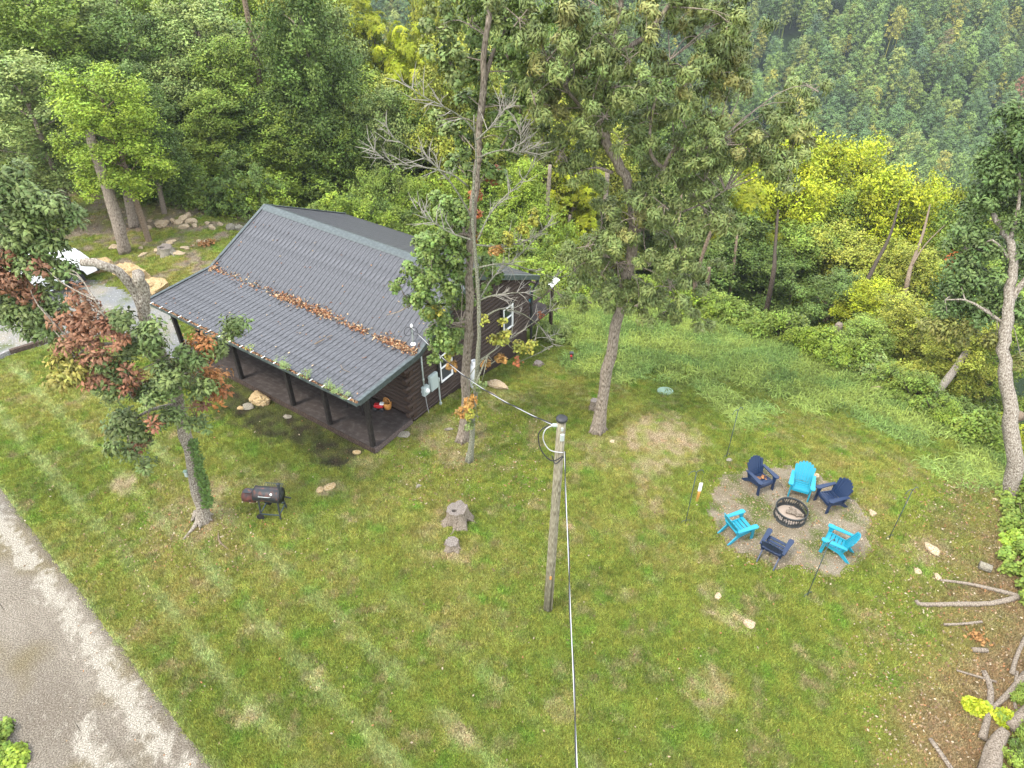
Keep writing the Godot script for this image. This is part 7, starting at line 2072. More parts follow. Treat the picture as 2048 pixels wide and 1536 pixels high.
var TREES := [
	["yellow", "oakish", Vector3(-16.02, -10.94, -64.00), 20.0, 8.0, 9],
	["olive", "round", Vector3(-16.35, -8.80, -58.00), 17.4, 6.0, 9],
	["light", "oakish", Vector3(-17.44, -6.55, -52.00), 13.6, 6.0, 9],
	["grey", "oakish", Vector3(-20.21, -2.93, -46.00), 9.2, 7.0, 10],
	["mid", "oakish", Vector3(-27.88, -0.56, -45.00), 11.8, 8.0, 10],
	["grey", "oakish", Vector3(-27.80, -2.93, -50.00), 13.1, 8.0, 10],
	["dark", "round", Vector3(-23.78, -2.50, -47.00), 10.9, 7.0, 10],
	["mid", "round", Vector3(-25.75, -7.33, -58.00), 16.7, 8.0, 10],
	["grey", "oakish", Vector3(-19.69, -4.55, -49.00), 13.5, 9.0, 10],
	["mid", "round", Vector3(-17.26, -3.70, -46.00), 10.9, 6.0, 9],
	["light", "round", Vector3(-19.58, -9.71, -62.00), 17.9, 8.0, 9],
	["grey", "tallish", Vector3(-15.60, -7.89, -55.00), 14.4, 7.0, 9],
	["grey", "oakish", Vector3(-14.47, -10.12, -60.00), 17.2, 8.0, 9],
	["yellow", "locust", Vector3(-14.65, -13.63, -70.00), 20.8, 9.0, 9],
	["yellow", "locust", Vector3(-12.02, -14.79, -66.00), 20.3, 7.0, 9],
	["yellow", "feathery", Vector3(-7.71, -15.20, -57.00), 21.5, 6.5, 9],
	["dark", "round", Vector3(-13.86, -6.74, -50.00), 11.3, 6.5, 9],
	["mid", "oakish", Vector3(-10.85, -8.60, -50.00), 13.3, 7.0, 9],
	["olive", "round", Vector3(-7.00, -24.52, -70.00), 31.8, 8.0, 11],
	["grey", "oakish", Vector3(-8.27, -7.69, -46.00), 12.1, 6.0, 9],
	["mid", "round", Vector3(-6.01, -10.00, -48.00), 13.9, 7.0, 9],
	["mid", "low", Vector3(-11.21, -5.58, -45.00), 8.7, 6.0, 9],
	["mid", "low", Vector3(-14.10, -3.67, -44.00), 7.4, 6.0, 9],
	["mid", "round", Vector3(-4.51, -15.62, -55.00), 20.4, 8.0, 11],
	["grey", "oakish", Vector3(-1.51, -19.62, -60.00), 25.7, 7.0, 11],
	["mid", "tallish", Vector3(1.48, -22.78, -64.00), 29.0, 8.0, 11],
	["dark", "round", Vector3(4.76, -18.53, -58.00), 24.2, 8.0, 11],
	["yellow", "feathery", Vector3(4.30, -9.61, -46.00), 10.5, 5.0, 11],
	["dark", "tallish", Vector3(2.40, -13.87, -52.00), 14.7, 7.0, 11],
	["mid", "oakish", Vector3(-0.87, -14.42, -53.00), 16.8, 7.0, 11],
	["dark", "round", Vector3(10.48, -18.22, -56.00), 20.7, 8.0, 11],
	["dark", "round", Vector3(13.05, -16.49, -52.00), 17.8, 7.0, 11],
	["grey", "oakish", Vector3(12.75, -11.85, -44.00), 12.5, 6.0, 11],
	["dark", "oakish", Vector3(-21.35, -2.14, -45.00), 7.0, 6.0, 10],
	["dark", "low", Vector3(-25.19, -0.34, -43.00), 7.0, 6.0, 10],
	["mid", "low", Vector3(-27.12, -0.10, -42.00), 7.0, 6.0, 10],
	["light", "low", Vector3(-22.21, -0.50, -42.00), 7.0, 4.5, 10],
	["dark", "tallish", Vector3(-16.67, -3.36, -45.00), 7.8, 6.0, 9],
	["yellow", "locust", Vector3(-28.85, -8.84, -64.00), 16.0, 6.0, 10],
	["olive", "feathery", Vector3(-18.84, -13.26, -72.00), 21.8, 8.0, 9],
	["yellow", "feathery", Vector3(-22.14, -13.72, -75.00), 18.4, 7.0, 9],
	["mid", "round", Vector3(-4.32, -28.31, -72.00), 33.8, 9.0, 11],
	["mid", "low", Vector3(-17.91, -2.05, -43.00), 7.0, 5.0, 9],
	["olive", "low", Vector3(6.99, -11.68, -48.00), 12.6, 6.0, 11],
	["light", "low", Vector3(0.48, -5.53, -41.00), 7.0, 4.5, 11],
	["mid", "tallish", Vector3(-27.76, -1.47, -47.00), 9.2, 7.0, 10],
	["mid", "round", Vector3(-23.86, -9.69, -64.00), 19.0, 9.0, 9],
	["grey", "oakish", Vector3(-31.30, -7.75, -62.00), 17.9, 9.0, 10],
	["yellow", "round", Vector3(18.67, -18.16, -50.00), 18.4, 9.0, 12],
	["yellow", "oakish", Vector3(23.13, -22.06, -53.00), 21.6, 9.0, 12],
	["yellow", "round", Vector3(27.42, -25.11, -55.00), 23.1, 9.0, 12],
	["yellow", "oakish", Vector3(28.41, -22.53, -50.00), 20.3, 9.0, 12],
	["yellow", "round", Vector3(33.59, -26.79, -53.00), 22.4, 8.0, 12],
	["yellow", "locust", Vector3(15.42, -13.84, -45.00), 12.8, 6.0, 12],
	["yellow", "oakish", Vector3(20.06, -17.67, -48.00), 16.7, 8.0, 12],
	["yellow", "round", Vector3(26.81, -21.78, -50.00), 18.7, 8.0, 12],
	["yellow", "oakish", Vector3(30.72, -23.13, -49.00), 18.1, 7.0, 13],
	["mid", "tallish", Vector3(20.09, -15.20, -44.00), 11.4, 7.0, 13],
	["dark", "tallish", Vector3(16.92, -12.62, -42.00), 8.2, 6.0, 13],
	["dark", "tallish", Vector3(14.26, -12.70, -44.00), 10.2, 7.0, 13],
	["olive", "tallish", Vector3(22.37, -15.60, -43.00), 11.9, 7.0, 13],
	["olive", "tallish", Vector3(24.19, -15.42, -41.00), 11.6, 6.0, 13],
	["olive", "round", Vector3(25.03, -14.23, -38.00), 11.3, 6.0, 13],
	["mid", "oakish", Vector3(29.24, -18.58, -42.00), 14.8, 6.0, 14],
	["mid", "oakish", Vector3(26.35, -13.51, -35.00), 11.8, 5.0, 14],
	["mid", "oakish", Vector3(31.66, -20.93, -44.00), 19.2, 7.0, 14],
	["dark", "round", Vector3(33.93, -23.20, -46.00), 23.6, 8.0, 14],
	["dark", "tallish", Vector3(13.19, -11.10, -42.00), 7.3, 6.0, 13],
	["dark", "round", Vector3(19.26, -10.15, -36.00), 6.7, 5.0, 13],
	["yellow", "low", Vector3(19.65, -9.27, -34.00), 6.6, 4.0, 13],
	["olive", "low", Vector3(19.66, -7.25, -30.00), 5.7, 4.0, 13],
	["mid", "round", Vector3(24.82, -20.91, -50.00), 17.0, 7.0, 13],
	["mid", "oakish", Vector3(23.65, -8.74, -28.00), 9.0, 5.0, 14],
	["olive", "low", Vector3(20.90, -6.59, -27.00), 6.0, 4.0, 14],
	["mid", "low", Vector3(17.44, -5.48, -29.00), 3.5, 3.5, 13],
	["light", "round", Vector3(-18.82, -0.10, -33.50), 8.5, 5.5, 0],
	["dark", "oakish", Vector3(-19.39, -0.10, -37.00), 8.0, 5.0, 1],
	["grey", "oakish", Vector3(-23.92, -0.10, -36.00), 8.6, 7.0, 2],
	["dark", "tallish", Vector3(-53.16, -14.51, -91.52), 16.2, 7.5, 15],
	["dark", "oakish", Vector3(14.72, -30.78, -72.30), 14.4, 6.4, 16],
	["olive", "oakish", Vector3(3.45, -36.72, -82.48), 14.6, 6.7, 17],
	["mid", "oakish", Vector3(35.11, -33.66, -63.55), 15.3, 6.6, 16],
	["dark", "oakish", Vector3(-20.90, -16.72, -83.21), 15.0, 8.0, 15],
	["mid", "round", Vector3(-1.34, -10.30, -47.53), 14.2, 6.2, 17],
	["mid", "tallish", Vector3(-41.64, -12.48, -81.09), 14.9, 7.9, 15],
	["grey", "tallish", Vector3(30.86, -44.96, -85.60), 13.7, 7.0, 16],
	["grey", "round", Vector3(0.96, -15.18, -53.88), 13.9, 6.6, 17],
	["dark", "oakish", Vector3(-63.18, -11.41, -83.86), 17.3, 7.0, 15],
	["olive", "oakish", Vector3(7.49, -29.35, -72.18), 17.4, 7.7, 17],
	["dark", "round", Vector3(31.59, -29.52, -59.27), 15.7, 7.8, 16],
	["grey", "tallish", Vector3(-2.92, -32.75, -77.76), 15.1, 6.5, 17],
	["grey", "tallish", Vector3(-52.73, -7.17, -71.01), 17.3, 6.3, 15],
	["mid", "round", Vector3(12.81, -20.61, -58.45), 15.1, 6.2, 16],
	["grey", "round", Vector3(-69.28, -14.57, -91.10), 15.3, 7.2, 15],
	["dark", "oakish", Vector3(-12.30, -5.03, -44.96), 16.1, 6.3, 15],
	["mid", "tallish", Vector3(11.56, -41.40, -87.77), 13.4, 8.5, 17],
	["mid", "round", Vector3(-45.75, -16.54, -94.89), 15.0, 7.9, 15],
	["mid", "oakish", Vector3(-43.36, -7.99, -68.74), 13.4, 6.5, 15],
	["olive", "round", Vector3(-1.54, -13.79, -52.20), 15.4, 7.1, 17],
	["dark", "oakish", Vector3(-25.28, -13.91, -77.11), 16.4, 7.0, 15],
	["olive", "oakish", Vector3(31.61, -25.92, -53.21), 14.7, 6.9, 16],
	["mid", "round", Vector3(8.84, -28.65, -71.00), 16.6, 6.6, 17],
	["grey", "round", Vector3(33.05, -32.35, -62.85), 13.7, 6.1, 16],
	["olive", "round", Vector3(-1.43, -29.94, -73.81), 13.6, 7.5, 17],
	["mid", "oakish", Vector3(-34.19, -8.81, -66.58), 15.0, 7.0, 15],
	["dark", "round", Vector3(-57.57, -9.87, -79.88), 14.8, 6.1, 15],
	["mid", "oakish", Vector3(-42.96, -16.39, -93.24), 15.1, 6.4, 15],
	["mid", "tallish", Vector3(-19.93, -14.35, -75.75), 13.2, 7.8, 15],
	["dark", "oakish", Vector3(24.44, -25.44, -58.03), 15.2, 7.4, 16],
	["dark", "oakish", Vector3(-12.65, -5.21, -45.54), 13.4, 7.7, 15],
	["mid", "round", Vector3(11.03, -45.51, -93.43), 13.1, 6.2, 17],
	["mid", "round", Vector3(-39.16, -1.48, -52.69), 15.9, 8.3, 15],
	["dark", "oakish", Vector3(38.48, -30.00, -54.24), 16.6, 8.3, 16],
	["dark", "tallish", Vector3(-68.68, -14.82, -91.94), 15.8, 7.0, 15],
	["dark", "round", Vector3(-47.51, -15.39, -92.31), 15.3, 7.4, 15],
	["dark", "round", Vector3(29.00, -35.27, -71.36), 16.8, 8.2, 16],
	["dark", "round", Vector3(41.61, -36.76, -63.68), 14.6, 7.0, 16],
	["dark", "oakish", Vector3(22.73, -23.30, -55.70), 14.2, 6.4, 16],
	["olive", "tallish", Vector3(11.21, -36.18, -80.75), 14.7, 7.2, 17],
	["olive", "tallish", Vector3(-3.44, -8.42, -45.17), 16.0, 6.8, 17],
	["mid", "tallish", Vector3(32.99, -39.04, -74.63), 16.9, 7.1, 16],
	["dark", "oakish", Vector3(30.15, -47.43, -89.74), 13.0, 6.5, 16],
	["dark", "tallish", Vector3(52.11, -53.64, -84.13), 14.4, 7.1, 16],
	["olive", "round", Vector3(-40.72, -14.28, -85.92), 17.4, 8.3, 15],
	["mid", "round", Vector3(37.31, -27.80, -51.30), 14.3, 6.5, 16],
	["grey", "tallish", Vector3(-0.08, -40.17, -87.39), 14.4, 8.2, 17],
	["grey", "round", Vector3(-6.33, -34.51, -83.89), 13.2, 8.0, 17],
	["mid", "round", Vector3(39.58, -42.22, -74.51), 17.2, 6.6, 16],
	["olive", "tallish", Vector3(-8.99, -9.52, -49.56), 13.5, 7.2, 17],
	["dark", "tallish", Vector3(22.19, -36.94, -78.09), 16.0, 7.9, 16],
	["dark", "oakish", Vector3(39.15, -32.86, -58.89), 13.9, 7.3, 16],
	["mid", "oakish", Vector3(22.22, -30.10, -67.67), 14.6, 7.2, 16],
	["olive", "oakish", Vector3(2.70, -10.63, -47.65), 14.9, 7.6, 17],
	["dark", "round", Vector3(-35.06, -11.49, -74.90), 14.5, 7.1, 15]]
var SHRUBS := [
	["shrub", Vector3(-29.62, -0.05, -40.48), 1.53, 1.06, "mid", SHRUB_LABEL[0], "wood"],
	["shrub", Vector3(-28.44, -0.05, -41.00), 2.09, 1.39, "light", SHRUB_LABEL[0], "maple"],
	["shrub", Vector3(-26.79, -0.05, -41.23), 1.63, 1.00, "dark", SHRUB_LABEL[0], "maple"],
	["shrub", Vector3(-24.90, -0.05, -41.00), 2.10, 1.39, "dark", SHRUB_LABEL[0], "maple"],
	["shrub", Vector3(-23.09, -0.05, -40.26), 1.56, 1.37, "mid", SHRUB_LABEL[0], "wood"],
	["shrub", Vector3(-21.42, -0.06, -39.75), 1.33, 0.98, "mid", SHRUB_LABEL[0], "wood"],
	["shrub", Vector3(-20.07, -0.08, -39.25), 1.34, 1.27, "dark", SHRUB_LABEL[0], "maple"],
	["shrub", Vector3(-18.78, -0.12, -38.83), 1.69, 1.07, "dark", SHRUB_LABEL[0], "wood"],
	["shrub", Vector3(-17.49, -0.17, -38.37), 1.43, 1.12, "mid", SHRUB_LABEL[0], "maple"],
	["shrub", Vector3(-16.26, -0.28, -38.02), 1.37, 0.98, "dark", SHRUB_LABEL[0], "maple"],
	["shrub", Vector3(-15.07, -0.42, -37.69), 2.18, 1.34, "dark", SHRUB_LABEL[0], "maple"],
	["shrub", Vector3(-14.25, -0.55, -37.66), 1.69, 1.37, "light", SHRUB_LABEL[0], "maple"],
	["sapling", Vector3(-19.14, -1.86, -43.37), 2.77, 1.54, "light", SHRUB_LABEL[1], "wood"],
	["sapling", Vector3(-18.45, -2.63, -44.57), 2.65, 1.55, "light", SHRUB_LABEL[1], "wood"],
	["sapling", Vector3(-15.72, -2.84, -43.54), 2.01, 1.71, "light", SHRUB_LABEL[1], "wood"],
	["sapling", Vector3(-14.88, -3.17, -43.68), 2.04, 1.50, "light", SHRUB_LABEL[1], "wood"],
	["sapling", Vector3(-16.02, -7.00, -52.83), 2.29, 1.68, "mid", SHRUB_LABEL[1], "wood"],
	["shrub", Vector3(-11.00, -0.79, -36.64), 1.21, 1.07, "mid", SHRUB_LABEL[2], "maple"],
	["shrub", Vector3(-10.17, -1.10, -37.22), 1.64, 0.94, "light", SHRUB_LABEL[2], "maple"],
	["shrub", Vector3(-9.33, -0.99, -36.43), 1.53, 1.00, "dark", SHRUB_LABEL[2], "wood"],
	["shrub", Vector3(-8.50, -1.06, -36.14), 1.70, 1.17, "light", SHRUB_LABEL[2], "wood"],
	["shrub", Vector3(-7.67, -1.75, -37.60), 1.61, 1.23, "dark", SHRUB_LABEL[2], "wood"],
	["shrub", Vector3(-6.83, -1.46, -36.65), 1.24, 1.09, "mid", SHRUB_LABEL[2], "wood"],
	["shrub", Vector3(-6.00, -2.13, -37.65), 1.57, 1.17, "dark", SHRUB_LABEL[2], "maple"],
	["shrub", Vector3(-5.17, -1.85, -36.86), 1.43, 0.93, "mid", SHRUB_LABEL[2], "wood"],
	["shrub", Vector3(-4.33, -2.58, -37.79), 1.28, 1.21, "light", SHRUB_LABEL[2], "maple"],
	["shrub", Vector3(-3.50, -2.20, -36.98), 1.56, 1.28, "mid", SHRUB_LABEL[2], "wood"],
	["shrub", Vector3(-2.67, -2.46, -37.17), 1.62, 1.06, "mid", SHRUB_LABEL[2], "wood"],
	["shrub", Vector3(-1.83, -2.79, -37.54), 1.69, 0.91, "light", SHRUB_LABEL[2], "wood"],
	["shrub", Vector3(-1.00, -2.54, -37.03), 1.83, 1.20, "mid", SHRUB_LABEL[2], "maple"],
	["shrub", Vector3(-0.17, -2.32, -36.45), 1.50, 1.11, "light", SHRUB_LABEL[2], "maple"],
	["shrub", Vector3(0.67, -2.40, -36.59), 1.34, 1.05, "mid", SHRUB_LABEL[2], "maple"],
	["shrub", Vector3(1.50, -2.51, -36.77), 1.37, 0.92, "mid", SHRUB_LABEL[2], "maple"],
	["sapling", Vector3(-9.00, -3.23, -40.22), 2.44, 1.42, "mid", SHRUB_LABEL[3], "wood"],
	["sapling", Vector3(-7.57, -3.14, -39.50), 2.78, 1.45, "mid", SHRUB_LABEL[3], "wood"],
	["sapling", Vector3(-6.14, -4.74, -40.91), 2.59, 1.82, "light", SHRUB_LABEL[3], "wood"],
	["sapling", Vector3(-4.71, -4.76, -40.49), 2.67, 1.78, "light", SHRUB_LABEL[3], "wood"],
	["sapling", Vector3(-3.29, -5.17, -40.88), 2.78, 1.82, "light", SHRUB_LABEL[3], "wood"],
	["sapling", Vector3(-1.86, -4.25, -39.54), 2.39, 1.56, "mid", SHRUB_LABEL[3], "wood"],
	["sapling", Vector3(-0.43, -4.77, -40.12), 2.14, 1.69, "dark", SHRUB_LABEL[3], "wood"],
	["sapling", Vector3(1.00, -4.23, -39.29), 2.72, 1.51, "light", SHRUB_LABEL[3], "wood"],
	["shrub", Vector3(2.45, -2.09, -34.79), 0.90, 0.80, "mid", SHRUB_LABEL[4], "wood"],
	["shrub", Vector3(2.36, -2.03, -33.41), 0.79, 0.87, "mid", SHRUB_LABEL[4], "maple"],
	["shrub", Vector3(3.64, -2.13, -33.74), 0.96, 0.85, "light", SHRUB_LABEL[4], "maple"],
	["shrub", Vector3(3.89, -2.06, -32.80), 0.92, 0.86, "light", SHRUB_LABEL[4], "maple"],
	["shrub", Vector3(4.44, -2.06, -32.23), 0.76, 0.90, "light", SHRUB_LABEL[4], "wood"],
	["shrub", Vector3(5.10, -2.09, -31.88), 0.74, 0.87, "mid", SHRUB_LABEL[4], "wood"],
	["shrub", Vector3(6.11, -2.32, -32.22), 0.82, 0.92, "light", SHRUB_LABEL[4], "wood"],
	["shrub", Vector3(5.92, -2.05, -31.05), 0.94, 1.06, "light", SHRUB_LABEL[4], "oak"],
	["shrub", Vector3(6.94, -2.21, -31.38), 0.98, 0.96, "light", SHRUB_LABEL[4], "oak"],
	["shrub", Vector3(7.10, -2.08, -30.65), 0.97, 1.09, "light", SHRUB_LABEL[4], "maple"],
	["shrub", Vector3(8.05, -2.22, -30.71), 1.17, 1.10, "light", SHRUB_LABEL[4], "maple"],
	["shrub", Vector3(8.35, -2.02, -29.82), 0.86, 1.09, "light", SHRUB_LABEL[4], "maple"],
	["shrub", Vector3(8.81, -1.89, -29.13), 0.90, 1.11, "light", SHRUB_LABEL[4], "maple"],
	["shrub", Vector3(9.88, -2.07, -29.19), 1.13, 1.08, "mid", SHRUB_LABEL[4], "oak"],
	["shrub", Vector3(10.62, -2.09, -28.86), 1.05, 0.90, "mid", SHRUB_LABEL[4], "wood"],
	["shrub", Vector3(11.07, -1.95, -28.20), 0.86, 1.01, "mid", SHRUB_LABEL[4], "maple"],
	["shrub", Vector3(11.46, -1.79, -27.46), 0.98, 1.02, "mid", SHRUB_LABEL[4], "oak"],
	["shrub", Vector3(12.04, -1.74, -26.96), 1.09, 1.05, "mid", SHRUB_LABEL[4], "wood"],
	["shrub", Vector3(12.98, -1.96, -26.92), 0.87, 1.14, "grey", SHRUB_LABEL[4], "wood"],
	["shrub", Vector3(13.05, -1.60, -25.81), 1.00, 0.88, "light", SHRUB_LABEL[4], "wood"],
	["shrub", Vector3(13.83, -1.77, -25.73), 0.84, 1.14, "mid", SHRUB_LABEL[4], "wood"],
	["shrub", Vector3(13.79, -1.44, -24.62), 0.97, 1.11, "light", SHRUB_LABEL[4], "oak"],
	["shrub", Vector3(14.53, -1.56, -24.47), 1.20, 0.82, "mid", SHRUB_LABEL[4], "wood"],
	["shrub", Vector3(14.87, -1.46, -23.84), 1.01, 0.90, "grey", SHRUB_LABEL[4], "maple"],
	["shrub", Vector3(15.52, -1.60, -23.72), 0.81, 0.83, "mid", SHRUB_LABEL[4], "oak"],
	["shrub", Vector3(15.19, -1.22, -22.55), 0.95, 0.84, "mid", SHRUB_LABEL[4], "oak"],
	["shrub", Vector3(15.87, -1.43, -22.63), 0.98, 0.80, "olive", SHRUB_LABEL[4], "wood"],
	["shrub", Vector3(15.76, -1.18, -21.73), 0.92, 1.12, "mid", SHRUB_LABEL[4], "oak"],
	["shrub", Vector3(16.21, -1.28, -21.54), 0.95, 0.91, "mid", SHRUB_LABEL[4], "maple"],
	["shrub", Vector3(15.98, -1.00, -20.57), 0.70, 1.11, "mid", SHRUB_LABEL[4], "maple"],
	["shrub", Vector3(16.08, -0.93, -20.07), 0.80, 0.81, "light", SHRUB_LABEL[4], "oak"],
	["shrub", Vector3(16.70, -1.15, -20.21), 0.92, 0.93, "mid", SHRUB_LABEL[4], "oak"],
	["shrub", Vector3(16.78, -1.06, -19.69), 0.92, 1.04, "mid", SHRUB_LABEL[4], "maple"],
	["shrub", Vector3(16.68, -0.86, -18.92), 0.81, 0.85, "mid", SHRUB_LABEL[4], "wood"],
	["shrub", Vector3(2.50, -2.03, -33.50), 1.10, 0.80, "light", SHRUB_LABEL[5], "maple"],
	["shrub", Vector3(1.20, -1.99, -33.00), 1.10, 0.80, "light", SHRUB_LABEL[5], "maple"],
	["shrub", Vector3(3.60, -2.03, -32.00), 1.10, 0.80, "light", SHRUB_LABEL[5], "maple"],
	["shrub", Vector3(0.50, -1.83, -32.40), 1.10, 0.80, "light", SHRUB_LABEL[5], "maple"],
	["shrub", Vector3(1.90, -1.22, -26.30), 0.70, 1.00, "grey", SHRUB_LABEL[6], "oak"],
	["shrub", Vector3(3.00, -1.20, -26.30), 0.30, 0.80, "mid", SHRUB_LABEL[7], "oak"],
	["shrub", Vector3(15.40, -0.07, -14.30), 0.60, 0.90, "mid", SHRUB_LABEL[8], "maple"],
	["shrub", Vector3(14.73, -0.05, -12.79), 0.70, 0.90, "mid", SHRUB_LABEL[8], "maple"],
	["shrub", Vector3(14.79, -0.05, -13.51), 0.35, 0.90, "light", SHRUB_LABEL[8], "maple"],
	["shrub", Vector3(16.44, -0.25, -15.28), 0.80, 0.90, "mid", SHRUB_LABEL[8], "maple"],
	["shrub", Vector3(14.25, -0.05, -11.62), 0.50, 0.90, "mid", SHRUB_LABEL[8], "maple"],
	["shrub", Vector3(12.33, -0.05, -8.81), 0.30, 0.90, "mid", SHRUB_LABEL[8], "droop"],
	["shrub", Vector3(11.92, -0.05, -8.20), 0.30, 0.90, "mid", SHRUB_LABEL[8], "droop"],
	["shrub", Vector3(11.09, -0.05, -7.15), 0.45, 0.90, "mid", SHRUB_LABEL[8], "droop"],
	["shrub", Vector3(11.70, -0.05, -7.63), 0.60, 0.90, "mid", SHRUB_LABEL[8], "droop"],
	["shrub", Vector3(11.41, -0.05, -7.47), 0.40, 0.90, "dark", SHRUB_LABEL[8], "droop"],
	["shrub", Vector3(12.46, -0.05, -8.32), 0.70, 0.90, "mid", SHRUB_LABEL[8], "droop"],
	["shrub", Vector3(10.92, -0.05, -8.62), 0.09, 1.20, "yellow", SHRUB_LABEL[9], "maple"],
	["shrub", Vector3(11.12, -0.05, -8.56), 0.08, 1.20, "yellow", SHRUB_LABEL[9], "maple"],
	["shrub", Vector3(11.55, -0.05, -8.32), 0.12, 1.20, "yellow", SHRUB_LABEL[9], "maple"],
	["sapling", Vector3(19.36, -0.86, -14.28), 1.42, 1.24, "olive", SHRUB_LABEL[10], "maple"],
	["sapling", Vector3(20.69, -5.37, -23.83), 1.19, 1.39, "light", SHRUB_LABEL[10], "maple"],
	["sapling", Vector3(20.83, -2.64, -17.19), 1.31, 1.25, "mid", SHRUB_LABEL[10], "maple"],
	["sapling", Vector3(23.86, -6.35, -20.29), 1.05, 1.64, "olive", SHRUB_LABEL[10], "maple"],
	["sapling", Vector3(22.35, -3.64, -15.85), 1.23, 1.66, "olive", SHRUB_LABEL[10], "maple"],
	["sapling", Vector3(21.60, -2.54, -13.13), 1.45, 1.64, "mid", SHRUB_LABEL[10], "maple"],
	["sapling", Vector3(18.97, -0.93, -15.87), 1.67, 1.23, "light", SHRUB_LABEL[10], "maple"],
	["sapling", Vector3(20.87, -5.17, -22.83), 1.37, 1.49, "yellow", SHRUB_LABEL[10], "maple"],
	["sapling", Vector3(22.86, -6.85, -23.02), 1.20, 1.69, "light", SHRUB_LABEL[10], "maple"],
	["sapling", Vector3(21.80, -3.83, -18.34), 1.40, 1.37, "olive", SHRUB_LABEL[10], "maple"],
	["sapling", Vector3(21.32, -3.71, -18.98), 1.43, 1.38, "mid", SHRUB_LABEL[10], "maple"],
	["sapling", Vector3(22.50, -6.55, -22.92), 1.14, 1.23, "yellow", SHRUB_LABEL[10], "maple"],
	["shrub", Vector3(-11.21, -0.05, -7.31), 0.35, 0.70, "light", SHRUB_LABEL[11], "maple"],
	["shrub", Vector3(-11.79, -0.05, -7.63), 0.50, 0.70, "mid", SHRUB_LABEL[12], "maple"]]
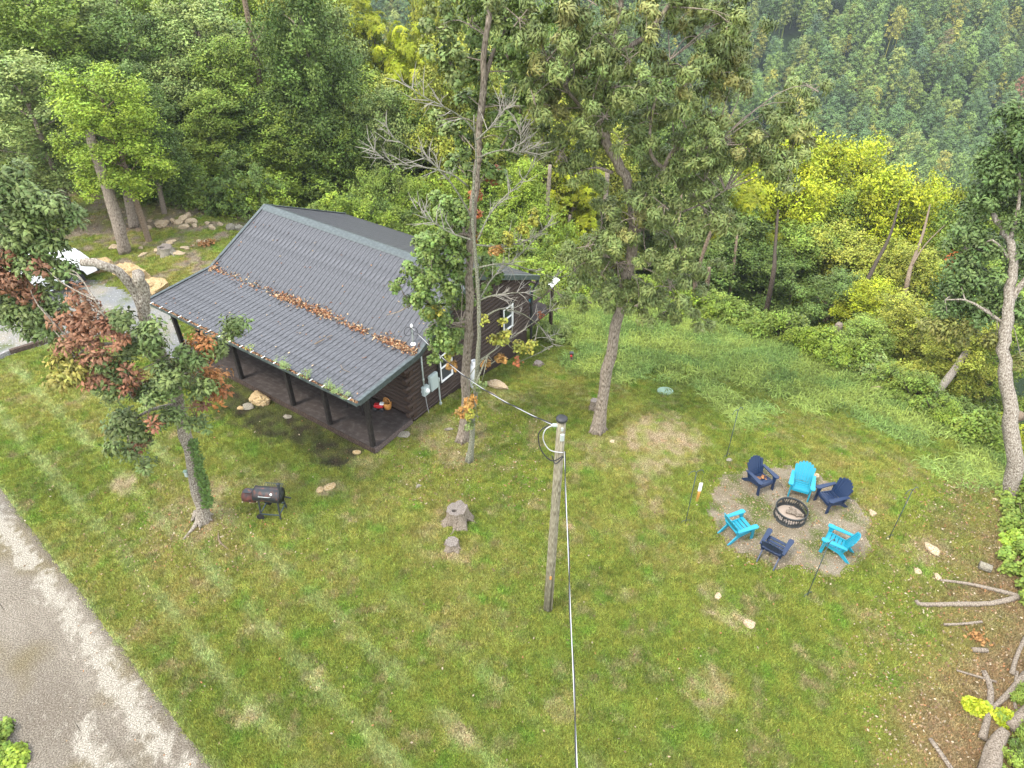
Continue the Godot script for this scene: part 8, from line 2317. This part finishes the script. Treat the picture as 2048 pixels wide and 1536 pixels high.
var SNAGS := [
	[[Vector3(-16.22, -4.66, -47.00), Vector3(-15.99, 1.72, -47.00), Vector3(-16.00, 3.98, -47.00), Vector3(-15.89, 6.47, -47.00), Vector3(-15.88, 8.94, -47.00), Vector3(-15.78, 10.11, -47.00)], 0.270, 0.110, "tall bare dead snag with one pale side fork behind the cabin roof", "snag", "bark_brown", [[Vector3(-15.89, 6.47, -47.00), Vector3(-15.46, 7.04, -47.00), Vector3(-15.05, 7.65, -47.00)], [Vector3(-15.84, 6.67, -47.00), Vector3(-16.37, 6.78, -47.00)]]],
	[[Vector3(2.08, -5.08, -40.00), Vector3(2.05, -3.38, -40.00), Vector3(2.11, -1.24, -40.00), Vector3(2.20, 1.67, -40.00)], 0.160, 0.112, "slim trunk seen between the maple and the chestnut oak", "slim_tree", "bark_grey", []],
	[[Vector3(1.64, -5.80, -41.00), Vector3(1.62, -3.70, -41.00), Vector3(1.74, -3.44, -41.00), Vector3(1.90, -2.17, -41.00)], 0.120, 0.084, "leaning thin trunk left of the slim one behind the maple", "slim_tree", "bark_grey", []],
	[[Vector3(5.99, -7.52, -42.00), Vector3(5.91, -4.36, -42.00), Vector3(5.87, -2.28, -42.00), Vector3(5.82, 0.63, -42.00)], 0.200, 0.140, "dark trunk in the shade behind the chestnut oak", "slim_tree", "bark_grey", []],
	[[Vector3(3.59, -7.50, -43.00), Vector3(3.54, -4.85, -43.00), Vector3(3.65, -4.31, -43.00), Vector3(3.77, -2.72, -43.00)], 0.120, 0.084, "thin dark trunk in the shade near the long grass", "slim_tree", "bark_grey", []],
	[[Vector3(10.68, -6.47, -36.00), Vector3(10.64, -3.64, -36.00), Vector3(10.76, -2.04, -36.00), Vector3(11.03, -0.37, -36.00), Vector3(11.26, 0.64, -36.00)], 0.130, 0.080, "thin pale leaning trunk right of the chestnut oak", "slim_tree", "bark_brown", []],
	[[Vector3(11.73, -7.53, -37.00), Vector3(11.65, -4.53, -37.00), Vector3(11.57, -3.36, -37.00)], 0.130, 0.120, "short broken trunk beside the thin leaning one", "slim_tree", "bark_brown", []],
	[[Vector3(16.38, -5.33, -29.50), Vector3(16.34, -3.77, -29.50), Vector3(16.21, -2.49, -29.50)], 0.200, 0.170, "stout broken pale stub standing in the brush on the bank", "snag", "deadwood", []],
	[[Vector3(19.05, -4.74, -25.00), Vector3(19.34, -3.46, -25.20), Vector3(20.07, -2.78, -25.80), Vector3(20.81, -2.01, -26.50)], 0.180, 0.140, "pale fallen trunk leaning in the brush left of the leaning oak", "snag", "bark_pale", []],
	[[Vector3(20.87, -11.18, -36.00), Vector3(20.53, -4.97, -36.00), Vector3(21.22, -3.52, -37.00), Vector3(23.86, -3.18, -41.00), Vector3(27.18, -3.37, -47.00)], 0.190, 0.050, "dark leaning trunk under the yellow trees", "slim_tree", "bark_dark", []],
	[[Vector3(22.75, -11.64, -35.00), Vector3(22.39, -4.38, -35.00), Vector3(22.80, -2.99, -36.00), Vector3(25.91, -3.18, -41.00), Vector3(29.42, -3.74, -47.00)], 0.170, 0.050, "brown trunk under the rightmost yellow tree", "slim_tree", "bark_brown", [[Vector3(23.02, -2.83, -36.30), Vector3(24.38, -2.40, -38.00), Vector3(27.73, -2.96, -42.00)]]],
	[[Vector3(10.31, -8.69, -40.00), Vector3(10.17, -4.77, -40.00), Vector3(10.19, -3.55, -40.00), Vector3(10.38, -1.84, -41.00), Vector3(11.48, -1.54, -46.00)], 0.140, 0.056, "dark trunk in the deep shade right of the chestnut oak", "slim_tree", "bark_brown", []],
	[[Vector3(12.17, -11.72, -44.00), Vector3(11.99, -7.65, -44.00), Vector3(11.92, -5.72, -44.00), Vector3(12.01, -3.24, -45.00), Vector3(13.16, -2.71, -50.00)], 0.120, 0.048, "dark trunk in the deep shade right of the chestnut oak", "slim_tree", "bark_brown", []],
	[[Vector3(14.72, -11.27, -41.00), Vector3(14.50, -7.14, -41.00), Vector3(14.42, -5.66, -41.00), Vector3(14.55, -3.66, -42.00), Vector3(15.97, -3.37, -47.00)], 0.150, 0.060, "dark trunk in the deep shade right of the chestnut oak", "slim_tree", "bark_brown", []],
	[[Vector3(17.72, -15.02, -45.00), Vector3(17.46, -9.84, -45.00), Vector3(17.34, -8.19, -45.00), Vector3(17.43, -5.93, -46.00), Vector3(18.94, -5.43, -51.00)], 0.140, 0.056, "dark trunk in the deep shade right of the chestnut oak", "slim_tree", "bark_brown", []],
	[[Vector3(19.44, -13.88, -42.00), Vector3(19.15, -9.30, -42.00), Vector3(19.02, -7.91, -42.00), Vector3(19.14, -5.96, -43.00), Vector3(20.90, -5.70, -48.00)], 0.160, 0.064, "dark trunk in the deep shade right of the chestnut oak", "slim_tree", "bark_brown", []],
	[[Vector3(22.76, -17.76, -46.00), Vector3(22.42, -12.17, -46.00), Vector3(22.31, -10.85, -46.00), Vector3(22.44, -8.85, -47.00), Vector3(24.25, -8.38, -52.00)], 0.150, 0.060, "dark trunk in the deep shade right of the chestnut oak", "slim_tree", "bark_brown", []],
	[[Vector3(16.63, -17.24, -50.00), Vector3(16.39, -11.81, -50.00), Vector3(16.35, -10.23, -50.00), Vector3(16.49, -7.91, -51.00), Vector3(17.78, -7.11, -56.00)], 0.160, 0.064, "dark trunk in the deep shade right of the chestnut oak", "slim_tree", "bark_brown", []],
	[[Vector3(21.25, -13.55, -40.00), Vector3(20.93, -8.86, -40.00), Vector3(20.87, -7.89, -40.00), Vector3(21.08, -6.39, -41.00), Vector3(23.09, -6.32, -46.00)], 0.120, 0.048, "dark trunk in the deep shade right of the chestnut oak", "slim_tree", "bark_brown", []],
	[[Vector3(16.07, -9.98, -38.00), Vector3(15.90, -4.74, -38.00), Vector3(16.42, -3.73, -40.00), Vector3(17.61, -2.81, -44.00)], 0.180, 0.070, "dark straight trunk in the deep shade of the slope", "slim_tree", "bark_dark", []],
	[[Vector3(18.95, -2.78, -20.00), Vector3(18.72, -1.12, -20.20), Vector3(19.36, -0.96, -20.60)], 0.180, 0.200, "short thick leaning log behind the leaning oak", "snag", "bark_brown", []],
	[[Vector3(-19.53, -0.00, -32.24), Vector3(-19.40, 1.33, -32.30), Vector3(-19.42, 3.17, -32.50), Vector3(-19.43, 4.83, -32.60), Vector3(-19.41, 5.92, -32.80)], 0.320, 0.200, "grey leaning trunk nearest the hollow stump in the clearing", "slim_tree", "bark_grey", []],
	[[Vector3(-20.33, -0.00, -35.19), Vector3(-20.31, 1.14, -35.50), Vector3(-20.10, 2.68, -35.60), Vector3(-19.89, 3.75, -35.70)], 0.260, 0.200, "second grey trunk behind the leaning one in the clearing", "slim_tree", "bark_grey", []],
	[[Vector3(-26.18, -0.00, -36.15), Vector3(-26.30, 1.08, -37.00), Vector3(-25.72, 2.48, -37.00), Vector3(-25.75, 3.57, -37.20), Vector3(-25.60, 4.51, -37.30)], 0.300, 0.200, "pale trunk at the left edge above the foliage", "slim_tree", "bark_pale", []]]
var FAR := [
	[Vector3(145.86, -39.34, -257.05), Color(0.24, 0.23, 0.03), "bright yellow tree with a long pale trunk high on the far hillside", "", 1.10, 2],
	[Vector3(158.44, -42.40, -249.77), Color(0.20, 0.21, 0.04), "pale yellow tree near the upper right corner of the far hillside", "", 0.90, 2],
	[Vector3(90.96, -47.27, -238.16), Color(0.17, 0.19, 0.03), "yellow-green tree on the far hillside right of the chestnut oak", "", 1.00, 0],
	[Vector3(95.44, -43.39, -247.40), Color(0.12, 0.17, 0.03), "light green pointed tree above the yellow-green one on the far hill", "", 0.80, 3],
	[Vector3(117.91, -39.34, -257.05), Color(0.16, 0.18, 0.03), "pale tree at the middle of the far hillside", "", 0.80, 0],
	[Vector3(136.28, -46.32, -240.43), Color(0.15, 0.12, 0.04), "ochre tree below the bright yellow one on the far hillside", "", 1.00, 1],
	[Vector3(151.72, -54.55, -220.80), Color(0.22, 0.10, 0.05), "reddish tree at the right of the far hillside", "", 0.90, 1],
	[Vector3(119.07, -54.55, -220.80), Color(0.15, 0.19, 0.03), "light yellow-green tree low on the far hillside", "", 1.20, 1]]
